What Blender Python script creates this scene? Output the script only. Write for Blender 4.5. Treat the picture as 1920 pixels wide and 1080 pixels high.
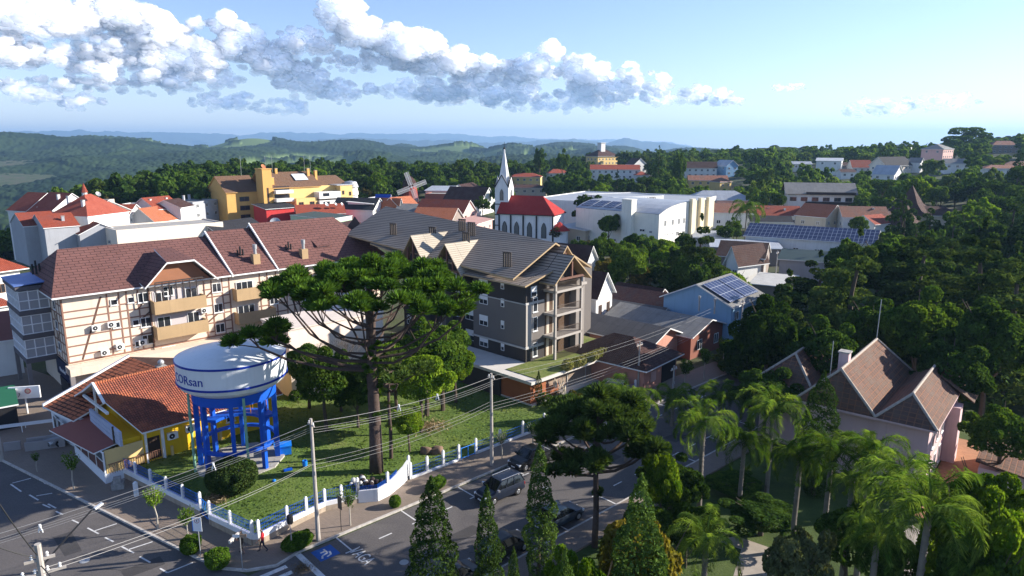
import bpy, math, random
import numpy as np
from mathutils import Vector, Matrix
for o in list(bpy.data.objects): bpy.data.objects.remove(o)
SC = bpy.context.scene
COL = SC.collection
R = math.radians
# ---------------- camera ----------------
FX = 1300.0; PIT = math.atan(270/FX); CH = 28.0
cd = bpy.data.cameras.new('camera'); cam = bpy.data.objects.new('camera', cd); COL.objects.link(cam)
cam.location = (0, 0, CH); cam.rotation_euler = (math.pi/2-PIT, 0, 0)
cd.sensor_width = 36; cd.lens = 36*FX/1920; cd.clip_start = .5; cd.clip_end = 60000
SC.camera = cam
# ---------------- sun and sky ----------------
SUN_EL = 22.5; SUN_AZ = 78.5      # azimuth clockwise from +Y
sd = bpy.data.lights.new('sun', 'SUN'); sd.energy = 5.0; sd.angle = R(.5); sd.color = (1, .93, .82)
sun = bpy.data.objects.new('sun', sd); COL.objects.link(sun)
SV = Vector((math.sin(R(SUN_AZ))*math.cos(R(SUN_EL)), math.cos(R(SUN_AZ))*math.cos(R(SUN_EL)), math.sin(R(SUN_EL))))
sun.rotation_euler = SV.to_track_quat('Z', 'Y').to_euler(); sun.location = (100, 20, 80)
SC.view_settings.view_transform = 'Standard'; SC.view_settings.look = 'None'
SC.view_settings.exposure = 1.18; SC.view_settings.gamma = 1
W = bpy.data.worlds.new('World'); SC.world = W; W.use_nodes = True
NT = W.node_tree; NT.nodes.clear()
def nd(nt, t, **k):
    n = nt.nodes.new(t)
    for a, b in k.items(): setattr(n, a, b)
    return n
def mth(nt, op, a, b=None, c=None, clamp=False):
    n = nt.nodes.new('ShaderNodeMath'); n.operation = op; n.use_clamp = clamp
    for i, v in enumerate((a, b, c)):
        if v is None: continue
        if isinstance(v, (int, float)): n.inputs[i].default_value = v
        else: nt.links.new(v, n.inputs[i])
    return n.outputs[0]
def px_dir(px, py):
    v = Vector(((px-960)/FX, math.cos(PIT)+(540-py)/FX*math.sin(PIT), -math.sin(PIT)+(540-py)/FX*math.cos(PIT)))
    v.normalize(); return math.degrees(math.atan2(v.x, v.y)), math.degrees(math.asin(v.z))
# where the cumulus stand (built as geometry further down)
BL = []   # (px,py,rx,ry,strength) measured off the photo
def cl(px, py, rx, ry, s=1.0):
    BL.append((px, py, rx, ry, s))
cl(50,30,130,42); cl(215,30,70,30); cl(285,55,60,34); cl(345,105,70,40); cl(215,95,60,26,.8); cl(110,105,80,22,.9); cl(0,100,60,30,.9); cl(230,140,90,28,.9); cl(380,150,70,26,.6)
cl(425,45,26,24); cl(455,85,40,38); cl(500,115,50,35); cl(570,150,55,32); cl(640,172,36,24,.9)
cl(575,82,60,30,.9); cl(640,25,38,50,1.1); cl(680,65,50,38); cl(760,90,80,42,1.1); cl(840,120,70,34); cl(690,118,120,18,.8)
cl(905,135,60,30,.9); cl(960,140,40,26,.9); cl(1000,128,55,30); cl(1035,95,22,26,.75); cl(1100,140,50,36); cl(1120,172,80,26,.9); cl(1075,115,18,16,.8)
cl(1180,140,20,26,.8); cl(1215,155,45,22,.95); cl(1290,178,90,20,1); cl(1350,188,45,10,.9); cl(900,175,130,30,.75); cl(1040,190,150,22,.7); cl(800,170,90,26,.5)
cl(150,190,34,14,.8); cl(40,175,60,20,.6); cl(160,160,160,14,.7); cl(430,190,70,18,.55); cl(530,200,60,16,.5)
cl(1480,162,30,7,.62); cl(1650,200,60,20,.6); cl(1770,188,55,14,.45); cl(695,165,12,12,.8); cl(370,40,18,10,.7)
def smooth(nt, x, a, b, lo=0., hi=1.):
    n = nd(nt, 'ShaderNodeMapRange', interpolation_type='SMOOTHSTEP'); nt.links.new(x, n.inputs[0])
    for i, v in enumerate((a, b, lo, hi)): n.inputs[i+1].default_value = v
    return n.outputs[0]
sky = nd(NT, 'ShaderNodeTexSky', sky_type='NISHITA'); sky.sun_disc = False; sky.sun_elevation = R(SUN_EL); sky.sun_rotation = R(SUN_AZ)
sky.altitude = 800; sky.air_density = 1.0; sky.dust_density = .25; sky.ozone_density = 3.5
wb_ = nd(NT, 'ShaderNodeVectorMath', operation='MULTIPLY'); NT.links.new(sky.outputs[0], wb_.inputs[0]); wb_.inputs[1].default_value = (1.12, .965, 1.0)
b1 = nd(NT, 'ShaderNodeBackground'); NT.links.new(wb_.outputs[0], b1.inputs[0]); b1.inputs[1].default_value = .097
wo = nd(NT, 'ShaderNodeOutputWorld'); NT.links.new(b1.outputs[0], wo.inputs[0])
# ---------------- helpers ----------------
def G(px, py, z=0.0):
    d = FX*math.sin(PIT)+(py-540)*math.cos(PIT); f = FX*math.cos(PIT)-(py-540)*math.sin(PIT)
    t = (CH-z)/d; return Vector(((px-960)*t, f*t, z))
def Q(px, py, Y):
    d = FX*math.sin(PIT)+(py-540)*math.cos(PIT); f = FX*math.cos(PIT)-(py-540)*math.sin(PIT)
    t = Y/f; return Vector(((px-960)*t, Y, CH-d*t))
HC = np.array([-400,0,100,200,400,700,960,1100,1250,1500,1700,1900,2400.])
HR = np.array([0,200,300,400,550,700,900,1300,2000,3000,4500,9000,60000.])
HZ = np.array([
 [0,-4,-25,-60,-90,-110,-120,-60,20,60,-50,-150,-150],
 [0,0,-15,-48,-80,-100,-110,-60,0,46,-50,-150,-150],
 [0,0,-3,-24,-70,-95,-100,-60,0,54,-50,-150,-150],
 [0,0,2.5,-1,-48,-75,-90,-60,-8,44,-40,-150,-150],
 [0,0,4,7,-14,-42,-60,-36,-14,18,-60,-150,-150],
 [0,0,3,5,0,-20,-42,-40,-20,-4,-60,-150,-150],
 [0,0,2,4,0,-15,-35,-34,-10,4,-60,-150,-150],
 [0,0,2,5,8,5,-20,-34,-6,26,-60,-150,-150],
 [0,0,2,5,9,9,-4,-30,-40,-20,-80,-150,-150],
 [0,0,3,7,11,12,6,-10,-50,-50,-90,-150,-150],
 [0,0,4,9,14,15,8,-10,-50,-50,-90,-150,-150],
 [0,0,6,13,21,22,14,0,-40,-50,-90,-150,-150],
 [0,1,8,18,27,30,24,0,-40,-50,-90,-150,-150.]])
def HH(x, y):
    x = np.asarray(x, float); y = np.asarray(y, float)
    r = np.hypot(x, y); pxe = 960+1328*x/np.maximum(y, 1e-3); pxe = np.where(y > 0, pxe, np.where(x > 0, 2400, -400)); pxe = np.clip(pxe, -400, 2400)
    def idx(a, t):
        i = np.clip(np.searchsorted(t, a, side='right')-1, 0, len(t)-2); f = (a-t[i])/(t[i+1]-t[i]); return i, np.clip(f, 0, 1)
    i, f = idx(pxe, HC); j, g = idx(r, HR)
    f = f*f*(3-2*f); g = g*g*(3-2*g)
    return (HZ[i, j]*(1-f)+HZ[i+1, j]*f)*(1-g)+(HZ[i, j+1]*(1-f)+HZ[i+1, j+1]*f)*g
def HT(x, y): return float(HH(x, y))
def GT(px, py):      # ground point seen at a pixel, on the terrain
    d = px_ray(px, py); t = 30.
    while t < 20000:
        p = d*t
        if CH+p.z < HT(p.x, p.y): break
        t *= 1.01
    lo, hi = t/1.01, t
    for _ in range(20):
        m = (lo+hi)/2; p = d*m
        if CH+p.z < HT(p.x, p.y): hi = m
        else: lo = m
    p = d*hi; return Vector((p.x, p.y, HT(p.x, p.y)))
def px_ray(px, py):
    return Vector(((px-960)/FX, math.cos(PIT)+(540-py)/FX*math.sin(PIT), -math.sin(PIT)+(540-py)/FX*math.cos(PIT)))
# street frame: s runs along the front street, n across it towards the park
SA = R(47.3); SU = Vector((math.sin(SA), math.cos(SA), 0)); SN = Vector((SU.y, -SU.x, 0)); SO = G(833, 922)
def ST(s, n, z=0.0): p = SO+SU*s+SN*n; p.z = z; return p
# ---------------- materials ----------------
MT = {}
def new_mat(name):
    m = bpy.data.materials.new(name); m.use_nodes = True; nt = m.node_tree; nt.nodes.clear()
    o = nd(nt, 'ShaderNodeOutputMaterial'); b = nd(nt, 'ShaderNodeBsdfPrincipled'); nt.links.new(b.outputs[0], o.inputs[0])
    return m, nt, b
def rgb(c): return (c[0], c[1], c[2], 1)
def paint(name, c, rough=.8, var=.12, scale=.6, metal=0, spec=.3, streak=.0, bump=0, coat=0):
    if name in MT: return MT[name]
    m, nt, b = new_mat(name); MT[name] = m
    tc = nd(nt, 'ShaderNodeTexCoord')
    n = nd(nt, 'ShaderNodeTexNoise'); n.inputs['Scale'].default_value = scale; n.inputs['Detail'].default_value = 7; n.inputs['Roughness'].default_value = .65
    nt.links.new(tc.outputs['Object'], n.inputs['Vector'])
    mr = nd(nt, 'ShaderNodeMapRange'); nt.links.new(n.outputs['Fac'], mr.inputs[0]); mr.inputs[1].default_value = .3; mr.inputs[2].default_value = .7; mr.inputs[3].default_value = 1-var; mr.inputs[4].default_value = 1+var*.6
    fac = mr.outputs[0]
    if streak:
        mp = nd(nt, 'ShaderNodeMapping'); mp.inputs['Scale'].default_value = (2.2, 2.2, .12); nt.links.new(tc.outputs['Object'], mp.inputs[0])
        n2 = nd(nt, 'ShaderNodeTexNoise'); n2.inputs['Scale'].default_value = 1.3; n2.inputs['Detail'].default_value = 5; nt.links.new(mp.outputs[0], n2.inputs['Vector'])
        fac = mth(nt, 'MULTIPLY', fac, smooth(nt, n2.outputs['Fac'], .5, .75, 1, 1-streak))
    vm = nd(nt, 'ShaderNodeVectorMath', operation='SCALE'); vm.inputs[0].default_value = c[:3]; nt.links.new(fac, vm.inputs['Scale'])
    nt.links.new(vm.outputs[0], b.inputs['Base Color'])
    b.inputs['Roughness'].default_value = rough; b.inputs['Metallic'].default_value = metal; b.inputs['Specular IOR Level'].default_value = spec
    if coat: b.inputs['Coat Weight'].default_value = coat; b.inputs['Coat Roughness'].default_value = .08
    if bump:
        bp = nd(nt, 'ShaderNodeBump'); bp.inputs['Distance'].default_value = bump; bp.inputs['Strength'].default_value = .6
        n3 = nd(nt, 'ShaderNodeTexNoise'); n3.inputs['Scale'].default_value = 6; n3.inputs['Detail'].default_value = 6; nt.links.new(tc.outputs['Object'], n3.inputs['Vector'])
        nt.links.new(n3.outputs['Fac'], bp.inputs['Height']); nt.links.new(bp.outputs[0], b.inputs['Normal'])
    return m
def tiles(name, c1, c2, mortar, bw=.3, rh=.35, ms=.02, off=0., bump=.03, dirt=None, rough=.85, dsc=.5, wave=0.):
    """roof tiles / shingles / planks laid along the UVs (metres)"""
    if name in MT: return MT[name]
    m, nt, b = new_mat(name); MT[name] = m
    uv = nd(nt, 'ShaderNodeUVMap'); tc = nd(nt, 'ShaderNodeTexCoord')
    br = nd(nt, 'ShaderNodeTexBrick'); nt.links.new(uv.outputs[0], br.inputs['Vector'])
    br.inputs['Scale'].default_value = 1; br.inputs['Brick Width'].default_value = bw; br.inputs['Row Height'].default_value = rh; br.inputs['Mortar Size'].default_value = ms; br.offset = off
    br.inputs['Color1'].default_value = rgb(c1); br.inputs['Color2'].default_value = rgb(c2); br.inputs['Mortar'].default_value = rgb(mortar); br.inputs['Mortar Smooth'].default_value = .3; br.inputs['Bias'].default_value = 0
    col = br.outputs['Color']
    n = nd(nt, 'ShaderNodeTexNoise'); n.inputs['Scale'].default_value = dsc; n.inputs['Detail'].default_value = 8; n.inputs['Roughness'].default_value = .7; nt.links.new(tc.outputs['Object'], n.inputs['Vector'])
    if dirt is not None:
        mx = nd(nt, 'ShaderNodeMix', data_type='RGBA'); nt.links.new(smooth(nt, n.outputs['Fac'], .42, .68, 0, .85), mx.inputs[0]); nt.links.new(col, mx.inputs[6]); mx.inputs[7].default_value = rgb(dirt); col = mx.outputs[2]
    mr = nd(nt, 'ShaderNodeMapRange'); nt.links.new(n.outputs['Fac'], mr.inputs[0]); mr.inputs[1].default_value = .3; mr.inputs[2].default_value = .7; mr.inputs[3].default_value = .85; mr.inputs[4].default_value = 1.12
    vm = nd(nt, 'ShaderNodeVectorMath', operation='SCALE'); nt.links.new(col, vm.inputs[0]); nt.links.new(mr.outputs[0], vm.inputs['Scale'])
    nt.links.new(vm.outputs[0], b.inputs['Base Color']); b.inputs['Roughness'].default_value = rough; b.inputs['Specular IOR Level'].default_value = .2
    h = mth(nt, 'SUBTRACT', 1., br.outputs['Fac'])
    if wave:
        sx = nd(nt, 'ShaderNodeSeparateXYZ'); nt.links.new(uv.outputs[0], sx.inputs[0])
        h = mth(nt, 'ADD', h, mth(nt, 'MULTIPLY', mth(nt, 'SINE', mth(nt, 'MULTIPLY', sx.outputs[0], 6.2832/wave)), .8))
    bp = nd(nt, 'ShaderNodeBump'); bp.inputs['Distance'].default_value = bump; bp.inputs['Strength'].default_value = 1; nt.links.new(h, bp.inputs['Height']); nt.links.new(bp.outputs[0], b.inputs['Normal'])
    return m
def glass(name, c=(.03, .04, .05), rough=.08):
    if name in MT: return MT[name]
    m, nt, b = new_mat(name); MT[name] = m
    b.inputs['Base Color'].default_value = rgb(c); b.inputs['Roughness'].default_value = rough; b.inputs['Specular IOR Level'].default_value = .8
    return m
def leaf(name, c1, c2, trans=.35, scale=.7, rv=.25):
    if name in MT: return MT[name]
    m = bpy.data.materials.new(name); m.use_nodes = True; nt = m.node_tree; nt.nodes.clear(); MT[name] = m
    tc = nd(nt, 'ShaderNodeTexCoord'); n = nd(nt, 'ShaderNodeTexNoise'); n.inputs['Scale'].default_value = scale; n.inputs['Detail'].default_value = 5; nt.links.new(tc.outputs['Object'], n.inputs['Vector'])
    n2 = nd(nt, 'ShaderNodeTexWhiteNoise', noise_dimensions='3D'); g = nd(nt, 'ShaderNodeNewGeometry')
    oi = nd(nt, 'ShaderNodeObjectInfo')
    mx = nd(nt, 'ShaderNodeMix', data_type='RGBA')
    f = mth(nt, 'ADD', smooth(nt, n.outputs['Fac'], .35, .68), mth(nt, 'MULTIPLY_ADD', oi.outputs['Random'], .5, -.25), clamp=True)
    nt.links.new(f, mx.inputs[0]); mx.inputs[6].default_value = rgb(c1); mx.inputs[7].default_value = rgb(c2)
    vm = nd(nt, 'ShaderNodeVectorMath', operation='SCALE'); nt.links.new(mx.outputs[2], vm.inputs[0])
    nt.links.new(mth(nt, 'MULTIPLY', mth(nt, 'MULTIPLY_ADD', oi.outputs['Random'], rv*2, 1-rv), mth(nt, 'MULTIPLY_ADD', g.outputs['Random Per Island'], .7, .65)), vm.inputs['Scale'])
    d = nd(nt, 'ShaderNodeBsdfDiffuse'); t = nd(nt, 'ShaderNodeBsdfTranslucent'); s = nd(nt, 'ShaderNodeMixShader'); s.inputs[0].default_value = trans
    nt.links.new(vm.outputs[0], d.inputs[0])
    tv = nd(nt, 'ShaderNodeVectorMath', operation='MULTIPLY'); nt.links.new(vm.outputs[0], tv.inputs[0]); tv.inputs[1].default_value = (1.5, 1.45, .6); nt.links.new(tv.outputs[0], t.inputs[0])
    nt.links.new(d.outputs[0], s.inputs[1]); nt.links.new(t.outputs[0], s.inputs[2])
    o = nd(nt, 'ShaderNodeOutputMaterial'); nt.links.new(s.outputs[0], o.inputs[0]); return m
def blend(name, cols, scale=.3, rough=.9, bump=.0, detail=8, coord='Object', fine=None):
    """ground-like material: noise ramp through several colours + fine grain"""
    if name in MT: return MT[name]
    m, nt, b = new_mat(name); MT[name] = m
    tc = nd(nt, 'ShaderNodeTexCoord'); n = nd(nt, 'ShaderNodeTexNoise'); n.inputs['Scale'].default_value = scale; n.inputs['Detail'].default_value = detail; n.inputs['Roughness'].default_value = .62
    nt.links.new(tc.outputs[coord], n.inputs['Vector'])
    cr = nd(nt, 'ShaderNodeValToRGB'); nt.links.new(n.outputs['Fac'], cr.inputs[0])
    e = cr.color_ramp.elements
    for i, c in enumerate(cols):
        p = .3+.4*i/max(1, len(cols)-1)
        if i < 2: e[i].position = p; e[i].color = rgb(c)
        else: x = e.new(p); x.color = rgb(c)
    col = cr.outputs[0]
    n3 = nd(nt, 'ShaderNodeTexNoise'); n3.inputs['Scale'].default_value = fine or scale*25; n3.inputs['Detail'].default_value = 4; nt.links.new(tc.outputs[coord], n3.inputs['Vector'])
    vm = nd(nt, 'ShaderNodeVectorMath', operation='SCALE'); nt.links.new(col, vm.inputs[0]); nt.links.new(mth(nt, 'MULTIPLY_ADD', n3.outputs['Fac'], .9, .55), vm.inputs['Scale'])
    nt.links.new(vm.outputs[0], b.inputs['Base Color']); b.inputs['Roughness'].default_value = rough; b.inputs['Specular IOR Level'].default_value = .2
    if bump:
        bp = nd(nt, 'ShaderNodeBump'); bp.inputs['Distance'].default_value = bump; nt.links.new(n3.outputs['Fac'], bp.inputs['Height']); nt.links.new(bp.outputs[0], b.inputs['Normal'])
    return m
# ---------------- mesh builder ----------------
class MB:
    def __init__(s): s.v = []; s.f = []; s.m = []
    def poly(s, pts, mi=0):
        k = len(s.v); s.v += [tuple(p) for p in pts]; s.f.append(tuple(range(k, k+len(pts)))); s.m.append(mi); return s
    def box(s, x0, y0, z0, x1, y1, z1, mi=0):
        k = len(s.v); s.v += [(x0,y0,z0),(x1,y0,z0),(x1,y1,z0),(x0,y1,z0),(x0,y0,z1),(x1,y0,z1),(x1,y1,z1),(x0,y1,z1)]
        for q in ((0,3,2,1),(4,5,6,7),(0,1,5,4),(1,2,6,5),(2,3,7,6),(3,0,4,7)): s.f.append(tuple(k+i for i in q)); s.m.append(mi)
        return s
    def prism(s, pts, z0, z1, mi=0):      # pts ccw 2D
        k = len(s.v); n = len(pts); s.v += [(p[0], p[1], z0) for p in pts]+[(p[0], p[1], z1) for p in pts]
        s.f.append(tuple(k+i for i in reversed(range(n)))); s.f.append(tuple(k+n+i for i in range(n))); s.m += [mi, mi]
        for i in range(n): j = (i+1) % n; s.f.append((k+i, k+j, k+n+j, k+n+i)); s.m.append(mi)
        return s
    def slab(s, pts, t, mi=0, mi2=None):       # polygon extruded straight down by t
        k = len(s.v); n = len(pts); s.v += [tuple(p) for p in pts]+[(p[0], p[1], p[2]-t) for p in pts]
        s.f.append(tuple(k+i for i in range(n))); s.f.append(tuple(k+n+i for i in reversed(range(n)))); e = mi if mi2 is None else mi2; s.m += [mi, e]
        for i in range(n): j = (i+1) % n; s.f.append((k+j, k+i, k+n+i, k+n+j)); s.m.append(e)
        return s
    def tube(s, a, b, r0, r1=None, n=8, mi=0, caps=True):
        a = Vector(a); b = Vector(b); r1 = r0 if r1 is None else r1; d = (b-a)
        if d.length < 1e-6: return s
        d.normalize(); u = d.orthogonal().normalized(); w = d.cross(u); k = len(s.v)
        for c, r in ((a, r0), (b, r1)):
            for i in range(n): t = 2*math.pi*i/n; s.v.append(tuple(c+u*math.cos(t)*r+w*math.sin(t)*r))
        for i in range(n): j = (i+1) % n; s.f.append((k+i, k+j, k+n+j, k+n+i)); s.m.append(mi)
        if caps: s.f.append(tuple(k+i for i in reversed(range(n)))); s.f.append(tuple(k+n+i for i in range(n))); s.m += [mi, mi]
        return s
    def path(s, pts, r, n=6, mi=0):
        rs = r if isinstance(r, (list, tuple)) else [r]*len(pts)
        for i in range(len(pts)-1): s.tube(pts[i], pts[i+1], rs[i], rs[i+1], n, mi, caps=(i in (0, len(pts)-2)))
        return s
    def lathe(s, prof, n=24, c=(0, 0), mi=0):    # prof [(r,z)...]
        k = len(s.v)
        for r, z in prof:
            for i in range(n): t = 2*math.pi*i/n; s.v.append((c[0]+r*math.cos(t), c[1]+r*math.sin(t), z))
        for a in range(len(prof)-1):
            for i in range(n): j = (i+1) % n; s.f.append((k+a*n+i, k+a*n+j, k+(a+1)*n+j, k+(a+1)*n+i)); s.m.append(mi)
        s.f.append(tuple(k+i for i in reversed(range(n)))); s.f.append(tuple(k+(len(prof)-1)*n+i for i in range(n))); s.m += [mi, mi]
        return s
    def ball(s, c, r, n=10, mi=0, sz=1.):
        return s.lathe([(r*math.sin(math.pi*(i+.02)/(n+.04))+1e-3, c[2]-r*sz*math.cos(math.pi*i/n)) for i in range(n+1)], 12, c, mi)
    def xf(s, M, k=0):
        for i in range(k, len(s.v)): s.v[i] = tuple(M @ Vector(s.v[i]))
        return s
    def mesh(s, name, mats, smooth=False):
        me = bpy.data.meshes.new(name); me.from_pydata(s.v, [], s.f); mats = mats if isinstance(mats, (list, tuple)) else [mats]
        for m in mats: me.materials.append(m)
        me.polygons.foreach_set('material_index', s.m)
        if smooth: me.polygons.foreach_set('use_smooth', [True]*len(s.f))
        uv = me.uv_layers.new(name='UVMap').data; me.update()
        vs = me.vertices
        for p in me.polygons:
            nn = p.normal
            if abs(nn.z) > .999: u = Vector((1, 0, 0)); w = Vector((0, 1, 0))
            else: u = Vector((-nn.y, nn.x, 0)).normalized(); w = nn.cross(u)
            for li in p.loop_indices:
                c = vs[me.loops[li].vertex_index].co; uv[li].uv = (c.dot(u), c.dot(w))
        return me
    def build(s, name, mats, parent=None, loc=None, rz=None, smooth=False):
        o = bpy.data.objects.new(name, s.mesh(name, mats, smooth)); COL.objects.link(o)
        if parent: o.parent = parent
        if loc is not None: o.location = loc
        if rz is not None: o.rotation_euler = (0, 0, rz)
        return o
def tag(o, label=None, cat=None, group=None, kind=None):
    if label: o['label'] = label
    if cat: o['category'] = cat
    if group: o['group'] = group
    if kind: o['kind'] = kind
    return o
def empty(name, loc, rz=0, label=None, cat=None, group=None):
    o = bpy.data.objects.new(name, None); COL.objects.link(o); o.location = loc; o.rotation_euler = (0, 0, rz); o.empty_display_size = .3
    return tag(o, label, cat, group)
def copy_tree(o, parent=None):
    c = o.copy(); COL.objects.link(c); c.parent = parent
    for ch in o.children: copy_tree(ch, c)
    return c
def npmesh(name, v, f, mats, mi=None, smooth=False):
    """numpy verts (n,3), quads/tris (m,k)"""
    me = bpy.data.meshes.new(name); v = np.ascontiguousarray(v, np.float32); f = np.ascontiguousarray(f, np.int32); k = f.shape[1]
    me.vertices.add(len(v)); me.vertices.foreach_set('co', v.ravel()); me.loops.add(f.size); me.loops.foreach_set('vertex_index', f.ravel())
    me.polygons.add(len(f)); me.polygons.foreach_set('loop_start', np.arange(0, f.size, k, dtype=np.int32))
    for m in (mats if isinstance(mats, (list, tuple)) else [mats]): me.materials.append(m)
    if mi is not None: me.polygons.foreach_set('material_index', np.ascontiguousarray(mi, np.int32))
    if smooth: me.polygons.foreach_set('use_smooth', np.ones(len(f), bool))
    me.update(calc_edges=True); return me
def link(name, me, parent=None, loc=None, rz=None, sc=None):
    o = bpy.data.objects.new(name, me); COL.objects.link(o)
    if parent: o.parent = parent
    if loc is not None: o.location = loc
    if rz is not None: o.rotation_euler = (0, 0, rz)
    if sc is not None: o.scale = sc if isinstance(sc, (tuple, list, Vector)) else (sc, sc, sc)
    return o
# ================= terrain =================
def hash2(i, j, k=0):
    h = np.sin(i*127.1+j*311.7+k*74.7)*43758.5453; return h-np.floor(h)
def vnoise(x, y, k=0):
    i = np.floor(x); j = np.floor(y); u = x-i; v = y-j; u = u*u*(3-2*u); v = v*v*(3-2*v)
    return (hash2(i, j, k)*(1-u)+hash2(i+1, j, k)*u)*(1-v)+(hash2(i, j+1, k)*(1-u)+hash2(i+1, j+1, k)*u)*v
def domes(x, y, cell, k=0):     # crown-like bumps
    gx = x/cell; gy = y/cell; i0 = np.floor(gx); j0 = np.floor(gy); best = np.full(x.shape, -9.)
    for di in (-1, 0, 1):
        for dj in (-1, 0, 1):
            i = i0+di; j = j0+dj; px = i+.15+.7*hash2(i, j, k); py = j+.15+.7*hash2(i, j, k+3); hh = hash2(i, j, k+7)
            d2 = (gx-px)**2+(gy-py)**2; best = np.maximum(best, (.55+.45*hh)*np.sqrt(np.maximum(0, 1-d2/.62)))
    return best
def grid_mesh(name, X, Y, Z, mat, smooth=True):
    n, m = X.shape; v = np.stack([X, Y, Z], -1).reshape(-1, 3)
    i = np.arange(n-1)[:, None]*m+np.arange(m-1)[None, :]; f = np.stack([i, i+1, i+m+1, i+m], -1).reshape(-1, 4)
    return npmesh(name, v, f, mat, smooth=smooth)
M_ground = blend('yard_ground', [(.030,.045,.016), (.055,.075,.025), (.075,.075,.045), (.10,.085,.065)], .05, bump=.03, fine=3)
a = np.linspace(-math.pi, math.pi, 361); r = np.concatenate([[.5], np.linspace(10, 1000, 120), np.geomspace(1040, 26000, 60)])
Rr, Aa = np.meshgrid(r, a, indexing='ij'); X = Rr*np.sin(Aa); Y = Rr*np.cos(Aa)
Z = HH(X, Y); Z = Z-np.where(Rr > 700, np.minimum((Rr-700)/30, 10), 0)
tag(link('ground', grid_mesh('ground', X, Y, Z, M_ground)), kind='structure')
# wooded hills from 620 m to 6 km
def hill_mat():
    m, nt, b = new_mat('forest_hills')
    tc = nd(nt, 'ShaderNodeTexCoord'); n = nd(nt, 'ShaderNodeTexNoise'); n.inputs['Scale'].default_value = .0035; n.inputs['Detail'].default_value = 9; n.inputs['Roughness'].default_value = .7; nt.links.new(tc.outputs['Object'], n.inputs['Vector'])
    cr = nd(nt, 'ShaderNodeValToRGB'); nt.links.new(n.outputs['Fac'], cr.inputs[0]); e = cr.color_ramp.elements
    e[0].position = .38; e[0].color = (.010, .022, .010, 1); e[1].position = .64; e[1].color = (.038, .062, .020, 1)
    at = nd(nt, 'ShaderNodeAttribute'); at.attribute_name = 'field'
    mx = nd(nt, 'ShaderNodeMix', data_type='RGBA'); nt.links.new(at.outputs['Fac'], mx.inputs[0]); nt.links.new(cr.outputs[0], mx.inputs[6]); mx.inputs[7].default_value = (.12, .17, .06, 1)
    nt.links.new(mx.outputs[2], b.inputs['Base Color']); b.inputs['Roughness'].default_value = .9; b.inputs['Specular IOR Level'].default_value = .05
    return m
M_hill = hill_mat()
aa = np.radians(np.linspace(-44, 44, 1150)); r = np.concatenate([np.geomspace(620, 1500, 230), np.geomspace(1504, 6000, 330)])
Rr, Aa = np.meshgrid(r, aa, indexing='ij'); X = Rr*np.sin(Aa); Y = Rr*np.cos(Aa)
Z = HH(X, Y)
rough = -6+62*(vnoise(X/460, Y/520, 1)-.5)+50*(vnoise(X/190, Y/260, 2)-.5)
Z = Z+rough*np.clip((Rr-800)/700, 0, 1)*np.clip(1.15-np.clip(X/Y, 0, .5)*1.6, .25, 1)
field = (vnoise(X/260+9, Y/420+3, 5) > .62) & (Rr > 1300) & (vnoise(X/60, Y/60, 6) > .28)
stand = np.where(vnoise(X/130, Y/130, 8) > .5, 1.5, 1.0)
cell = domes(X, Y, 11, 0)
big = domes(X+4, Y+7, 17, 4)
can = (4+8*np.maximum(cell, big*.9))*stand+vnoise(X/5, Y/5, 9)*2
Z = Z+np.where(field, 0.3, can)*np.clip((Rr-600)/60, .2, 1)-13*np.clip((800-Rr)/60, 0, 1)
me = grid_mesh('hills', X, Y, Z, M_hill, smooth=False)
at = me.attributes.new('field', 'FLOAT', 'POINT'); at.data.foreach_set('value', field.astype(np.float32).ravel())
tag(link('hills', me), kind='structure')
# far mountains, three ridges behind one another
M_mtn = blend('mountain_forest', [(.010,.018,.010), (.018,.026,.013), (.03,.038,.018)], .0006, fine=.01)
def ridge(name, rad, prof, base, rough, seed):
    px = np.linspace(-700, 2600, 900); pys = np.interp(px, [p[0] for p in prof], [p[1] for p in prof])
    az = np.arctan((px-960)/1328.); top = CH+rad*(269.5-pys)/1328.*np.cos(az)
    top = top+rough*(vnoise(px/14, px*0+seed, 3)-.5)+rough*.6*(vnoise(px/4.5, px*0+seed, 4)-.5)
    rows = []
    for k, f in enumerate(np.linspace(0, 1, 26)):
        rr = rad-rad*.16*(1-f)+(260*rad/10000)*(vnoise(px/26+f*2.2, px*0+f*5, seed)-.5)*(1-f)*3
        z = base+(top-base)*(f**.75)*(1-(1-f)*.35*vnoise(px/11, px*0+f*3.1, seed+5))
        rows.append((rr*np.sin(az), rr*np.cos(az), z))
    for f in (.35, 1.0): rows.append(((rad*(1+.2*f))*np.sin(az), (rad*(1+.2*f))*np.cos(az), base+(top-base)*(1-f)-20*f))
    X = np.array([q[0] for q in rows]); Y = np.array([q[1] for q in rows]); Z = np.array([q[2] for q in rows])
    tag(link(name, grid_mesh(name, X, Y, Z, M_mtn)), kind='structure')
ridge('mountain_range', 15000, [(-700,246),(0,247),(135,246),(150,243),(165,246),(195,247),(200,244),(215,247),(340,248),(450,253),(475,252),(500,248),(610,249),(640,252),(665,250),(860,251),(915,257),(950,254),(980,258),(1030,260),(1100,261),(1170,261),(1250,266),(1300,274),(1360,284),(1560,284),(1598,281),(1622,276),(1650,282),(1800,284),(2600,284)], -150, 26, 11)
ridge('mountain_range', 9500, [(-700,275),(300,275),(520,268),(600,261),(680,258),(760,264),(840,262),(900,268),(960,266),(1060,260),(1075,259),(1100,264),(1140,268),(1170,259),(1200,264),(1240,266),(1290,273),(1340,290),(2600,292)], -150, 20, 23)
ridge('mountain_range', 6800, [(-700,300),(900,290),(1020,288),(1100,283),(1160,276),(1185,277),(1215,285),(1270,288),(1330,297),(2600,300)], -150, 16, 37)
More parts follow.
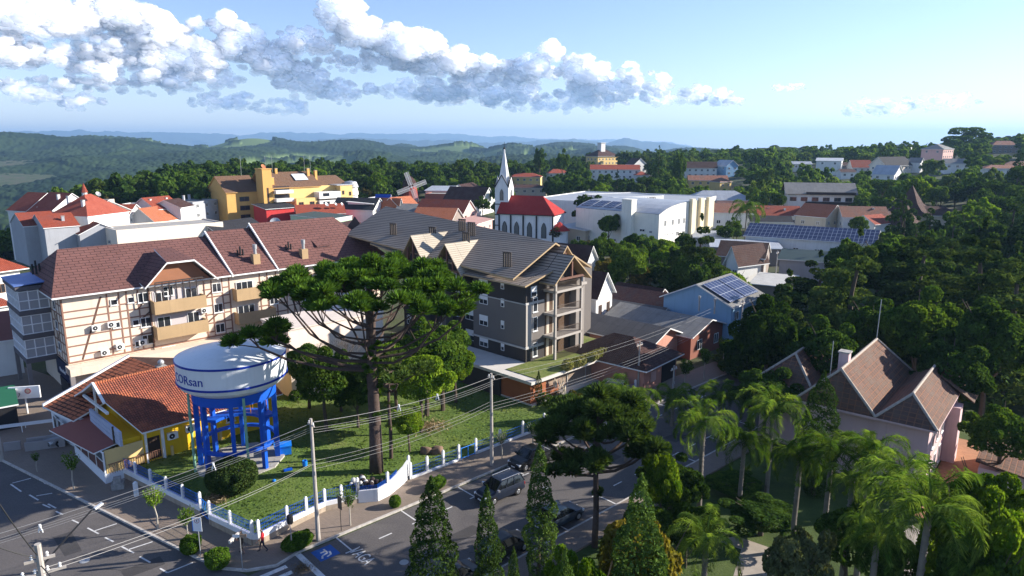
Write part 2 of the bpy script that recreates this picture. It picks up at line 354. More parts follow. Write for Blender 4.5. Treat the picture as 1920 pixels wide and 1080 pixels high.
# ================= cumulus clouds: clusters of billows well above and beyond the hills =================
def ico(n):
    import bmesh
    bm = bmesh.new(); bmesh.ops.create_icosphere(bm, subdivisions=n, radius=1); bm.verts.ensure_lookup_table()
    v = np.array([q.co[:] for q in bm.verts]); f = np.array([[q.index for q in t.verts] for t in bm.faces]); bm.free(); return v, f
ICO = {k: ico(k) for k in (1, 2, 3, 4)}
def cloud_mat():
    m = bpy.data.materials.new('cloud_vapour'); m.use_nodes = True; nt = m.node_tree; nt.nodes.clear()
    lw = nd(nt, 'ShaderNodeLayerWeight'); lw.inputs['Blend'].default_value = .5
    tc = nd(nt, 'ShaderNodeTexCoord'); n = nd(nt, 'ShaderNodeTexNoise'); n.inputs['Scale'].default_value = .006; n.inputs['Detail'].default_value = 8; n.inputs['Roughness'].default_value = .65; nt.links.new(tc.outputs['Object'], n.inputs['Vector'])
    at = nd(nt, 'ShaderNodeAttribute'); at.attribute_name = 'dens'
    a = mth(nt, 'SUBTRACT', 1., lw.outputs['Facing'])
    a = mth(nt, 'ADD', a, mth(nt, 'MULTIPLY_ADD', n.outputs['Fac'], 1.0, -.5))
    a = mth(nt, 'MULTIPLY', smooth(nt, a, .08, 1.25), at.outputs['Fac'])
    d = nd(nt, 'ShaderNodeBsdfPrincipled'); d.inputs['Base Color'].default_value = (.66, .66, .68, 1); d.inputs['Roughness'].default_value = 1; d.inputs['Specular IOR Level'].default_value = 0
    d.inputs['Subsurface Weight'].default_value = 1; d.inputs['Subsurface Radius'].default_value = (1, 1, 1); d.inputs['Subsurface Scale'].default_value = 600; d.subsurface_method = 'BURLEY'
    m0 = d
    tr = nd(nt, 'ShaderNodeBsdfTransparent'); mx = nd(nt, 'ShaderNodeMixShader')
    nt.links.new(a, mx.inputs[0]); nt.links.new(tr.outputs[0], mx.inputs[1]); nt.links.new(m0.outputs[0], mx.inputs[2])
    o = nd(nt, 'ShaderNodeOutputMaterial'); nt.links.new(mx.outputs[0], o.inputs[0]); return m
M_cloud = cloud_mat()
rng = np.random.default_rng(5)
def cloud(px, py, rx, ry, dens):
    rx *= .9; ry *= .9; D = 17000.; cx = px_ray(px, py).normalized(); n = int(10+rx*ry/42)
    Vs, Fs, Ds, k = [], [], [], 0
    right = np.array([math.cos(math.atan2(cx.x, cx.y)), -math.sin(math.atan2(cx.x, cx.y)), 0]); fwd = np.array([cx.x, cx.y, 0]); fwd /= np.linalg.norm(fwd)
    C = np.array(cx)*D; sc = D/FX
    for q in range(n):
        while 1:
            u, w = rng.uniform(-1, 1, 2)
            if u*u+w*w < 1 and (w > -.55 or rng.random() < .25): break
        edge = math.hypot(u, w); r = rng.uniform(.22, .5)*min(ry, rx)*(1-.6*edge)+rng.uniform(1.2, 4.5)
        if w < -.3: r *= .8
        v, f = ICO[4 if r > 9 else 3]
        dep = rng.uniform(-.5, .5)*min(rx, 60)*(1-edge*.5)
        p = C+right*(u*rx*sc)+np.array([0, 0, 1])*(w*ry*sc)+fwd*dep*sc
        o = rng.uniform(0, 50, 3); a = v*1.7+o; a2 = v*4.3+o
        nz = vnoise(a[:, 0]+a[:, 2]*1.3, a[:, 1]-a[:, 2]*.7, 1)*.45+vnoise(a2[:, 0]+a2[:, 2]*1.3, a2[:, 1]-a2[:, 2]*.7, 2)*.3+vnoise(a2[:, 0]*2.3+a2[:, 2], a2[:, 1]*2.3-a2[:, 2], 5)*.16
        vv = v*(0.72+nz[:, None])*np.array([1.25, 1.25, .85])*r*sc
        Vs.append(vv+p); Fs.append(f+k); Ds.append(np.full(len(v), dens*(1 if w > -.3 else .5))); k += len(v)
    me = npmesh('cloud', np.concatenate(Vs), np.concatenate(Fs), M_cloud, smooth=True)
    at = me.attributes.new('dens', 'FLOAT', 'POINT'); at.data.foreach_set('value', np.concatenate(Ds).astype(np.float32))
    tag(link('cloud', me), kind='structure')
for b in BL: cloud(*b)
# ================= vegetation kit =================
LD = leaf('dark_leaves', (.028,.062,.014), (.068,.118,.024)); LM = leaf('green_leaves', (.044,.092,.015), (.11,.172,.026)); LB = leaf('bright_leaves', (.075,.150,.012), (.175,.25,.026), .4)
LO = leaf('olive_leaves', (.060,.065,.018), (.115,.095,.030)); LP = leaf('palm_leaflets', (.055,.115,.020), (.15,.215,.05), .4, 1.2); LA = leaf('monkey_puzzle_needles', (.035,.082,.014), (.095,.17,.022), .2, 1.5)
LC = leaf('cypress_sprays', (.038,.075,.018), (.085,.135,.028), .2, 1.5); LX = leaf('conifer_sprays', (.022,.050,.018), (.055,.092,.025), .15); LG = leaf('grey_green_leaves', (.085,.105,.05), (.14,.16,.08))
LY = leaf('yellowing_leaves', (.12,.13,.025), (.22,.17,.03)); LH = leaf('hedge_leaves', (.055,.120,.012), (.115,.190,.025), .3, 3)
BARK = paint('bark', (.10,.075,.055), .95, .3, 2, bump=.03); PALMB = paint('palm_bark', (.20,.175,.15), .9, .25, 1.5, bump=.01); ABARK = paint('monkey_puzzle_bark', (.085,.058,.048), .95, .35, 3, bump=.05); PBARK = paint('pale_bark', (.42,.38,.32), .9, .2, 2)
def rnd_unit(rng, n):
    v = rng.normal(size=(n, 3)); return v/np.linalg.norm(v, axis=1, keepdims=True)
def quads(P, N, size, rng, aspect=.62, flat=.5):
    n = len(P); N = N*(flat)+rnd_unit(rng, n)*(1-flat); N /= np.linalg.norm(N, axis=1, keepdims=True)
    T = np.cross(N, rnd_unit(rng, n)); T /= np.linalg.norm(T, axis=1, keepdims=True); B = np.cross(N, T)
    s = size*rng.uniform(.6, 1.35, (n, 1)); T = T*s; B = B*s*aspect
    V = np.stack([P-T, P-B*.9, P+T, P+B*.9], 1).reshape(-1, 3); F = np.arange(4*n).reshape(n, 4); return V, F
def crown(name, lobes, n, size, seed, mat, flat=.45, top=0.0, fill=.15):
    rng = np.random.default_rng(seed); C = np.array([l[0] for l in lobes], float); Rr = np.array([l[1] if hasattr(l[1], '__len__') else (l[1],)*3 for l in lobes], float)
    w = (Rr[:, 0]*Rr[:, 2]); w = w/w.sum(); idx = rng.choice(len(lobes), n*3, p=w); U = rnd_unit(rng, n*3)
    keep = U[:, 2] > -0.65+top; idx = idx[keep]; U = U[keep]
    rad = 1-np.abs(rng.normal(0, .07, (len(U), 1))); rad[rng.random(len(U)) < fill] *= .75
    P = C[idx]+U*Rr[idx]*rad
    inside = np.zeros(len(P), bool)
    for c, r in zip(C, Rr): inside |= (((P-c)/r)**2).sum(1) < .62
    P = P[~inside][:n]; U = U[~inside][:n]
    V, F = quads(P, U, size, rng, flat=flat); return npmesh(name, V, F, mat)
def blob_lobes(seed, h0, h1, rad, n=18, sub=.45, flat_top=0.):
    rng = np.random.default_rng(seed); zc = (h0+h1)/2; hz = (h1-h0)/2; L = [((0, 0, zc), (rad*.72, rad*.72, hz*.78))]
    for i in range(n):
        u = rnd_unit(rng, 1)[0]; 
        if u[2] < -.4: u[2] *= -.5
        k = rng.uniform(.45, 1.02); r = rad*sub*rng.uniform(.7, 1.1)*(1.25-k*.75)
        L.append(((u[0]*rad*k, u[1]*rad*k, zc+u[2]*hz*k), (r, r, r*.85)))
    return L
def trunk_mesh(h, r, seed=0, limbs=6, spread=2., mat=None, lean=.3):
    rng = random.Random(seed); m = MB(); pts = [Vector((0, 0, -.3))]
    for i in range(4): pts.append(Vector((rng.uniform(-lean, lean)*(i+1)/4, rng.uniform(-lean, lean)*(i+1)/4, h*(i+1)/4)))
    m.path(pts, [r*1.3, r, r*.85, r*.7, r*.5], 7)
    for i in range(limbs):
        a = rng.uniform(0, 6.28); s = pts[2+i % 3]; e = s+Vector((math.cos(a)*spread*.6, math.sin(a)*spread*.6, h*.28)); f = e+Vector((math.cos(a)*spread*.5, math.sin(a)*spread*.5, h*.25))
        m.path([s, e, f], [r*.45, r*.28, r*.1], 5)
    return m.mesh('trunk', mat or BARK)
PROTO = {}     # kind -> list of (trunk mesh, crown mesh)
def reg(kind, tm, cm): PROTO.setdefault(kind, []).append((tm, cm))
for i in range(4):
    for kind, mt in (('broad', LM), ('dark', LD), ('bright', LB)):
        s = {'broad': 0, 'dark': 20, 'bright': 40}[kind]+i
        L_ = blob_lobes(s, 3.0+i*.3, 10.0, 3.9-.2*i, 20, .42); reg(kind, trunk_mesh(6.5, .22, s), crown('crown', L_, 2600, .34, s, mt))
        reg(kind+'_near', PROTO[kind][-1][0], crown('crown', L_, 9500, .19, s, mt)) if i < 3 else None
for i in range(2):
    L_ = blob_lobes(60+i, 2.6, 7.5, 3.1, 16, .45); reg('olive', trunk_mesh(4.5, .16, i), crown('crown', L_, 5000, .19, i, LO)); reg('greyish', trunk_mesh(4.5, .14, i+5), crown('crown', L_, 6000, .17, i+3, LG)); 
    reg('yellow', trunk_mesh(3.5, .1, i+9), crown('crown', blob_lobes(70+i, 1.5, 5.5, 1.6, 9, .4), 1500, .2, i+4, LY, fill=.4))
# umbrella trees seen afar: flat crowns on bare trunks
for i in range(2):
    rng_ = np.random.default_rng(i+3); L_ = [((rng_.uniform(-3.5, 3.5), rng_.uniform(-3.5, 3.5), 10+rng_.uniform(-.9, .9)), (1.7, 1.7, .9)) for _ in range(15)]
    reg('umbrella', trunk_mesh(6.6, .25, i+2, 9, 3.0), crown('crown', L_, 2200, .3, i, LD))
# conifers: tiers of drooping sprays
def conifer(seed, h, r, n, size, mat, tiers=11, h0=1.5):
    rng = np.random.default_rng(seed); L_ = []
    for t in range(tiers):
        f = t/(tiers-1.); z = h0+(h-h0)*f; rr = r*(1-f)**.75+.35
        for k in range(max(2, int(7*(1-f)+2))):
            a = rng.uniform(0, 6.28); q = rr*rng.uniform(.45, .95)
            L_.append(((math.cos(a)*q, math.sin(a)*q, z-q*.12+rng.uniform(-.3, .3)), (rr*.42, rr*.42, .55+.3*(1-f))))
    return crown('crown', L_, n, size, seed, mat, flat=.35, fill=.25)
for i in range(3):
    reg('conifer', trunk_mesh(13, .3, i, 0), conifer(i, 15, 4.3, 8500, .26, LX)); reg('conifer_far', PROTO['conifer'][-1][0], conifer(i+7, 15, 3.6, 2000, .42, LX))
    reg('cedar', trunk_mesh(12, .32, i+4, 0), conifer(i+30, 16, 6.2, 15000, .27, leaf('cedar_sprays', (.030,.058,.018), (.085,.12,.03), .2), tiers=9, h0=2))
# columnar cypress: upright tongues of foliage
def cypress(seed, h, r, n, size, wob=.25):
    rng = np.random.default_rng(seed); L_ = []
    for t in range(34):
        f = t/33.; rr = r*(min(1, .55+f*1.6) if f < .3 else (1-((f-.3)/.7)**2.4)**.8+.02)*(1+rng.uniform(-wob, wob)); z = .3+h*f*.97
        for k in range(4):
            a = rng.uniform(0, 6.28); q = rr*.52*rng.uniform(.7, 1.1); L_.append(((math.cos(a)*q, math.sin(a)*q, z), (rr*.5+.08, rr*.5+.08, .55+.2*rng.random())))
    return crown('crown', L_, n, size, seed, LC, flat=.3, fill=.2)
for i in range(3): reg('cypress', trunk_mesh(3, .12, i, 0), cypress(i, 8.6, .98+.1*i, 21000, .075)); reg('thin_cypress', trunk_mesh(3, .12, i, 0), cypress(i+9, 9.0, .74, 17000, .075, .45))
# palms
def palm_mesh(seed, nf=17, L=3.3, nl=88, droop=1.2, mat=None):
    rng = np.random.default_rng(seed); Vs, Fs, k = [], [], 0
    for q in range(nf):
        a = 2*math.pi*q/nf*2.618+rng.uniform(-.2, .2); el = R(78)-R(88)*(q/nf)+rng.uniform(-.1, .1); Lf = L*rng.uniform(.85, 1.1)
        dh = np.array([math.cos(a), math.sin(a), 0]); side = np.array([-math.sin(a), math.cos(a), 0]); p = np.array([0, 0, 0.]); e = el; P = []; T = []
        st = 18
        for s in range(st+1):
            P.append(p.copy()); d = dh*math.cos(e)+np.array([0, 0, 1])*math.sin(e); T.append(d); p = p+d*Lf/st; e -= R(8.0)*droop*(s/st*.9+.45)
        P = np.array(P); T = np.array(T)
        for s in range(st):  # rachis
            w = .035*(1-s/st)+.008; Vs.append(np.array([P[s]-side*w, P[s]+side*w, P[s+1]+side*w, P[s+1]-side*w])); Fs.append(np.arange(4)[None]+k); k += 4
        for j in range(nl*2):
            f = .12+.88*(j//2)/nl; i0 = min(st-1, int(f*st)); b = P[i0]+(P[i0+1]-P[i0])*(f*st-i0); t = T[i0]; sg = 1 if j % 2 else -1
            l = .62*math.sin(math.pi*min(1, f*.85+.12))**.6*rng.uniform(.8, 1.15)*L/3.3
            d = side*sg*rng.uniform(.6, 1)+t*rng.uniform(.25, .7)+np.array([0, 0, rng.uniform(-.9, .35)]); d /= np.linalg.norm(d)
            mid = b+d*l*.55; tip = b+d*l*.95+np.array([0, 0, -l*.28]); w = np.cross(d, t); w /= (np.linalg.norm(w)+1e-6); w = w*.017*L/3.3
            Vs.append(np.array([b-w*.6, mid-w, mid+w, b+w*.6, mid-w, tip, tip+w*.1, mid+w])); Fs.append(np.array([[0, 1, 2, 3], [4, 5, 6, 7]])+k); k += 8
    return npmesh('crown', np.concatenate(Vs), np.concatenate(Fs), mat or LP)
def palm_trunk(h, r=.17):
    m = MB(); m.path([Vector((0, 0, -.3)), Vector((.03, 0, h*.33)), Vector((0, .04, h*.66)), Vector((0, 0, h))], [r*1.25, r, r*.95, r*.85], 10)
    for z in np.arange(.5, h, .45): m.lathe([(r*1.02, z), (r*1.06, z+.03), (r*1.02, z+.06)], 10)
    return m.mesh('trunk', PALMB)
PALMC = [palm_mesh(i, 17+i % 3, 3.2+.25*i) for i in range(4)]; PALMT = palm_trunk(10.)
# monkey puzzle tufts
def tuft(rng, r, n):
    U = rnd_unit(rng, n); U[:, 2] = np.abs(U[:, 2])*1.0-.25*rng.random(n); U /= np.linalg.norm(U, axis=1, keepdims=True)
    W = np.cross(U, rnd_unit(rng, n)); W /= np.linalg.norm(W, axis=1, keepdims=True); W *= .034*r/.8*rng.uniform(.7, 1.3, (n, 1))
    l = r*rng.uniform(.75, 1.08, (n, 1)); a = U*l*.25; m_ = U*l*.75+np.array([0, 0, .06*r]); t = U*l+np.array([0, 0, .12*r])
    V = np.stack([a-W, a+W, m_+W*1.5, m_-W*1.5, m_-W*1.5, m_+W*1.5, t+W*.3, t-W*.3], 1).reshape(-1, 3); F = np.arange(8*n).reshape(-1, 4); return V, F
def araucaria(seed, H, rmax, nb, z0, ztop, tr, explicit=(), dens=120, low=0, rt=.42, zdrop=2.6, tn=(3, 5)):
    rng = np.random.default_rng(seed); bm = MB(); V, F, k = [], [], 0
    def add(p, r):
        nonlocal k
        v, f = tuft(rng, r, dens); V.append(v*np.array([1, 1, .8])+p); F.append(f+k); k += len(v)
    def branch(zs, a, rr, ze, thick=.11, nt=None):
        d = np.array([math.cos(a), math.sin(a), 0]); P = [np.array([0, 0, zs]), d*rr*.35+[0, 0, zs+(ze-zs)*.12-.1], d*rr*.7+[0, 0, zs+(ze-zs)*.38], d*rr*.93+[0, 0, zs+(ze-zs)*.75], d*rr+[0, 0, ze]]
        bm.path([Vector(p) for p in P], [thick, thick*.85, thick*.7, thick*.5, thick*.3], 6)
        for j in range(nt or rng.integers(*tn)):
            o = rng.normal(0, 1, 3)*np.array([tr*.75, tr*.75, tr*.28]); q = P[4]+o+[0, 0, .2]; add(q, tr*rng.uniform(.8, 1.15)); bm.path([Vector(P[3]), Vector(q)], [thick*.35, thick*.2], 5)
    for i in range(nb):
        f = (i+.5)/nb; rr = rmax*math.sqrt(f)*rng.uniform(.9, 1.06); a = i*2.39996+rng.uniform(-.15, .15)
        ze = ztop-zdrop*(rr/rmax)**2+rng.uniform(-.7, .35); branch(z0+(H-1-z0)*(1-f)*.9*rng.uniform(.8, 1.1), a, rr, ze, .07+.06*f)
    for e in explicit: branch(*e)
    add(np.array([0, 0, H-.3]), tr*1.2)
    t = MB(); pts = [Vector((0, 0, -.4)), Vector((.05, 0, H*.25)), Vector((-.05, .05, H*.5)), Vector((.05, 0, H*.75)), Vector((0, 0, H-.3))]; t.path(pts, [rt*1.25, rt, rt*.9, rt*.78, rt*.3], 14)
    for q in range(int(low)):
        z = H*(.3+.35*rng.random()); a = rng.uniform(0, 6.28); add(np.array([math.cos(a)*rt, math.sin(a)*rt, z]), .45)
    return t, bm, npmesh('crown', np.concatenate(V), np.concatenate(F), LA)
rs = random.Random(7)
NTREE = {}
def tree(kind, x, y, s, label, group=None, name='tree', cat='tree', z=None, rz=None, sz=1., noparts=False, i=None):
    P = PROTO[kind]; tm, cm = P[rs.randrange(len(P)) if i is None else i % len(P)]
    root = empty(name, (x, y, HT(x, y) if z is None else z), rs.uniform(0, 6.28) if rz is None else rz, label, cat, group); root.scale = (s, s, s*sz)
    if cm is not None: link('crown', cm, root)
    link('trunk', tm, root)
    return root
def palm(x, y, h, label, i=0, s=1., group=None, z=0):
    root = empty('palm_tree', (x, y, z), rs.uniform(0, 6.28), label, 'palm tree', group); t = link('trunk', PALMT, root); t.scale = (1, 1, h/10.)
    link('crown', PALMC[i % 4], root, (0, 0, h-.15), sc=s); return root
def pose(px, py, z):      # world x,y of a point of height z seen at a pixel
    p = G(px, py, z); return p.x, p.y
# ================= building kit =================
WHITE = paint('white_paint', (.78,.78,.77), .6, .06); DKGLASS = glass('window_glass', (.025,.03,.038)); CURT = paint('curtain', (.45,.46,.45), .8, .1)
BROWN = paint('brown_wood', (.16,.085,.05), .7, .2, 2); DARK = paint('dark_metal', (.02,.02,.022), .5, .1); GREYM = paint('grey_metal', (.42,.43,.44), .45, .15, 1, metal=.4)
CONC = paint('concrete', (.38,.36,.33), .9, .2, .8, streak=.3, bump=.01); LROLL = paint('roller_blind', (.82,.82,.8), .6, .04)
_wc = {}
def win_meshes(w, h, style):
    k = (round(w, 2), round(h, 2), style)
    if k in _wc: return _wc[k]
    fm = {'white': WHITE, 'brown': BROWN, 'dark': DARK, 'far': WHITE, 'farb': BROWN, 'shut': WHITE, 'farblue': None}.get(style, WHITE)
    m = MB(); t = .07
    m.box(-w/2, -.06, 0, w/2, 0, t).box(-w/2, -.06, h-t, w/2, 0, h).box(-w/2, -.06, t, -w/2+t, 0, h-t).box(w/2-t, -.06, t, w/2, 0, h-t)
    n = max(1, round(w/.75))
    for i in range(1, n): x = -w/2+w*i/n; m.box(x-.03, -.055, t, x+.03, 0, h-t)
    if style in ('white',): m.box(-w/2-.06, -.12, -.07, w/2+.06, 0, 0)
    if style == 'shut': m.box(-w/2+t, -.05, h*.45, w/2-t, -.041, h-t)
    if style.startswith('far'):
        mm = MB(); mm.box(-w/2, -.05, 0, w/2, 0, h, 1)
        for (a, b, c, d) in ((-w/2,0,-w/2+.09,h),(w/2-.09,0,w/2,h),(-w/2+.09,0,w/2-.09,.09),(-w/2+.09,h-.09,w/2-.09,h),(-.05,.09,.05,h-.09)): mm.box(a, -.08, b, c, -.051, d, 0)
        _wc[k] = (mm.mesh('window', [fm or WHITE, DKGLASS]), None)
    else:
        p = MB(); p.box(-w/2+t-.005, -.04, t-.005, w/2-t+.005, -.002, h-t+.005)
        _wc[k] = (m.mesh('window', fm), p.mesh('pane', DKGLASS))
    return _wc[k]
SIDE = {'f': 0, 'r': math.pi/2, 'b': math.pi, 'l': -math.pi/2}
def win(root, x, y, z, side='f', w=1.2, h=1.2, style='white'):
    a = SIDE[side] if isinstance(side, str) else side
    fm, pm = win_meshes(w, h, style); o = link('window', fm, root, (x, y, z), a)
    if pm: link('pane', pm, o)
    return o
_ac = []
def ac_unit(root, x, y, z, side='f'):
    if not _ac:
        m = MB(); m.box(-.42, -.42, 0, .42, -.08, .62); m.box(-.3, -.1, -.05, -.25, 0, 0); m.box(.25, -.1, -.05, .3, 0, 0); _ac.append(m.mesh('air_conditioner', WHITE))
        f = MB(); k = len(f.v); f.tube((-.1, -.425, .31), (-.1, -.44, .31), .24, .24, 16); f.tube((-.1, -.44, .31), (-.1, -.45, .31), .07, .07, 8, 1); _ac.append(f.mesh('fan', [DARK, WHITE]))
    o = link('air_conditioner', _ac[0], root, (x, y, z), SIDE[side]); link('fan', _ac[1], o); return o
def chimney(root, x, y, z0, z1, mat=None, w=.6, cap=True):
    m = MB(); m.box(x-w/2, y-w/2, z0, x+w/2, y+w/2, z1)
    if cap: m.box(x-w/2-.08, y-w/2-.08, z1, x+w/2+.08, y+w/2+.08, z1+.12, 1)
    return m.build('chimney', [mat or WHITE, CONC], root)
def dish(root, x, y, z, r=.45, az=0.6, mat=None):
    m = MB(); k = 0
    m.lathe([(.02, 0), (r*.5, .05*r*2), (r*.85, .2*r), (r, .32*r), (r*.97, .33*r), (r*.5, .08*r*2), (.02, .04)], 14)
    m.tube((0, 0, 0), (0, 0, r*.7), .02, .02, 5); m.xf(Matrix.Translation((0, 0, .5)) @ Matrix.Rotation(az, 4, 'Z') @ Matrix.Rotation(R(55), 4, 'X'))
    m.tube((0, 0, -.3), (0, 0, .5), .03, .03, 6)
    return m.build('satellite_dish', mat or GREYM, root, (x, y, z))
def gable(mb, x0, x1, y0, y1, ze, zr, over=.5, t=.16, ax='x', mi=0, mi2=1):
    """two roof slabs; ridge along ax; walls at x0..x1,y0..y1"""
    if ax == 'x': ym = (y0+y1)/2; k = (zr-ze)/(ym-y0); zo = ze-k*over; A = [(x0-over, y0-over, zo), (x1+over, y0-over, zo), (x1+over, ym, zr), (x0-over, ym, zr)]; B = [(x1+over, y1+over, zo), (x0-over, y1+over, zo), (x0-over, ym+.001, zr), (x1+over, ym+.001, zr)]
    else: xm = (x0+x1)/2; k = (zr-ze)/(xm-x0); zo = ze-k*over; A = [(x0-over, y1+over, zo), (x0-over, y0-over, zo), (xm, y0-over, zr), (xm, y1+over, zr)]; B = [(x1+over, y0-over, zo), (x1+over, y1+over, zo), (xm+.001, y1+over, zr), (xm+.001, y0-over, zr)]
    mb.slab([(p[0], p[1], p[2]+t) for p in A], t, mi, mi2); mb.slab([(p[0], p[1], p[2]+t) for p in B], t, mi, mi2)
def gwalls(mb, x0, x1, y0, y1, z0, ze, zr, ax='x', mi=0):
    if ax == 'x': ym = (y0+y1)/2; prof = [(y0, z0), (y1, z0), (y1, ze), (ym, zr), (y0, ze)]; A = [(x0, a, b) for a, b in prof]; B = [(x1, a, b) for a, b in prof]
    else: xm = (x0+x1)/2; prof = [(x0, z0), (x1, z0), (x1, ze), (xm, zr), (x0, ze)]; A = [(a, y0, b) for a, b in prof]; B = [(a, y1, b) for a, b in prof]
    if ax == 'x': mb.poly(A[::-1], mi); mb.poly(B, mi)
    else: mb.poly(A, mi); mb.poly(B[::-1], mi)
    n = len(prof)
    for i in range(n):
        if i in (2, 3): continue
        j = (i+1) % n; q = [A[i], A[j], B[j], B[i]]
        mb.poly(q if ax == 'x' else q[::-1], mi)
def hip(mb, x0, x1, y0, y1, ze, zr, over=.5, t=.16, inset=None, mi=0, mi2=1):
    x0 -= over; x1 += over; y0 -= over; y1 += over; w, d = x1-x0, y1-y0; z1 = ze
    if w >= d: i = d/2 if inset is None else inset; ym = (y0+y1)/2; a = (x0+i, ym, zr); b = (x1-i-.001, ym, zr)
    else: i = w/2 if inset is None else inset; xm = (x0+x1)/2; a = (xm, y0+i, zr); b = (xm, y1-i-.001, zr)
    c = [(x0,y0,ze),(x1,y0,ze),(x1,y1,ze),(x0,y1,ze)]
    if w >= d: F = [[c[0],c[1],b,a],[c[1],c[2],b],[c[2],c[3],a,b],[c[3],c[0],a]]
    else: F = [[c[0],c[1],a],[c[1],c[2],b,a],[c[2],c[3],b],[c[3],c[0],a,b]]
    for f in F: mb.poly([(p[0], p[1], p[2]+.001) for p in f], mi)
    mb.box(x0, y0, ze-t, x1, y1, ze, mi2)
T_RED = tiles('red_clay_tiles', (.34,.075,.038), (.26,.055,.03), (.12,.03,.02), .22, .35, .02, dirt=(.20,.06,.045), wave=.22)
T_ORG = tiles('orange_clay_tiles', (.50,.17,.085), (.40,.13,.06), (.18,.06,.03), .22, .38, .02, dirt=(.33,.12,.07), wave=.22)
T_OLD = tiles('weathered_clay_tiles', (.29,.13,.085), (.23,.10,.07), (.09,.05,.04), .22, .35, .025, dirt=(.15,.10,.08), wave=.22)
T_DRK = tiles('dark_brown_tiles', (.085,.04,.032), (.06,.028,.024), (.025,.015,.013), .25, .35, .025, dirt=(.07,.045,.04), wave=.25)
T_BLK = tiles('black_slate', (.035,.035,.04), (.028,.028,.033), (.012,.012,.015), .3, .3, .015)
T_FIB = tiles('fibre_cement_sheet', (.25,.245,.235), (.22,.215,.21), (.15,.15,.15), 1.1, 2.2, .02, dirt=(.15,.145,.14), bump=.02, wave=.18)
T_DFIB = tiles('dark_fibre_cement_sheet', (.13,.125,.125), (.11,.105,.105), (.07,.07,.07), 1.1, 2.2, .02, dirt=(.075,.073,.075), bump=.02, wave=.18)
T_MET = tiles('metal_sheet_roof', (.40,.42,.45), (.36,.38,.41), (.28,.30,.33), .5, 9., .03, bump=.02, rough=.4)
def house(label, x, y, w, d, h, roof='gable', rise=2., rot=44, wm=WHITE, rm=None, over=.5, ax='x', z=None, wins=(), chim=(), name='house', cat='house', group=None, style='far', z0=-3, dishes=(), tm=None, rt=None):
    """wins: (side, floor z, count, w, h)"""
    z = HT(x, y) if z is None else z; rm = rm or T_RED
    root = empty(name, (x, y, z), R(rot), label, cat, group); x0, x1, y0, y1 = -w/2, w/2, -d/2, d/2
    m = MB(); rb = MB()
    if roof == 'gable': gwalls(m, x0, x1, y0, y1, z0, h, h+rise, ax); gable(rb, x0, x1, y0, y1, h, h+rise, over, ax=ax)
    elif roof == 'hip': m.box(x0, y0, z0, x1, y1, h-.18); hip(rb, x0, x1, y0, y1, h, h+rise, over)
    elif roof == 'shed': m.box(x0, y0, z0, x1, y1, h-.2); rb.slab([(x0-over,y0-over,h),(x1+over,y0-over,h),(x1+over,y1+over,h+rise),(x0-over,y1+over,h+rise)], .15, 0, 1); m.poly([(x0,y0,h-.2),(x0,y1,h-.2),(x0,y1,h+rise-.25)][::-1]); m.poly([(x1,y0,h-.2),(x1,y1,h-.2),(x1,y1,h+rise-.25)])
    else:
        m.box(x0, y0, z0, x1, y1, h-.3); p = .2
        for q in ((x0,y0,x1,y0+p),(x0,y1-p,x1,y1),(x0,y0+p,x0+p,y1-p),(x1-p,y0+p,x1,y1-p)): m.box(q[0], q[1], h-.3, q[2], q[3], h+.15)
        rb.box(x0+p+.01, y0+p+.01, h-.32, x1-p-.01, y1-p-.01, h-.12)
    m.build('wall', wm, root); rb.build('roof', [rm, tm or WHITE], root)
    for s, zz, n, ww, hh in wins:
        L = w if s in 'fb' else d
        for i in range(n):
            u = -L/2+L*(i+.5)/n
            if s == 'f': win(root, u, y0, zz, 'f', ww, hh, style)
            elif s == 'r': win(root, x1, u, zz, 'r', ww, hh, style)
            elif s == 'l': win(root, x0, u, zz, 'l', ww, hh, style)
    for c in chim: chimney(root, c[0], c[1], h, h+c[2], wm)
    for c in dishes: dish(root, *c)
    return root
def pspec(px, py, d=0):   # centre of a footprint whose near foot is seen at the pixel, pushed back by d
    p = GT(px, py); f = Vector((p.x, p.y, 0)).normalized(); q = p+f*d; return q.x, q.y
# ================= half-timbered apartment building =================
CREAM = paint('cream_render', (.74,.62,.50), .85, .07, .4, streak=.12); TIMB = paint('painted_timber_bands', (.27,.15,.11), .8, .1, 2)
OCHRE = paint('ochre_render', (.45,.31,.17), .85, .08, .5, streak=.1); DBR = paint('dark_band', (.06,.045,.042), .7, .1)
SHING = tiles('brown_shingles', (.175,.083,.072), (.155,.075,.066), (.055,.028,.026), 1.05, .5, .035, off=.5, bump=.05, dsc=.25)
LILAC = paint('shade_tinted_render', (.55,.50,.50), .85, .06)  # greyed copy of the cream render, shade put into the colour
root = empty('apartment_building', (-48.8, 73.0, 0), R(44.3), 'long half-timbered cream apartment building with brown shingle roof and ochre balconies', 'building')
L, D, ZE, ZR = 40.6, 14.0, 11.9, 16.6
m = MB(); m.box(0, 0, 4.15, L, D, ZE); m.box(.2, .2, 0, L, D, 4.15)
m.build('wall', CREAM, root)
m = MB(); m.box(3.5, -1.9, 0, 17, .19, 4.1); m.box(-.3, -1.9, 3.3, 3.5, .19, 4.1); m.build('ground_floor_wall', CREAM, root)
m = MB()                                      # timber bands on the facade
def hb(z, x0, x1, w=.16): m.box(x0, -.03, z, x1, -.002, z+w)
def vb(x, z0, z1, w=.16): m.box(x, -.034, z0, x+w, -.002, z1)
for z in (5.0, 6.1, 7.15, 8.3, 9.2, 10.0): hb(z, 0, 9)
for z in (4.9, 6.0, 7.1, 8.25, 9.3, 10.3): hb(z, 15, 18.2); hb(z, 22, 26)
[hb(z_, 26, 40.6, .12) for z_ in (5.2, 6.6, 7.9, 9.2, 10.4)]; [vb(x_, 4.3, 11.5, .12) for x_ in np.arange(27.6, 40.5, 1.45)]; hb(11.55, 0, 40.6); hb(4.25, 0, 40.6, .2)
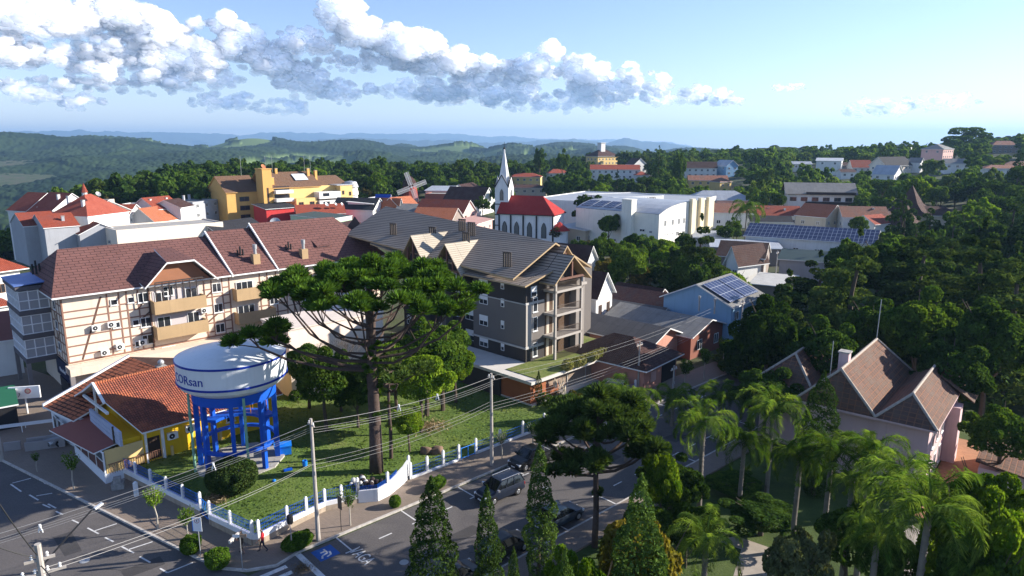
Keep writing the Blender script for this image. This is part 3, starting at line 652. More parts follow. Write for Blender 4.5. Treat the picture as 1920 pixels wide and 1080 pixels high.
for x in (0, 4.4, 5.6, 6.4, 7.6, 8.8, 15.1, 16.0, 17.3, 18.2, 22.2, 23.2, 24.4, 25.8, 26.8): vb(x, 4.3, 11.5)
for a, b in (((3.9, 11.3), (1.4, 4.5)), ((9.0, 8.9), (7.0, 7.4)), ((9.0, 6.0), (7.0, 4.6)), ((9.0,11),(7.6,9.3)), ((15.2,9.4),(17.2,10.9)), ((15.2,6.2),(17.2,7.6))):
    d = Vector((b[0]-a[0], 0, b[1]-a[1])); n = Vector((-d.z, 0, d.x)).normalized()*.09; A = Vector((a[0], -.036, a[1])); B = Vector((b[0], -.036, b[1]))
    m.slab([A+n, B+n, B-n, A-n], 0.0, 0); m.poly([A-n, B-n, B+n, A+n])
m.build('timber_bands', TIMB, root)
m = MB()                                      # bands on the shaded end
def hbe(z, y0, y1, w=.16): m.box(-.03, y0, z, -.002, y1, z+w)
def vbe(y, z0, z1, w=.16): m.box(-.034, y, z0, -.002, y+w, z1)
for z in (4.25, 5.2, 6.3, 7.4, 8.5, 9.6, 10.7, 11.6): hbe(z, 0, 5)
for y in (0, 1.1, 2.3, 3.6, 4.9): vbe(y, 4.3, 11.8)
for z in (6.3, 8.5): 
    for (y0, z0, y1, z1) in ((2.4, z, 3.6, z+1.1), (3.6, z, 2.4, z+1.1)):
        d = Vector((0, y1-y0, z1-z0)); n = Vector((0, -d.z, d.y)).normalized()*.07; A = Vector((-.036, y0, z0)); B = Vector((-.036, y1, z1)); m.poly([A-n, A+n, B+n, B-n]); m.poly([A-n, B-n, B+n, A+n])
for y in np.arange(-1.8, 0, .45): m.box(-.335, y, 3.35, -.302, y+.1, 4.05)
m.build('end_wall_bands', TIMB, root)
m = MB()                                      # three stepped roof sections, the left end hipped
def rsec(x0, x1, zr, hipl=0, hipr=0, ov=.9):
    y0, ym, y1 = -ov, 7.0, 14+ov; ze = ZE+.05; k = .18
    a = (x0, y0, ze); b = (x1, y0, ze); c = (x1, y1, ze); d = (x0, y1, ze); r0 = (x0+hipl, ym, zr); r1 = (x1-hipr, ym, zr)
    m.slab([a, b, r1, r0], k, 0, 1); m.slab([c, d, r0, r1], k, 0, 1)
    if hipl: m.slab([d, a, r0], k, 0, 1)
    if hipr: m.slab([b, c, r1], k, 0, 1)
    m.poly([(x1-.4, y0+1, ze-.1), (x1-.4, y1-1, ze-.1), (x1-.4, ym, zr-.2)], 2); m.poly([(x0+.4+hipl*.0, y1-1, ze-.1), (x0+.4, y0+1, ze-.1), (x0+.4, ym, zr-.2)], 2) if not hipl else None
rsec(-.9, 18.3, 16.1, hipl=2.6); rsec(18.5, 24.3, 16.7); rsec(24.5, 41.6, 17.3, hipr=4.2)
m.build('roof', [SHING, WHITE, DBR], root)
m = MB()                                      # white rake boards on the steps
for x, z in ((18.5, 16.7), (24.5, 17.3)):
    m.slab([(x-.12, -.95, ZE+.12), (x+.05, -.95, ZE+.12), (x+.05, 7, z+.1), (x-.12, 7, z+.1)], .32)
m.build('rake_boards', WHITE, root)
m = MB()                                      # dormer over the balcony: clipped gable
xl, xr, zt, zb, yf = 8.0, 16.3, 14.6, 11.95, -1.9
yb = 4.2
m.slab([(xl, yf, zb), (xl+2.6, yf, zt), (xl+3.2, yb, zt+.6), (xl-.1, 0.3, zb+.5)][::-1], .2, 0, 1)
m.slab([(xr, yf, zb), (xr+.1, .3, zb+.5), (xr-3.2, yb, zt+.6), (xr-2.6, yf, zt)][::-1], .2, 0, 1)
m.slab([(xl+2.6, yf, zt), (xr-2.6, yf, zt), (xr-3.2, yb, zt+.9), (xl+3.2, yb, zt+.9)], .2, 0, 1)
m.poly([(xl+.6, -.9, zb), (xr-.6, -.9, zb), (xr-2.8, -.9, zt-.2), (xl+2.8, -.9, zt-.2)], 2)
m.build('dormer', [SHING, WHITE, paint('dormer_soffit', (.30,.13,.07), .8, .1)], root)
def balcony(x0, x1, z, dy=1.5):
    b = MB(); b.box(x0, -dy, z, x1, -dy+.15, z+1.5); b.box(x0, -dy+.15, z, x0+.15, -.04, z+1.5); b.box(x1-.15, -dy+.15, z, x1, -.04, z+1.5); b.box(x0+.15, -dy+.15, z, x1-.15, -.04, z+.18)
    o = b.build('balcony', OCHRE, root)
for z in (8.55, 5.5): balcony(8.9, 14.8, z)
for z in (8.6, 5.5): balcony(18.6, 23.6, z, 1.4)
m = MB()
for i, x in enumerate(np.linspace(9.2, 14.6, 8)): m.box(x, -1.4, 10.1, x+.09, -1.31, 12.2)
m.box(9.2, -1.42, 12.2, 14.8, -1.3, 12.35); m.build('balcony_screen', DBR, root)
m = MB()                                       # flat greyed sheets behind the balconies, recess shade put into their colour
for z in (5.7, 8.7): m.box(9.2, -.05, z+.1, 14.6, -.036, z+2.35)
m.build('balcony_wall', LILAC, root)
for z in (5.7, 8.7): 
    win(root, 10.2, -.05, z+.3, 'f', 1.5, 1.9); win(root, 13.6, -.05, z+.3, 'f', 1.4, 1.9)
win(root, 20.2, -.05, 8.8, 'f', 2.2, 2.0); win(root, 20.2, -.05, 5.7, 'f', 2.2, 2.0); win(root, 10.4, -.05, 2.7+.3, 'f', 1.5, 1.2)
for z in (9.9, 7.25, 4.7):
    win(root, 5.15, -.03, z+.2, 'f', .75, .7); win(root, 7.15, -.03, z+.1, 'f', .7, .7) if z < 9 else win(root, 6.9, -.03, z+.2, 'f', .7, .7)
for x, z in ((8.2, 9.95), (11.0, 10.3), (16.7, 9.9), (16.7, 7.3), (16.7, 4.7), (24.0, 9.8), (24.0, 7.2), (8.2, 4.9), (8.2, 7.0), (28.5, 9.8), (31.5, 9.8), (34.5, 9.8), (28.5, 7), (34.5, 7), (37.5, 9.8)): win(root, x, -.035, z, 'f', 1.15, 1.15)
for z in (5.2, 7.7, 10.0): win(root, -.03, 2.95, z, 'l', 1.0, 1.0)
for x, z in ((3.0, 7.6), (4.6, 7.7), (5.2, 4.95), (3.6, 4.6), (7.6, 5.0), (14.9, 7.6)): ac_unit(root, x, -.03, z)
m = MB()                                       # glazed bay stack on the end wall
for z in (4.3, 7.05, 9.8):
    m.box(-3.0, 5.2, z-.55, .0, 12.6, z, 1)
m.box(-3.1, 5.1, 12.1, 0, 12.7, 12.55, 1); m.slab([(-3.2, 5.0, 12.75), (0, 5.0, 12.95), (0, 12.8, 12.95), (-3.2, 12.8, 12.75)], .12, 2)
for z in (4.3, 7.05, 9.8):
    m.box(-2.85, 5.4, z, -.01, 12.4, z+2.2, 3)
    for y in np.arange(5.35, 12.5, .87): m.box(-2.92, y, z, -2.85, y+.09, z+2.25)
    for x in (-2.92, -2.0, -1.05, -.12): m.box(x, 5.32, z, x+.1, 5.4, z+2.25); m.box(x, 12.4, z, x+.1, 12.48, z+2.25)
    for zz in (z+.02, z+1.05, z+2.1): m.box(-2.94, 5.3, zz, -2.85, 12.5, zz+.09); m.box(-2.85, 5.3, zz, -.02, 5.4, zz+.09)
m.build('glazed_bay', [paint('bay_frame', (.82,.82,.84), .6), paint('bay_floor_band', (.11,.10,.11), .8), paint('blue_canopy', (.10,.17,.42), .5), glass('bay_glass', (.30,.31,.34), .3)], root)
for q_ in ((-3, 5.2, 0, -2.6, 5.6, 3.75), (-3, 12.2, 0, -2.6, 12.6, 3.75), (-.35, -1.9, 0, .1, -1.4, 3.3)): MB().box(*q_).build('pillar', paint('dark_grey_stone', (.22,.2,.2), .8), root)  # pillars of one even dark grey
# shop front with fascia sign
m = MB(); m.box(-.02, .5, 1.9, .19, 6.2, 3.9); m.box(-.08, 1.0, 0, .19, 4.9, 1.85, 1); fs = m.build('shop_front', [paint('navy_sign', (.008,.014,.06), .5), DKGLASS], root)
def text_mesh(s, size, mat, name='lettering', extr=.02, parent=None, loc=(0,0,0), rot=(0,0,0), bend=None, font_shear=0, align='CENTER'):
    cu = bpy.data.curves.new('t', 'FONT'); cu.body = s; cu.size = size; cu.extrude = extr; cu.align_x = align; cu.shear = font_shear; cu.resolution_u = 3
    to = bpy.data.objects.new('t', cu); COL.objects.link(to); bpy.context.view_layer.update()
    me = bpy.data.meshes.new_from_object(to.evaluated_get(bpy.context.evaluated_depsgraph_get())); bpy.data.objects.remove(to); bpy.data.curves.remove(cu)
    me.materials.clear(); me.materials.append(mat); me.name = name
    if bend:
        for v in me.vertices:
            a = v.co.x/bend[0]+bend[1]; rr = bend[0]+v.co.z; v.co = Vector((rr*math.cos(a), rr*math.sin(a), v.co.y))
    o = bpy.data.objects.new(name, me); COL.objects.link(o); o.location = loc; o.rotation_euler = rot
    if parent: o.parent = parent
    return o
text_mesh('Quanadisel', .62, WHITE, parent=fs, loc=(-.05, 3.3, 2.55), rot=(math.pi/2, 0, -math.pi/2))
def stack(root, x, y, z, n=3, mat=DARK, h=1.2, step=.35, dirn=(1, 0)):
    for i in range(n):
        m = MB(); m.tube((x+i*step*dirn[0], y+i*step*dirn[1], z), (x+i*step*dirn[0], y+i*step*dirn[1], z+h+(.4 if i == n//2 and n == 3 else 0)), .11, .11, 10); m.tube((x+i*step*dirn[0], y+i*step*dirn[1], z+h-.05), (x+i*step*dirn[0], y+i*step*dirn[1], z+h+.08), .15, .15, 10) if n != 3 else None
        m.build('vent_pipe', mat, root)
stack(root, 20.6, 2.2, 13.4); stack(root, 27.2, 2.0, 13.4); stack(root, -.6, 9, 13.2, 3)
for x, y, z in ((22.3, .8, 12.7), (29, .6, 12.7)):
    c = MB(); c.box(x-.45, y-.45, z-.6, x+.45, y+.45, z+1.3); c = c.build('chimney', OCHRE, root); k = MB(); k.tube((x, y, z+1.3), (x, y, z+2.4), .2, .2, 12); k.tube((x, y, z+2.0), (x, y, z+2.55), .28, .28, 12); k.build('cowl', GREYM, c)
dish(root, 29, 8.5, 16.4, .75, -.5)
m = MB(); m.slab([(31.6,1.6,14.0),(33.9,1.6,14.0),(33.9,3.8,15.0),(31.6,3.8,15.0)], .12, 1); m.box(31.8, 1.8, 12.9, 33.7, 3.4, 13.9, 0); m.build('skylight_dormer', [CURT, SHING], root)
m = MB(); m.tube((8.75, -.12, 0), (8.75, -.12, 11.9), .06, .06, 6); m.build('downpipe', DBR, root)
# ================= plain cream building behind the water tower =================
r2 = empty('blank_walled_building', (-48.8, 73.0, 0), R(44.3), 'low cream building with blank walls behind the water tower and monkey puzzle tree', 'building')
r2.location = Vector((-48.8, 73.0, 0))+Matrix.Rotation(R(44.3), 3, 'Z') @ Vector((17.4, -17.2, 0))
PINKC = paint('pinkish_cream_render', (.80,.66,.57), .85, .06, .3, streak=.1)
m = MB(); m.box(0, 0, 0, 12.2, 6.5, 8.1); m.build('wall', PINKC, r2)
m = MB(); m.box(-.1, -.1, 8.1, 12.3, 6.6, 8.28); m.build('parapet_cap', paint('pale_cap', (.7,.6,.52), .8), r2)
# ================= new grey apartment building =================
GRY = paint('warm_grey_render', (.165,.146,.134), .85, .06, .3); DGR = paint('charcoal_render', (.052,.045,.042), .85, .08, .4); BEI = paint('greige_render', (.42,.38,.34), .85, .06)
LAM = tiles('grey_brown_roof_battens', (.37,.30,.235), (.34,.275,.215), (.05,.042,.036), 60., .42, .055, bump=.06, dsc=.15); RAKE = paint('ochre_rake_boards', (.42,.30,.17), .7, .1); WOODB = paint('red_brown_beam', (.17,.085,.06), .7, .15, 2)
root = empty('apartment_building', (1.6, 77.6, 0), R(45.5), 'new grey and charcoal apartment block with steep grey-brown gabled roofs and corner balconies', 'building')
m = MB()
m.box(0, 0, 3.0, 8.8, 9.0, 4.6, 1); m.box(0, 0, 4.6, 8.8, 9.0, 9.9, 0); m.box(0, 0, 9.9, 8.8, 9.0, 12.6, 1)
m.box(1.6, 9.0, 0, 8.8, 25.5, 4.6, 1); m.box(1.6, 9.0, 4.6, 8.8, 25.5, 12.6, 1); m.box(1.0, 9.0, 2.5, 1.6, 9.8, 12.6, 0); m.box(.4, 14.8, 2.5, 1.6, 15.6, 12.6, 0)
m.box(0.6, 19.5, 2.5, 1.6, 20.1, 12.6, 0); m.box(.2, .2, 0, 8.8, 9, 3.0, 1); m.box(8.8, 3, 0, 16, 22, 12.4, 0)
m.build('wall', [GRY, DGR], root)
PBD = paint('pale_band', (.5,.48,.45), .8); MB().box(-.12, -.12, 4.55, 3.0, 0, 4.85).box(-.12, 0, 4.55, 0, 9.1, 4.75).build('floor_band', PBD, root); MB().box(-.12, -.12, 9.85, 3.0, 0, 10.1).box(-.1, 0, 9.86, 0, 9.05, 9.98).build('floor_band', PBD, root)
m = MB(); m.box(-.02, -.05, 4.85, 1.0, 0, 9.85); m.build('corner_panel', BEI, root)
# corner balcony tower (faces the sun)
m = MB()
for z in (3.0, 5.75, 8.5, 11.3):
    m.box(3.0, -1.9, z-.28, 8.0, 0, z)
m.box(3.0, -1.9, 3.0, 3.25, -1.6, 12.6); m.box(7.75, -1.9, 3.0, 8.0, -1.6, 12.6); m.box(8.0, -.9, 3.0, 9.6, 2.0, 12.4, 1); m.box(7.9, -1.1, 11.1, 9.8, 2.1, 11.4)
m.build('balcony_frame', [BEI, paint('greige_dark_render', (.28,.25,.225), .85)], root)
for z in (3.0, 5.75, 8.5, 11.3):
    b = MB(); b.box(3.3, -.06, z+.02, 7.7, -.01, z+2.3, 0); b.build('balcony_door', glass('warm_glass', (.12,.08,.055), .15), root)
    b = MB(); b.box(3.5, -.09, z+.05, 3.95, -.065, z+2.2); b.box(4.6, -.09, z+.05, 5.3, -.065, z+2.2); b.build('curtain', paint('cream_curtain', (.6,.52,.42), .9), root)
    b = MB(); b.box(3.3, -1.88, z+.95, 7.7, -1.82, z+1.0); 
    for x in np.arange(3.35, 7.7, .16): b.box(x, -1.87, z, x+.025, -1.84, z+.95)
    b.build('railing', paint('bronze_rail', (.12,.09,.07), .5), root)
for x, z in ((1.55, 3.2), (1.55, 6.3), (1.55, 9.0-.4)): win(root, x, 0, z+.2, 'f', .8, 1.7)
win(root, 1.3, 0, 10.6, 'f', 1.0, 1.3, 'shut')
for z in (3.15, 5.85, 8.55, 11.0-.3): win(root, 0, 7.1, z+.3, 'l', 1.5, 1.3, 'shut'); win(root, 0, 3.0+.8, z+.5, 'l', .55, 1.0, 'shut')
for z in (2.9, 5.6, 8.3, 10.8): win(root, 1.6, 11.0, z+.2, 'l', 2.4, 1.4, 'shut'); win(root, 1.6, 13.8, z+.2, 'l', .9, 1.3, 'shut'); win(root, 1.6, 17.0, z+.2, 'l', 1.3, 1.3, 'shut'); win(root, 1.6, 18.8, z, 'l', .9, 1.2, 'shut'); win(root, 1.6, 21.5, z, 'l', 1.9, 1.5, 'shut'); win(root, 1.6, 24.2, z, 'l', 1.2, 1.3, 'shut')
win(root, 1.6, 20.8, .1, 'l', 1.8, 2.1, 'white'); win(root, 1.6, 12.8, .6, 'l', .8, .8)
# roofs
m = MB(); zr0, zr1 = 16.35, 18.6
m.slab([(-.9, 1.2, 12.9), (6.5, 1.2, zr0), (6.5, 36.0, zr1), (-.9, 36.0, 14.9)][::-1], .2, 0, 1)
m.slab([(6.5, 1.2, zr0), (13.6, 1.2, 12.5), (13.6, 36, 14.2), (6.5, 36, zr1)][::-1], .2, 0, 1)
m.build('roof', [LAM, RAKE], root)
m = MB(); m.slab([(-1.2, -1.0, 12.4), (4.2, -1.0, 13.75), (4.2, 9.8, 13.8), (-1.2, 9.8, 12.45)][::-1], .18, 0, 1); m.build('lower_roof', [LAM, RAKE], root); m = MB()
m.slab([(-1.0, 20.6, 13.2), (3.0, 20.6, 14.5), (3.0, 29.5, 15.8), (-1.0, 29.5, 14.2)][::-1], .18, 0, 1); m.build('lower_roof', [LAM, RAKE], root)
def gabroof(name, xa, xb, yf, yb, ze, zt, wall=False):
    """gable facing -y (front) whose ridge runs back along y"""
    m = MB(); xm = (xa+xb)/2
    m.slab([(xa, yf, ze), (xm, yf, zt), (xm, yb, zt), (xa, yb, ze)][::-1], .2, 0, 1); m.slab([(xm, yf, zt), (xb, yf, ze), (xb, yb, ze), (xm, yb, zt)][::-1], .2, 0, 1)
    m.poly([(xa+.7, yf+1.3, ze-.1), (xb-.7, yf+1.3, ze-.1), (xm, yf+1.3, zt-.45)], 2)
    o = m.build(name, [LAM, RAKE, DGR], root); b = MB(); b.box(xa+1.1, yf+.25, ze+.25, xb-1.1, yf+.45, ze+.5); b.box(xm-.1, yf+.25, ze+.5, xm+.1, yf+.45, zt-.35); b.build('gable_truss', WOODB, o)
gabroof('balcony_gable', 2.2, 8.9, -2.5, 6, 12.3, 15.3); gabroof('rear_gable', 4.6, 10.4, .2, 7, 12.5, 16.0)
def gabroof_l(ya, yb, xf, xb, ze, zt, gl):
    """gable facing -x"""
    m = MB(); ym = (ya+yb)/2
    m.slab([(xf, ya, ze), (xb, ya, ze), (xb, ym, zt), (xf, ym, zt)], .2, 0, 1); m.slab([(xf, ym, zt), (xb, ym, zt), (xb, yb, ze), (xf, yb, ze)], .2, 0, 1)
    m.poly([(xf+1.1, yb-.6, ze-.1), (xf+1.1, ya+.6, ze-.1), (xf+1.1, ym, zt-.4)], 2); m.box(xf+1.1, ya+.6, 10, 1.7, yb-.6, ze, 2)
    o = m.build('dormer', [LAMB, RAKE, DGR], root)
    b = MB(); b.box(xf+.25, ya+.9, ze+.1, xf+.5, yb-.9, ze+.38)
    for y in (ym-1.2, ym-.1, ym+1.1): b.box(xf+.27, y, ze+.38, xf+.48, y+.2, zt-.45-abs(y+.1-ym)*.95)
    b.build('gable_truss', WOODB, o); win(o, xf+1.1, ym+gl, 10.9, 'l', 1.9, 1.3, 'white')
LAMB = tiles('sun_tinted_roof_battens', (.50,.43,.34), (.47,.41,.325), (.27,.23,.18), 60., .3, .03, bump=.02, dsc=.15)  # paler copy of the roof battens, sunlight on the dormers put into the colour
gabroof_l(9.4, 15.4, -1.6, 4.2, 12.3, 15.9, 0); gabroof_l(15.8, 21.6, -2.0, 4.4, 12.6, 16.4, 0)
BRZ = paint('bronze_pipe', (.085,.068,.055), .5, .1)
for x, y, z in ((.6, 4.2, 12.8), (2.2, 13.2, 14.2), (4.9, 17.0, 15.4), (1.9, 19.6, 14.4), (1.2, 27.5, 14.3), (4.4,14.6,15.2)): stack(root, x, y, z+.5, 4, BRZ, 2.2, .3, (0.25, -1))
m = MB(); m.slab([(3.6, 30.5, 15.2), (9.4, 30.5, 15.2), (6.5, 30.5, 17.6)], .1); 
# podium with lawn roof and glazed lobby
m = MB()
m.box(-4.6, -5.2, 2.62, 9.9, 3.0, 2.95, 0); m.box(-4.6, 3.0, 2.62, -.01, 11.5, 2.95, 0); m.build('podium_slab', paint('pale_podium', (.62,.58,.53), .8), root)
m = MB(); m.box(-3.4, -5.0, 2.96, 9.7, -.1, 3.02); m.box(9.7, -5.0, 2.96, 13.8, 3.0, 3.02); m.build('roof_lawn', blend('roof_grass', [(.10,.14,.03), (.16,.19,.05), (.20,.19,.08)], .8, bump=.05), root)
m = MB(); m.box(9.9, -5.2, 2.62, 14.0, 3.2, 2.95); m.build('podium_edge', paint('pale_podium', (.62,.58,.53)), root)
m = MB(); m.box(-3.9, -3.9, 0.2, 9.6, -3.85, 2.6); m.build('lobby_glass', glass('lobby_glass', (.35,.27,.21), .25), root)
m = MB(); m.box(-4.2, -5.0, 0, 10.2, -.1, .22, 0); m.box(-4.1, -4.6, .2, -1.6, -.1, 2.6, 1); m.box(-1.5, -4.4, .22, .8, -4.2, 1.3, 1); m.build('terrace', [paint('terrace_edge', (.6,.56,.5)), paint('terracotta_panel', (.36,.12,.05), .8)], root)
m = MB()
for x in (-3.9, -.5, 2.8, 6.2, 9.6): m.box(x, -4.0, .2, x+.1, -3.84, 2.62)
m.build('lobby_mullion', paint('pale_band', (.5,.48,.45)), root)
m = MB(); m.box(-4.4, -.1, 0, -4.1, 11, 2.6); m.build('side_wall', DGR, root)
B2R = root
# ================= streets =================
ASPH = blend('asphalt', [(.085,.078,.078), (.12,.109,.106), (.105,.096,.094), (.155,.14,.134)], .12, bump=.008, fine=9); ASPH2 = ASPH
PAVE = tiles('paver_sidewalk', (.28,.22,.18), (.24,.19,.155), (.16,.13,.11), .24, .12, .01, off=.5, bump=.01, dirt=(.19,.155,.12), dsc=.35)
KERB = paint('kerb_stone', (.50,.46,.42), .85, .35, 3); RWHT = paint('road_paint', (.62,.61,.60), .7, .25, 3)
LAWN = blend('lawn', [(.058,.100,.018), (.085,.138,.026), (.115,.165,.036), (.15,.175,.055)], .22, bump=.06, fine=7)
def sheet(name, pts, z, mat, kind='structure', t=None):
    m = MB(); P = [(p.x, p.y, z) for p in pts]
    if t: m.slab(P, t)
    else: m.poly(P)
    o = m.build(name, mat)
    if kind: o['kind'] = kind
    return o
LA_, LB_ = ST(-24.4, -26.2), ST(-18.2, -3.9)
ld = (LB_-LA_).normalized(); ln = Vector((-ld.y, ld.x, 0)); ln = ln if ln.x < 0 or True else ln
if (SO-LA_).dot(ln) > 0: ln = -ln           # points to the left street's far side
sheet('road', [LB_+ld*60, LA_-ld*40, LA_-ld*40+ln*16, LB_+ld*60+ln*16], .004, ASPH)
sheet('road', [ST(-19.5, 0.3), ST(-19.5, 11.1), ST(95, 11.1), ST(95, 0)][::-1], .008, ASPH)
sheet('road', [ST(-16.5, .05), ST(-19.0, -7), ST(-32, 8), ST(-14, 30), ST(-14, 10)][::-1], .006, ASPH)
# corner pavement and pavement along both streets
lw = 6.6
f1, f2, f3, f4 = G(230, 895), G(378, 970), G(395, 985), G(475, 1025); f5 = G(487, 1024)
walk = [ST(-12.8, 0), ST(-14.6, .5), ST(-16.3, -.3), ST(-17.4, -1.6), LB_, LA_, LA_-ld*40, LA_-ld*40-ln*14, LA_-ln*14+ld*3, f1-ln*1.5, ST(-12, -9), ST(-12, -3.6)]
sheet('pavement', walk, .14, PAVE, t=.2)
sheet('pavement', [ST(-12.8, 0), ST(-12.0, -3.6), ST(95, -3.6), ST(95, 0)][::-1], .14, PAVE, t=.2)
sheet('pavement', [ST(-6, 11.1), ST(-6, 13.2), ST(95, 13.2), ST(95, 11.1)], .14, PAVE, t=.2)
def kerb(a, b, w=.16, name='kerb'):
    d = (b-a).normalized(); n = Vector((-d.y, d.x, 0))*w/2
    m = MB(); m.slab([(p.x, p.y, .15) for p in (a+n, a-n, b-n, b+n)][::1], .2); o = m.build(name, KERB); o['kind'] = 'structure'
kerb(ST(-12.8, .05), ST(95, .05)); kerb(ST(-6, 11.05), ST(95, 11.05)); kerb(LB_, LA_-ld*40)
for a, b in ((ST(-12.8, .05), ST(-14.6, .55)), (ST(-14.6, .55), ST(-16.3, -.25)), (ST(-16.3, -.25), ST(-17.4, -1.6)), (ST(-17.4, -1.6), LB_)): kerb(a, b)
# painted markings, each line a sheet 4 mm above the asphalt
mk = MB()
def line(a, b, w=.12, z=.013):
    d = (b-a).normalized(); n = Vector((-d.y, d.x, 0))*w/2; mk.poly([(p.x, p.y, z) for p in (a-n, b-n, b+n, a+n)])
def lp(a, b, w=.12): line(G(*a), G(*b), w)
for a, b in (((83,906),(142,896)), ((83,906),(103,912)), ((135,918),(147,924)), ((173,932),(190,940)), ((68,930),(98,925)), ((80,946),(94,952)), ((105,959),(118,965)), ((135,975),(150,982)), ((164,990),(185,1001)), ((176,996),(219,982)), ((197,1008),(213,1016)), ((228,1025),(251,1037)), ((240,1031),(286,1016)), ((262,1044),(282,1055)), ((300,1066),(314,1074)), ((314,1074),(362,1055)), ((23,906),(58,897)), ((20,908),(40,922)), ((55,928),(72,938)), ((90,945),(105,953))):
    lp(a, b)
for i in range(9): s = -9.9+i*5.6; line(ST(s, .15), ST(s, 2.35)); line(ST(s-.5, 2.35), ST(s+.5, 2.35)); line(ST(s+2.2, 2.35), ST(s+3.3, 2.35)) 
for i in range(8): s = -8+i*5.6; line(ST(s, 10.9), ST(s, 8.8)); line(ST(s-.5, 8.8), ST(s+.5, 8.8)); line(ST(s+2.2, 8.8), ST(s+3.3, 8.8))
line(ST(-12.9, .2), ST(-12.9, 9), .42)
for i in range(7): line(ST(-17.3, 1.0+i*.85), ST(-14.1, 1.0+i*.85), .4)
o = mk.build('road_markings', RWHT); o['kind'] = 'structure'
pt = MB(); rp = random.Random(2)
for (s_, n_, w_, h_) in ((-4, 5.5, 2.6, 1.1), (3, 6.2, 1.2, 3.2), (12, 4.8, 4, 1.0), (-14, 6.5, 1.4, 1.6), (22, 6, 2.2, 1.4), (-20, 2, 1.2, 2.6), (-22.5, -6, 2.4, 1.2), (-27, -3, 1.5, 1.5), (-25, -14, 1.1, 3.4)): pt.poly([(q.x+rp.uniform(-.12,.12), q.y+rp.uniform(-.12,.12), .0105) for q in (ST(s_, n_), ST(s_+w_, n_), ST(s_+w_, n_+h_), ST(s_, n_+h_))][::-1])
o = pt.build('road_patches', blend('asphalt_patch', [(.055,.052,.053), (.075,.07,.07)], .5, fine=12)); o['kind'] = 'structure'
ck = MB()
for i in range(26):
    q = ST(rp.uniform(-30, 26), rp.uniform(-14, 10)); a_ = rp.uniform(0, 6.28)
    if -18 < (q-SO).dot(SU) and (q-SO).dot(SN) < .6: continue
    for j in range(9):
        b_ = q+Vector((math.cos(a_), math.sin(a_), 0))*rp.uniform(.25, .6); d_ = (b_-q).normalized(); n_ = Vector((-d_.y, d_.x, 0))*rp.uniform(.008, .022); ck.poly([(v.x, v.y, .0118) for v in (q-n_, b_-n_, b_+n_, q+n_)]); q = b_; a_ += rp.uniform(-.7, .7)
o = ck.build('road_cracks', paint('crack_tar', (.02,.02,.02), .8)); o['kind'] = 'structure'
for s_, n_ in ((-8, 6), (6.5, 5.2), (-24, -9)): q = ST(s_, n_); m = MB(); m.lathe([(.32, .004), (.32, .016), (.27, .018), (.02, .018)], 18); o = m.build('manhole_cover', GREYM, loc=(q.x, q.y, 0)); tag(o, {-8: 'round iron manhole cover in the front street near the corner', 6.5: 'round iron manhole cover beside the parked cars', -24: 'round iron manhole cover in the shaded left street'}[s_], 'manhole cover')
# disabled bay badge and lettering painted on the asphalt
bd = MB(); c = ST(-11.4, 1.35); bd.poly([tuple(c+SU*a+SN*b+Vector((0, 0, .0))) for a, b in ((-.75,-.75),(.75,-.75),(.75,.75),(-.75,.75))][::-1]); 
for i, v in enumerate(bd.v): bd.v[i] = (v[0], v[1], .014)
def seg(a, b, w=.13, z=.018): 
    A, B = c+SU*a[0]+SN*a[1], c+SU*b[0]+SN*b[1]; d = (B-A).normalized(); n = Vector((-d.y, d.x, 0))*w/2; bd.poly([(p.x, p.y, z) for p in (A-n, B-n, B+n, A+n)], 1)
seg((.1, -.5), (.1, .1)); seg((.1, .1), (-.35, .2)); seg((.1, -.2), (-.3, -.2)); seg((-.35, .2), (-.5, .5)); seg((.3, .0), (.2, .4)); seg((.2, .4), (-.15, .5))
o = bd.build('parking_badge', [paint('blue_road_paint', (.02,.10,.35), .7, .2, 3), RWHT]); tag(o, 'blue square badge with white wheelchair symbol painted on the asphalt by the corner kerb', 'road marking')
t = text_mesh('VAGA', 1.35, RWHT, 'painted_word', .002); t.scale = (.62, 1.0, 1); c2 = G(668, 1047); t.location = (c2.x, c2.y, .016); t.rotation_euler = (0, 0, math.pi/2-SA-math.pi/2); tag(t, 'white word VAGA painted on the asphalt beside the blue badge', 'road marking')
# ================= raised lawn with its wall =================
gz = .85
corner = f5; wend = G(665, 935)
LW = [f1, f2, f3, f4, f5, G(540, 995), G(610, 960), G(672, 945)]
CW = [G(672, 945), G(708, 942), G(728, 932), G(745, 918), G(758, 907), G(767, 896)]
RW = [ST(-.9, -3.6), ST(16, -3.6), ST(30, -3.6)]
def lz(p):       # lawn height falls from the corner to the driveway gate
    s = (p-SO).dot(SU); return gz-.75*min(1, max(0, (s+9)/13.))
out = LW+CW[1:]+[ST(-.5, -3.7), ST(30, -3.7), ST(30, -12), ST(28, -36), ST(-4, -38), ST(-12, -36)]
import bmesh
def lawn_mesh():
    bm = bmesh.new(); vs = [bm.verts.new((p.x, p.y, 0)) for p in out]; bm.faces.new(vs); bmesh.ops.triangulate(bm, faces=bm.faces[:])
    for _ in range(4): bmesh.ops.subdivide_edges(bm, edges=[e for e in bm.edges if e.calc_length() > 1.8], cuts=1); bmesh.ops.triangulate(bm, faces=[f for f in bm.faces if len(f.verts) > 4])
    bmesh.ops.triangulate(bm, faces=bm.faces[:])
    for v in bm.verts: v.co.z = lz(v.co)-.04+.12*(float(vnoise(v.co.x/2.3, v.co.y/2.3, 3))-.5)
    bmesh.ops.recalc_face_normals(bm, faces=bm.faces[:])
    me = bpy.data.meshes.new('lawn'); bm.to_mesh(me); bm.free(); me.materials.append(LAWN)
    for p in me.polygons: p.use_smooth = True
    return me
def flipup(me):
    if sum(p.normal.z for p in me.polygons) < 0: me.flip_normals()
    return me
lo = link('lawn', flipup(lawn_mesh())); lo['kind'] = 'structure'
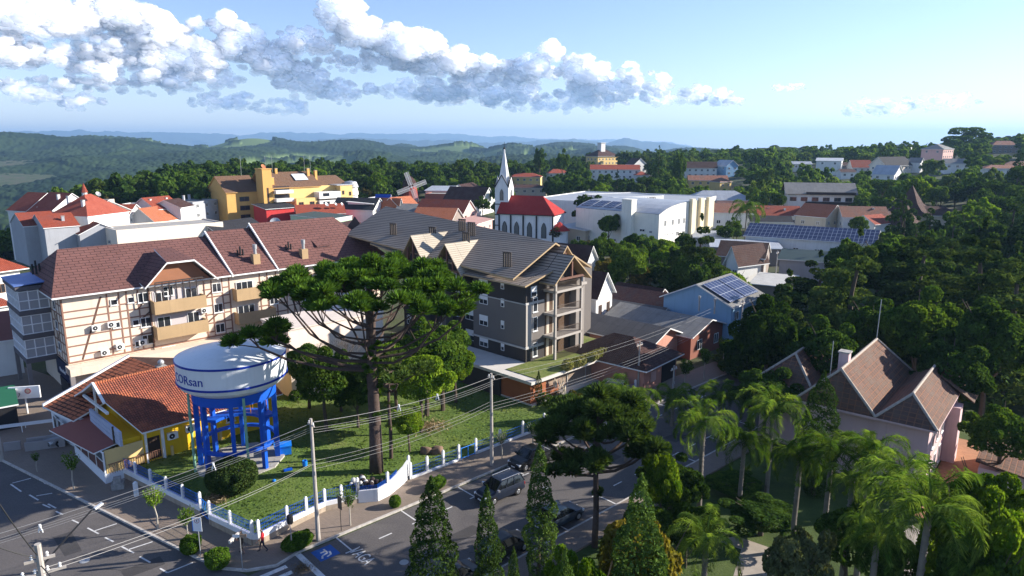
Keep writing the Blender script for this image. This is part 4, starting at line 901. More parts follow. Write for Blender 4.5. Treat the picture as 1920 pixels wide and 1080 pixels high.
# grass tufts standing on the lawn
rng = np.random.default_rng(3); P = []
from mathutils.geometry import intersect_point_tri_2d
def inpoly(x, y, poly):
    c = False; n = len(poly)
    for i in range(n):
        a, b = poly[i], poly[i-1]
        if (a.y > y) != (b.y > y) and x < (b.x-a.x)*(y-a.y)/(b.y-a.y)+a.x: c = not c
    return c
while len(P) < 15000:
    x, y = rng.uniform(-36, 8), rng.uniform(43, 86)
    if inpoly(x, y, out) and rng.random() < .35+.65*float(vnoise(x/1.7+5, y/1.7, 12)): P.append((x, y, lz(Vector((x, y, 0)))))
P = np.array(P); n = len(P); A = rng.uniform(0, 6.28, n); D = np.stack([np.cos(A), np.sin(A), 0*A], 1); hh = rng.uniform(.02, .06, (n, 1)); up = np.array([0, 0, 1.])
V = np.stack([P-D*.07, P+D*.07, P+D*.10+up*hh+rng.normal(0, .03, (n, 3)), P-D*.10+up*hh+rng.normal(0, .03, (n, 3))], 1).reshape(-1, 3)
tag(link('grass', npmesh('grass', V, np.arange(4*n).reshape(n, 4), leaf('grass_blades', (.085,.145,.025), (.145,.19,.05), .35, .5))), kind='stuff')
WWALL = paint('whitewashed_wall', (.80,.80,.80), .75, .06, 1, streak=.12); DIRTY = paint('stained_wall_foot', (.42,.34,.26), .9, .3, 1.5, streak=.4)
BLUE = paint('blue_paint', (.004,.085,.50), .5, .06); BLUEL = paint('light_blue_paint', (.008,.20,.72), .5, .06)
fence = empty('boundary_fence', (f1.x, f1.y, 0), 0, 'low white wall with white posts and blue wire mesh around the water tower lawn', 'fence')
def fx(o): o.parent = fence; o.matrix_parent_inverse = Matrix.Translation(-Vector((f1.x, f1.y, 0))); return o
def wallseg(a, b, h0, h1, w=.22, cap=True, zb=0., foot=.5):
    m = MB(); d = (b-a).normalized(); n = Vector((-d.y, d.x, 0))*w/2; k = 0
    base = [(a+n), (a-n), (b-n), (b+n)]; hs = [h0, h0, h1, h1]; F = foot
    v = [(p.x, p.y, zb) for p in base]+[(p.x, p.y, h*F+.1) for p, h in zip(base, hs)]+[(p.x, p.y, h) for p, h in zip(base, hs)]
    m.v = v; 
    for lo_, mi in ((0, 1), (4, 0)):
        for i in range(4): j = (i+1) % 4; m.f.append((lo_+i, lo_+j, lo_+4+j, lo_+4+i)); m.m.append(mi)
    m.f.append((8, 9, 10, 11)); m.m.append(0)
    return fx(m.build('wall', [WWALL, DIRTY]))
def postm(h, w=.2):
    m = MB(); m.box(-w/2, -w/2, 0, w/2, w/2, h); m.slab([(-w/2, -w/2, h+.001), (w/2, -w/2, h+.001), (w/2, w/2, h+.001), (-w/2, w/2, h+.001)], .001); m.lathe([(w*.5, h), (w*.42, h+.05), (w*.2, h+.09), (.01, h+.1)], 8); return m.mesh('post', WWALL)
PM = postm(1.45)
def post(p, z0, s=1.): o = link('post', PM, None, (p.x, p.y, z0), math.pi/2-SA, (1, 1, s)); return fx(o)
def mesh_panel(a, b, z0a, z0b, h=.95, mat=BLUE):
    m = MB(); L = (b-a).length; d = (b-a)/L; n = int(L/.16)
    for i in range(n+1):
        p = a+d*(L*i/n); z = z0a+(z0b-z0a)*i/n; m.tube((p.x, p.y, z), (p.x, p.y, z+h), .012, .012, 4, caps=False)
    for q in (0, .33, .66, 1): m.tube((a.x, a.y, z0a+.04+q*(h-.06)), (b.x, b.y, z0b+.04+q*(h-.06)), .014, .014, 4, caps=False)
    fx(m.build('mesh_panel', mat))
segs = [(f1, f2, 1.0, .95, 5), (f3, f4, .95, 1.0, 2), (f4, f5, 1.0, 1.0, 1), (f5, LW[5], 1.0, .95, 1), (LW[5], LW[6], .95, .9, 2), (LW[6], LW[7], .9, .85, 2)]
for a, b, h0, h1, n in segs:
    wallseg(a, b, h0, h1)
    for i in range(n):
        A, B = a+(b-a)*(i/n), a+(b-a)*((i+1)/n); mesh_panel(A, B, h0+(h1-h0)*i/n, h0+(h1-h0)*(i+1)/n); post(A, h0-.3, .9)
post(f2, .6); post(LW[7], .5)
for i in range(len(CW)-1): h = [1.15, 1.2, 1.3, 1.45, 1.6, 1.75]; wallseg(CW[i], CW[i+1], h[i], h[i+1], .2, foot=0); mesh_panel(CW[i], CW[i+1], h[i], h[i+1], .35) if i < 3 else None
post(CW[0], .9, .9); post(CW[2], 1.0, .8); post(CW[5], .4, 1.1)
for s0, s1, n in ((-.9, 4.3, 3), (6.3, 30, 8)):
    wallseg(ST(s0, -3.5), ST(s1, -3.5), .35, .3, .2, foot=0)
    for i in range(n): A, B = ST(s0+(s1-s0)*i/n, -3.5), ST(s0+(s1-s0)*(i+1)/n, -3.5); mesh_panel(A, B, .35, .32); post(A, .15, 1.0)
    post(ST(s1, -3.5), .15)
g = MB(); a, b = ST(4.5, -3.4), ST(6.1, -3.4)
for z in (.3, 1.25): g.tube((a.x, a.y, z), (b.x, b.y, z), .03)
for i in range(3): p = a+(b-a)*i/2; g.tube((p.x, p.y, .15), (p.x, p.y, 1.3), .03)
tag(g.build('gate', BLUEL), 'blue tubular steel gate in the low fence behind the parked pickup', 'gate')
gg = MB(); a, b = f2, f3
for i in range(6): p = a+(b-a)*i/5; gg.tube((p.x, p.y, .3), (p.x, p.y, 1.7), .025)
for z in (.4, 1.65): gg.tube((a.x, a.y, z), (b.x, b.y, z), .03)
tag(gg.build('gate', BLUEL), 'small blue bar gate in the gap of the white wall near the corner', 'gate')
# ================= water tower =================
TC = Vector((-23.8, 56.4, gz))
tw = empty('water_tower', TC, 0, 'white water tank with blue rims and lettering on a ring of blue concrete columns', 'water tower')
TWH = paint('tank_white', (.72,.74,.76), .35, .04, .4, spec=.5, streak=.06); TNAVY = paint('tank_blue_rim', (.004,.03,.30), .4, .05); RB = 4.4
m = MB(); m.lathe([(3.3, 6.95), (3.8, 7.2), (4.2, 7.5), (RB, 7.9), (RB, 9.7)], 64); m.build('tank', TWH, tw, smooth=False)
for z in (7.86, 9.62):
    m = MB(); m.lathe([(RB, z), (RB+.05, z), (RB+.05, z+.17), (RB, z+.17)], 64); m.build('rim', TNAVY, tw)
m = MB(); m.lathe([(RB, 9.79), (RB*.66, 10.2), (RB*.33, 10.5), (.05, 10.6)], 64); m.build('tank_roof', TWH, tw)
m = MB(); m.lathe([(.42, 10.45), (.42, 10.85), (.36, 10.9), (.02, 10.92)], 20); m.path([(-.75, -.1, 10.35), (-.75, -.1, 10.75), (-.5, -.1, 10.8)], .03); m.build('hatch', TNAVY, tw)
LR = 3.15
for i in range(8):
    a = 2*math.pi*i/8+.28; m = MB(); m.box(-.2, -.15, -.1, .2, .15, 6.2); m.xf(Matrix.Rotation(a, 4, 'Z') @ Matrix.Translation((LR, 0, 0)) @ Matrix.Rotation(0, 4, 'Z')); m.build('column', BLUE, tw)
def ringbeam(r0, r1, z0, z1, arcs=range(40)):
    m = MB()
    for i in arcs:
        a, b = 2*math.pi*i/40, 2*math.pi*(i+1)/40; m.prism([(r0*math.cos(a), r0*math.sin(a)), (r1*math.cos(a), r1*math.sin(a)), (r1*math.cos(b), r1*math.sin(b)), (r0*math.cos(b), r0*math.sin(b))], z0, z1)
    return m.build('ring_beam', BLUE, tw)
ringbeam(2.93, 3.38, 6.15, 6.96); ringbeam(2.98, 3.3, 1.9, 2.15); ringbeam(2.0, 3.3, 3.35, 3.6, range(4, 19))
for a in (-2.52, -1.0):
    m = MB(); m.path([(LR*1.16*math.cos(a), LR*1.16*math.sin(a), -.1), (LR*1.16*math.cos(a), LR*1.16*math.sin(a), 6.9)], .11, 10)
    for z in (1.5, 3.5, 5.2): m.tube((LR*1.16*math.cos(a), LR*1.16*math.sin(a), z), (LR*1.16*math.cos(a), LR*1.16*math.sin(a), z+.1), .15, .15, 10)
    m.build('green_pipe', paint('pale_green_pipe', (.22,.42,.30), .6), tw)
ORR = paint('orange_rail', (.62,.22,.02), .5); m = MB()
for i in range(8): a = 1.0+i*.25; m.tube((3.1*math.cos(a), 3.1*math.sin(a), 3.6), (3.1*math.cos(a), 3.1*math.sin(a), 4.6), .025)
for z in (4.1, 4.6): m.path([(3.1*math.cos(1.0+i*.25), 3.1*math.sin(1.0+i*.25), z) for i in range(8)], .025, 5)
m.build('railing', ORR, tw)
m = MB(); 
for dx in (-.25, .25): m.tube((dx+.3, 1.8, 3.6), (dx+.3, 1.4, 6.3), .03)
for i in range(9): m.tube((.05, 1.8-.045*i, 3.75+i*.3), (.55, 1.8-.045*i, 3.75+i*.3), .02)
m.build('ladder', ORR, tw)
text_mesh('CORsan', 1.05, TNAVY, 'lettering', .015, tw, bend=(RB+.012, R(-121)), loc=(0, 0, 8.35))
m = MB(); ph = MB(); n = 10; m.prism([(3.7*math.cos(2*math.pi*i/n+.28), 3.7*math.sin(2*math.pi*i/n+.28)) for i in range(n)], -.3, .06); m.build('plinth', CONC, tw)
# blue tank box, bin, hatch on the lawn
bx = G(531, 848, gz); b = empty('tank_box', (bx.x, bx.y, gz-.05), R(20), 'bright blue concrete box with lid beside the water tower', 'utility box'); m = MB(); m.box(-.7, -.55, 0, .7, .55, .75); m.build('body', BLUEL, b); m = MB(); m.box(-.76, -.6, .751, .76, .6, .84); m.box(-.35, -.3, .84, .2, .25, .9); m.build('lid', BLUEL, b)
bn = G(572, 873, gz); m = MB(); m.lathe([(.19, 0), (.21, .25), (.2, .5), (.17, .5), (.16, .1)], 14); tag(m.build('barrel', BLUEL, loc=(bn.x, bn.y, gz-.02)), 'small blue open barrel on the lawn', 'barrel')
hb_ = G(540, 881, gz); m = MB(); m.box(-.35, -.22, 0, .35, .22, .07); m.box(-.3, -.17, .07, .3, .17, .09); tag(m.build('hatch_cover', BLUE, loc=(hb_.x, hb_.y, gz-.01), rz=.5), 'flat blue cover lying on the lawn in front of the tower', 'cover')
hb_ = G(514, 902, gz); m = MB(); m.lathe([(.14, 0), (.16, .1), (.1, .16), (.02, .18)], 10); tag(m.build('valve_cap', BLUEL, loc=(hb_.x, hb_.y, gz-.02)), 'tiny pale blue valve cap in the grass shade', 'valve cap')
# ================= yellow tiled restaurant =================
YEL = paint('yellow_render', (.80,.50,.015), .8, .06, .5, streak=.08); YEL2 = paint('pale_yellow_render', (.72,.52,.22), .8, .06); AWN = paint('red_brown_awning', (.27,.085,.065), .7, .08, .5)
YH = empty('restaurant', (-34.0, 53.5, 0), R(47), 'yellow restaurant with orange tiled roofs and a glazed red-roofed veranda on the corner', 'building')
def yl(p): return (Matrix.Rotation(-R(47), 3, 'Z') @ (Vector(p)-Vector((-34.0, 53.5, 0))))
def yp(px, py, z): return tuple(yl(G(px, py, z)))
T_OTL = tiles('big_orange_tiles', (.50,.16,.075), (.42,.13,.06), (.05,.02,.015), .9, .42, .085, bump=.06, dirt=(.36,.12,.06)); T_RT2 = tiles('red_clay_roof', (.34,.10,.062), (.19,.065,.045), (.09,.035,.025), .2, .3, .03, bump=.04, dirt=(.44,.135,.06), wave=.2, dsc=.3)
m = MB(); m.box(3.2, .15, 0, 15.5, 12.6, 4.15); m.poly([(3.2, .15, 4.15), (3.2, 12.6, 4.15), (3.2, 6.4, 6.95)][::-1]); m.poly([(15.5, .15, 4.15), (15.5, 12.6, 4.15), (15.5, 6.4, 6.95)]); m.box(1.6, .5, 0, 3.19, 11, 3.3); m.build('wall', YEL, YH)
m = MB(); m.slab([(3.0, -.7, 3.95), (16, -.7, 3.95), (16, 6.4, 7.0), (1.7, 6.4, 7.0), (1.7, 3.9, 5.95)], .14, 0, 1); m.slab([(16, 13.2, 4.1), (1.7, 13.2, 4.1), (1.7, 6.401, 7.0), (16, 6.401, 7.0)], .14, 0, 1); m.build('roof', [T_RT2, WHITE], YH)
m = MB(); m.tube((1.7, 6.4, 7.02), (16, 6.4, 7.02), .11, .11, 6); m.build('ridge_tiles', T_ORG, YH)
m = MB(); m.slab([(1.55, 3.8, 5.95), (1.75, 3.8, 5.95), (1.75, 6.4, 7.12), (1.55, 6.4, 7.12)], .2); m.slab([(1.55, 6.4, 7.12), (1.75, 6.4, 7.12), (1.75, 9.8, 5.5), (1.55, 9.8, 5.5)], .2); m.box(1.6, 6.3, 3.4, 1.75, 6.45, 6.9); m.box(1.5, 3, 5.0, 1.7, 9.5, 5.2); m.build('gable_frame', WHITE, YH)
BLW = paint('pale_blue_boards', (.42,.46,.58), .7); m = MB()
for i in range(6): m.box(1.35-.02*(i % 2), -.3, 3.1+i*.22, 1.55, 7.4, 3.1+i*.22+.2)
m.build('parapet_boards', BLW, YH)
m = MB(); A, B, Cc, D = yp(92,806,3.0), yp(175,850,2.9), yp(255,815,3.15), yp(172,775,3.35); m.slab([A, B, Cc, D], .12, 0, 1); m.build('veranda_roof', [AWN, WHITE], YH)
m = MB(); m.box(-.0, .0, 0, .2, 8.2, .95); m.box(.2, 0, 0, 1.6, .2, .95); m.build('veranda_base', paint('bluish_white_wall', (.74,.76,.80), .7, .05), YH)
m = MB()
for y in (0, 2.0, 4.1, 6.2, 8.1): m.box(.02, y, .95, .14, y+.12, 2.95)
for z in (.95, 2.0, 2.8): m.box(.03, .12, z, .13, 8.1, z+.08)
m.build('veranda_frame', WHITE, YH)
m = MB(); m.box(.06, .1, 1.03, .1, 8.1, 2.05, 0); m.box(.06, .1, 2.06, .1, 8.1, 2.8, 1); m.build('veranda_glazing', [paint('red_brown_screen', (.13,.06,.05)), glass('veranda_glass', (.10,.13,.15), .1)], YH)
m = MB(); m.box(.2, .06, .95, 3.2, .12, 3.0); m.build('porch_wall', YEL2, YH)
m = MB(); m.box(3.6, .1, 1.0, 4.6, .16, 3.0); m.build('doorway', paint('dark_doorway', (.05,.03,.02)), YH)
m = MB(); m.box(4.7, -.15, .8, 4.9, .14, 3.9); m.box(3.35, -.1, .8, 3.5, .14, 3.9); m.build('door_post', WHITE, YH)
for i in range(1): 
    m = MB(); 
    for x in np.arange(.4, 4.6, .18): m.box(x, -.12, .9, x+.03, -.09, 1.75)
    m.box(.3, -.13, 1.75, 4.6, -.08, 1.8); m.build('railing', paint('copper_rail', (.25,.12,.08)), YH)
ac_unit(YH, 5.6, .12, 2.4); ac_unit(YH, 7.2, .12, 2.6); win(YH, 11.0, .14, 2.3, 'f', .85, .65)
m = MB(); m.box(5.4, -.05, .8, 5.6, .14, 1.7); m.box(9.8, -.05, .8, 10.0, .14, 1.7); m.build('wall_stub', YEL2, YH)
m = MB(); w1, w2, w3, w4 = yp(81,762,3.3), yp(137,789,3.3), yp(302,692,6.1), yp(243,669,6.3); m.slab([w1, w2, w3, w4], .16, 0, 1); m.build('wing_roof', [T_OTL, WHITE], YH)
m = MB(); m.slab([(w1[0], w1[1]+.3, w1[2]+.2), w1[:2]+(w1[2]+.22,), w4[:2]+(w4[2]+.22,), (w4[0], w4[1]+.35, w4[2]+.2)][::1], .5); m.build('wing_parapet', WHITE, YH)
m = MB(); m.prism([(w1[0]+.5, w1[1]-.3), (w2[0]+.5, w2[1]), (w2[0]+7, w2[1]), (w1[0]+7, w1[1]-.3)], 0, 3.25); m.build('wing_wall', paint('bluish_white_wall', (.74,.76,.80)), YH)
for y in (2.2, 4.4): pass
for k in range(3): win(YH, w1[0]+.5, w1[1]-1.5-k*1.5, 1.3, 'l', 1.1, 1.3, 'white')
T_R3 = T_RT2
m = MB(); m.slab([yp(243,669,6.3), yp(302,692,6.1), (w3[0]+6, w3[1], 4.6), (w4[0]+6, w4[1]+.3, 4.7)], .16); m.build('wing_roof_back', T_DRK, YH)
q = yp(305, 712, 5.6); chimney(YH, q[0], q[1], 4.9, 6.9, paint('sooty_render', (.35,.28,.22), .9, .3, 2), .7); m = MB(); m.ball((q[0], q[1], 7.35), .3, 8); m.tube((q[0], q[1], 7), (q[0], q[1], 7.2), .12); m.build('cowl', GREYM, YH)
# play terrace behind the tower
# ================= poles, wires, signs =================
PC = paint('pole_concrete', (.42,.38,.34), .9, .2, 2, streak=.2)
def pole(x, y, h, label, r=.14, arms=(), rz=0., z=0.14, base=.0):
    root = empty('utility_pole', (x, y, z), rz, label, 'utility pole'); m = MB(); m.tube((0, 0, -.3), (0, 0, h), r*1.25, r*.72, 10); m.build('shaft', PC, root)
    for zz, L, n in arms:
        a = MB(); a.box(-L/2, -.05, zz, L/2, .05, zz+.1); a = a.build('crossarm', PC, root)
        for i in range(n): u = -L/2+L*(i+.5)/n; k = MB(); k.lathe([(.03, zz+.1), (.06, zz+.14), (.035, zz+.2), (.06, zz+.24), (.03, zz+.3)], 8, (u, 0)); k.build('insulator', WHITE, a)
    m = MB(); m.tube((.12, -.02, h*.6), (.12, -.02, h*.6+.25), .07); m.tube((-.12, 0, h*.55), (-.12, 0, h*.55+.3), .05); m.build('bracket', GREYM, root)
    return root
P1 = G(597, 1013, .14); P2 = G(922, 872, .14)
h1 = Q(588, 785, P1.y).z-.14; h2 = Q(923, 700, P2.y).z-.14
pole(P1.x, P1.y, h1, 'tall grey concrete pole beside the round hedge at the corner', arms=((h1-.5, .9, 3),), rz=math.pi/2-SA+1.57)
pole(P2.x, P2.y, h2, 'tall grey concrete pole behind the parked pickup', arms=((h2-.45, .9, 3),), rz=math.pi/2-SA+1.57)
P3 = Vector((-14.6, 24.3, 0)); P3 = Vector((Q(70, 1020, 24.0).x, 24.0, 0)); z3 = Q(66, 1020, 24.0).z
r3 = pole(P3.x, P3.y, z3, 'weathered concrete pole top with tangled wires at the bottom left corner of the view', .16, arms=((z3-1.3, 1.6, 4), (z3-.7, 1.0, 2)), rz=.6, z=0)
m = MB(); m.path([(0, 0, z3-1.0), (1.0, .4, z3-.2), (1.9, .8, z3+.45)], .035); m.build('lamp_arm', DARK, r3)
m = MB(); m.box(-.17, -.07, -.03, .17, .07, .04); m.xf(Matrix.Translation((2.15, .9, z3+.5)) @ Matrix.Rotation(.4, 4, 'Z') @ Matrix.Rotation(-.3, 4, 'Y')); m.build('lamp_head', WHITE, r3)
for a_, b_, lb in (((1384, 692), (1388, 562), 'grey pole beside the dark saloon on the far street'), ((1196, 735), (1196, 640), 'dark slim pole in front of the salmon house roof'), ((1260, 772), (1262, 685), 'slim pole at the fence of the salmon house'), ((1452, 548), (1452, 470), 'concrete pole in front of the open shelter')): q = G(a_[0], a_[1]); pole(q.x, q.y, Q(b_[0], b_[1], q.y).z, lb, .1, arms=((Q(b_[0], b_[1], q.y).z-.5, 1.2, 3),), rz=.8, z=0)
P4 = G(3, 862, .14); pole(P4.x, P4.y, Q(0, 735, P4.y).z, 'pale pole at the left edge of the view on the shaded pavement', .15)
PY_ = G(222, 890, .14); m = MB(); 
pp = empty('utility_pole', (PY_.x, PY_.y, .14), 0, 'thin dark wooden pole in front of the yellow restaurant veranda', 'utility pole'); m = MB(); m.tube((0, 0, -.2), (0, 0, 4.4), .1, .08, 8); m.build('shaft', BARK, pp)
WIRE = paint('wire', (.35,.34,.33), .6, .05); WDK = paint('dark_wire', (.03,.03,.03), .6)
wires = []
def wire(a, b, sag=.5, r=.010, mat=None, n=14, label=None):
    pts = [Vector(a).lerp(Vector(b), i/n)-Vector((0, 0, 4*sag*(i/n)*(1-i/n))) for i in range(n+1)]; m = MB(); m.path(pts, r, 4)
    o = m.build('overhead_wire', mat or WIRE); tag(o, label, 'wire', label.replace('wire', 'wires', 1)); return o
t1 = Vector((P1.x, P1.y, h1)); t2 = Vector((P2.x, P2.y, h2)); far = Vector((24.0, 81.5, 8.6))
for dz in (.0, -.42, -.6, -.78): wire(t1+Vector((.2, 0, dz-.1)), t2+Vector((.2, 0, dz-.1)), .5, .010 if dz else .018, label='upper wire of the bundle between the corner pole and the pole behind the pickup')
for dz in (-2.6, -2.9, -3.2): wire(t2+Vector((0, 0, dz)), far+Vector((0, 0, dz+.6)), .8, label='lower wire running from the pole behind the pickup to the far street'); wire(t1+Vector((0, 0, dz-.4)), t2+Vector((0, 0, dz+.2)), .55, label='lower wire between the corner pole and the pole behind the pickup')
for dz in (-.1, -.5): wire(t2+Vector((0, 0, dz)), far+Vector((0, 0, dz)), .8, label='upper wire running from the pole behind the pickup to the far street')
L0 = Q(-60, 1018, 36.); Lm = Q(75, 990, 36.)
for dz in (0, -.3, -.45, -.6): wire(t1+Vector((0, 0, -.2+dz)), Vector((L0.x, L0.y, L0.z+dz)), .35, .010 if dz else .018, label='wire of the bundle crossing the left street from the corner pole')
tp3 = Vector((P3.x, P3.y, z3-1.2))
for q in ((-.4, 0, 0), (.4, 0, .1)): wire(t1+Vector((0, 0, -3.2))+Vector(q)*.3, tp3+Vector(q), .4, label='lower wire from the corner pole to the pole top at bottom left')
for b in ((-30, 900, 22), (-60, 1000, 22)): e = Q(*b); wire(tp3+Vector((0, 0, .6)), e, .15, .02, WDK, label='dark service cables leading off the corner pole at bottom left')
for b in ((140, 1120, 20),): e = Q(*b); wire(tp3+Vector((0, 0, .3)), e, .1, .02, WDK, label='dark service cables leading off the corner pole at bottom left')
ins = [ (400, 870), (75, 985)]
for px_, py_ in ((400, 872), (75, 988), (820, 742), (748, 762)):
    Y_ = 36. if px_ == 75 else 41 if px_ == 400 else 52 if px_ == 820 else 49.5; p = Q(px_, py_, Y_); m = MB(); m.tube((0, 0, .1), (.12, 0, -.35), .03); m.tube((0, 0, .1), (-.12, 0, -.35), .03); m.tube((-.14, 0, -.2), (.14, 0, -.2), .025); m.tube((0, 0, .15), (0, 0, 0), .07)
    tag(m.build('cable_spacer', WHITE, loc=p), {400: 'white cable spacer hanging in front of the round bush', 75: 'white cable spacer over the parking bays at bottom left', 820: 'white cable spacer nearest the pole behind the pickup', 748: 'white cable spacer right of the monkey puzzle trunk'}[px_], 'cable spacer')
# left edge billboard
sp = G(52, 775, .14); sg = empty('billboard', (sp.x, sp.y, .14), 0, 'white rectangular shop board with a round red emblem on a single pole at far left', 'sign'); zb = Q(50, 738, sp.y).z
m = MB(); m.tube((0, 0, 0), (0, 0, zb), .09); m.build('pole', WHITE, sg); m = MB(); m.box(-1.45, -.1, zb-.65, 1.45, .1, zb+.65); o = m.build('panel', paint('sign_white', (.85,.85,.85), .5, .02), sg); o.rotation_euler = (0, 0, .22)
m = MB(); m.tube((.35, -.101, zb+.15), (.35, -.115, zb+.15), .3, .3, 20, 0); m.tube((.35, -.116, zb+.15), (.35, -.122, zb+.15), .2, .2, 16, 1); m.build('emblem', [paint('emblem_red', (.5,.12,.14)), paint('emblem_beige', (.6,.45,.33))], o)
m = MB(); m.path([(-.75, -.12, zb+.35), (-.95, -.12, zb+.05), (-.8, -.12, zb-.05)], .035, 5); m.path([(-.5, -.12, zb-.0), (-.4, -.12, zb-.1), (-.6, -.12, zb-.45)], .03, 5); m.build('script_mark', DARK, o)
def streetsign(px, py, base, w, h, label, board, zc, rz=0., extra=None):
    p = G(base[0], base[1], .14); r = empty('street_sign', (p.x, p.y, .14), rz, label, 'street sign'); m = MB(); m.tube((0, 0, 0), (0, 0, zc+h/2-.1), .035, .035, 8); m.build('post', GREYM, r)
    m = MB(); m.box(-w/2, -.055, zc-h/2, w/2, -.036, zc+h/2); b = m.build('board', board, r); return r, b
r, b = streetsign(0, 0, (376.5, 1043), .62, 1.05, 'white parking sign with a circled letter E on a thin post at the corner', paint('sign_white', (.85,.85,.85)), 2.45, -.1)
m = MB(); m.box(-.36, -.056, 1.93, -.311, -.034, 2.97); m.build('blue_edge', BLUEL, b); m = MB()
m.path([(.17*math.cos(i*math.pi/10), -.062, 2.72+.17*math.sin(i*math.pi/10)) for i in range(21)], .014, 4); m.build('ring', paint('sign_red', (.5,.05,.05)), b); text_mesh('E', .26, DARK, 'letter', .003, b, (0, -.06, 2.63), (math.pi/2, 0, 0))
p = G(455, 1068, .14); r = empty('street_name_sign', (p.x, p.y, .14), .1, 'beige and white street name plates on a slim pole near the person in shorts', 'street sign'); m = MB(); m.tube((0, 0, 0), (0, 0, 2.75), .03, .03, 8); m.build('post', GREYM, r); m = MB(); m.box(-.45, -.05, 2.4, 0, -.03, 2.62, 0); m.box(.0, -.05, 2.4, .45, -.03, 2.62, 1); m.build('name_plate', [WHITE, paint('tan_plate', (.42,.28,.18))], r)
p = G(548, 1035, .14); r = empty('traffic_signal', (p.x, p.y, .14), .9, 'black back of a small sign on a rusty post standing in the hedge', 'street sign'); m = MB(); m.tube((0, 0, 0), (0, 0, 2.4), .045, .04, 8); m.build('post', paint('rust_white_post', (.45,.36,.33), .8, .3, 4), r); m = MB(); m.lathe([(.05, 2.15), (.2, 2.2), (.24, 2.5), (.2, 2.8), (.05, 2.85)], 8); m.build('board', DARK, r); r.name = 'street_sign'
p = G(640, 995, .14); r = empty('street_sign', (p.x, p.y, .14), SA, 'narrow dark sign seen edge-on beside the small pavement tree', 'street sign'); m = MB(); m.tube((0, 0, 0), (0, 0, 2.3), .025, .025, 6); m.build('post', DARK, r); m = MB(); m.box(-.03, -.25, 1.75, .0, .25, 2.75); m.build('board', DARK, r)
# concrete totem and stone block by the left wall
p = G(256, 930, .14); m = MB(); m.box(-.17, -.12, 0, .17, .12, 1.15); m.lathe([(.15, 1.15), (.1, 1.25), (.01, 1.28)], 10); tag(m.build('bollard', WWALL, loc=(p.x, p.y, .14), rz=.6), 'stout white post on the shaded pavement below the white wall', 'bollard')
p = G(222, 915, .14); m = MB(); m.box(-.45, -.4, 0, .45, .4, .55); m.box(-.3, -.3, .55, .25, .3, .95); tag(m.build('concrete_block', paint('mottled_block', (.3,.29,.28), .9, .4, 3), loc=(p.x, p.y, .14), rz=.4), 'grey concrete block stack at the corner of the restaurant veranda', 'block')
p = G(70, 812, .14)
for k in range(4):
    m = MB(); m.box(-2.4, -.06, .35+k*.01, 2.4, .06, .45)
q = empty('rack', (p.x-1.6, p.y+.2, .14), R(22), 'white tubular rack behind the low wall on the shaded left pavement', 'rack'); m = MB()
for k in range(4): m.tube((-2.6, k*.4, .7-.05*k), (3.2, k*.4, .7-.05*k), .045)
for x in (-2.5, 0, 3): m.tube((x, 0, 0), (x, 0, .7), .04); m.tube((x, 1.2, 0), (x, 1.2, .6), .04)
m.build('rails', WHITE, q)
p = G(66, 838, .14); m = MB(); m.box(-2.4, -.12, 0, -1.1, .12, .8); m.box(-.6, -.12, 0, 2.6, .12, .95); m.box(-.6, -.9, 0, 2.6, -.78, .85); tag(m.build('planter_wall', paint('grey_render', (.30,.28,.28)), loc=(p.x, p.y, .14), rz=R(22)), 'low grey planter wall beside the white rack', 'planter')
# ================= vehicles =================
TYRE = paint('tyre_rubber', (.012,.012,.013), .8, .1); RIM = paint('alloy_rim', (.45,.46,.48), .35, .05, metal=.7); CGL = glass('car_glass', (.008,.01,.013), .05); HL = paint('headlight_lens', (.7,.72,.75), .2, .02); TLR = paint('tail_lamp', (.3,.01,.01), .3); PLT = paint('number_plate', (.6,.6,.6), .5); CHR = paint('chrome_trim', (.6,.6,.62), .25, .02, metal=.8)
def loft(mb, secs, mi=0):
    """secs: list of rings (same length) joined along x"""
    k = len(mb.v); n = len(secs[0])
    for s in secs: mb.v += [tuple(p) for p in s]
    for a in range(len(secs)-1):
        for i in range(n): j = (i+1) % n; mb.f.append((k+a*n+i, k+a*n+j, k+(a+1)*n+j, k+(a+1)*n+i)); mb.m.append(mi)
    mb.f.append(tuple(k+i for i in reversed(range(n)))); mb.f.append(tuple(k+(len(secs)-1)*n+i for i in range(n))); mb.m += [mi, mi]
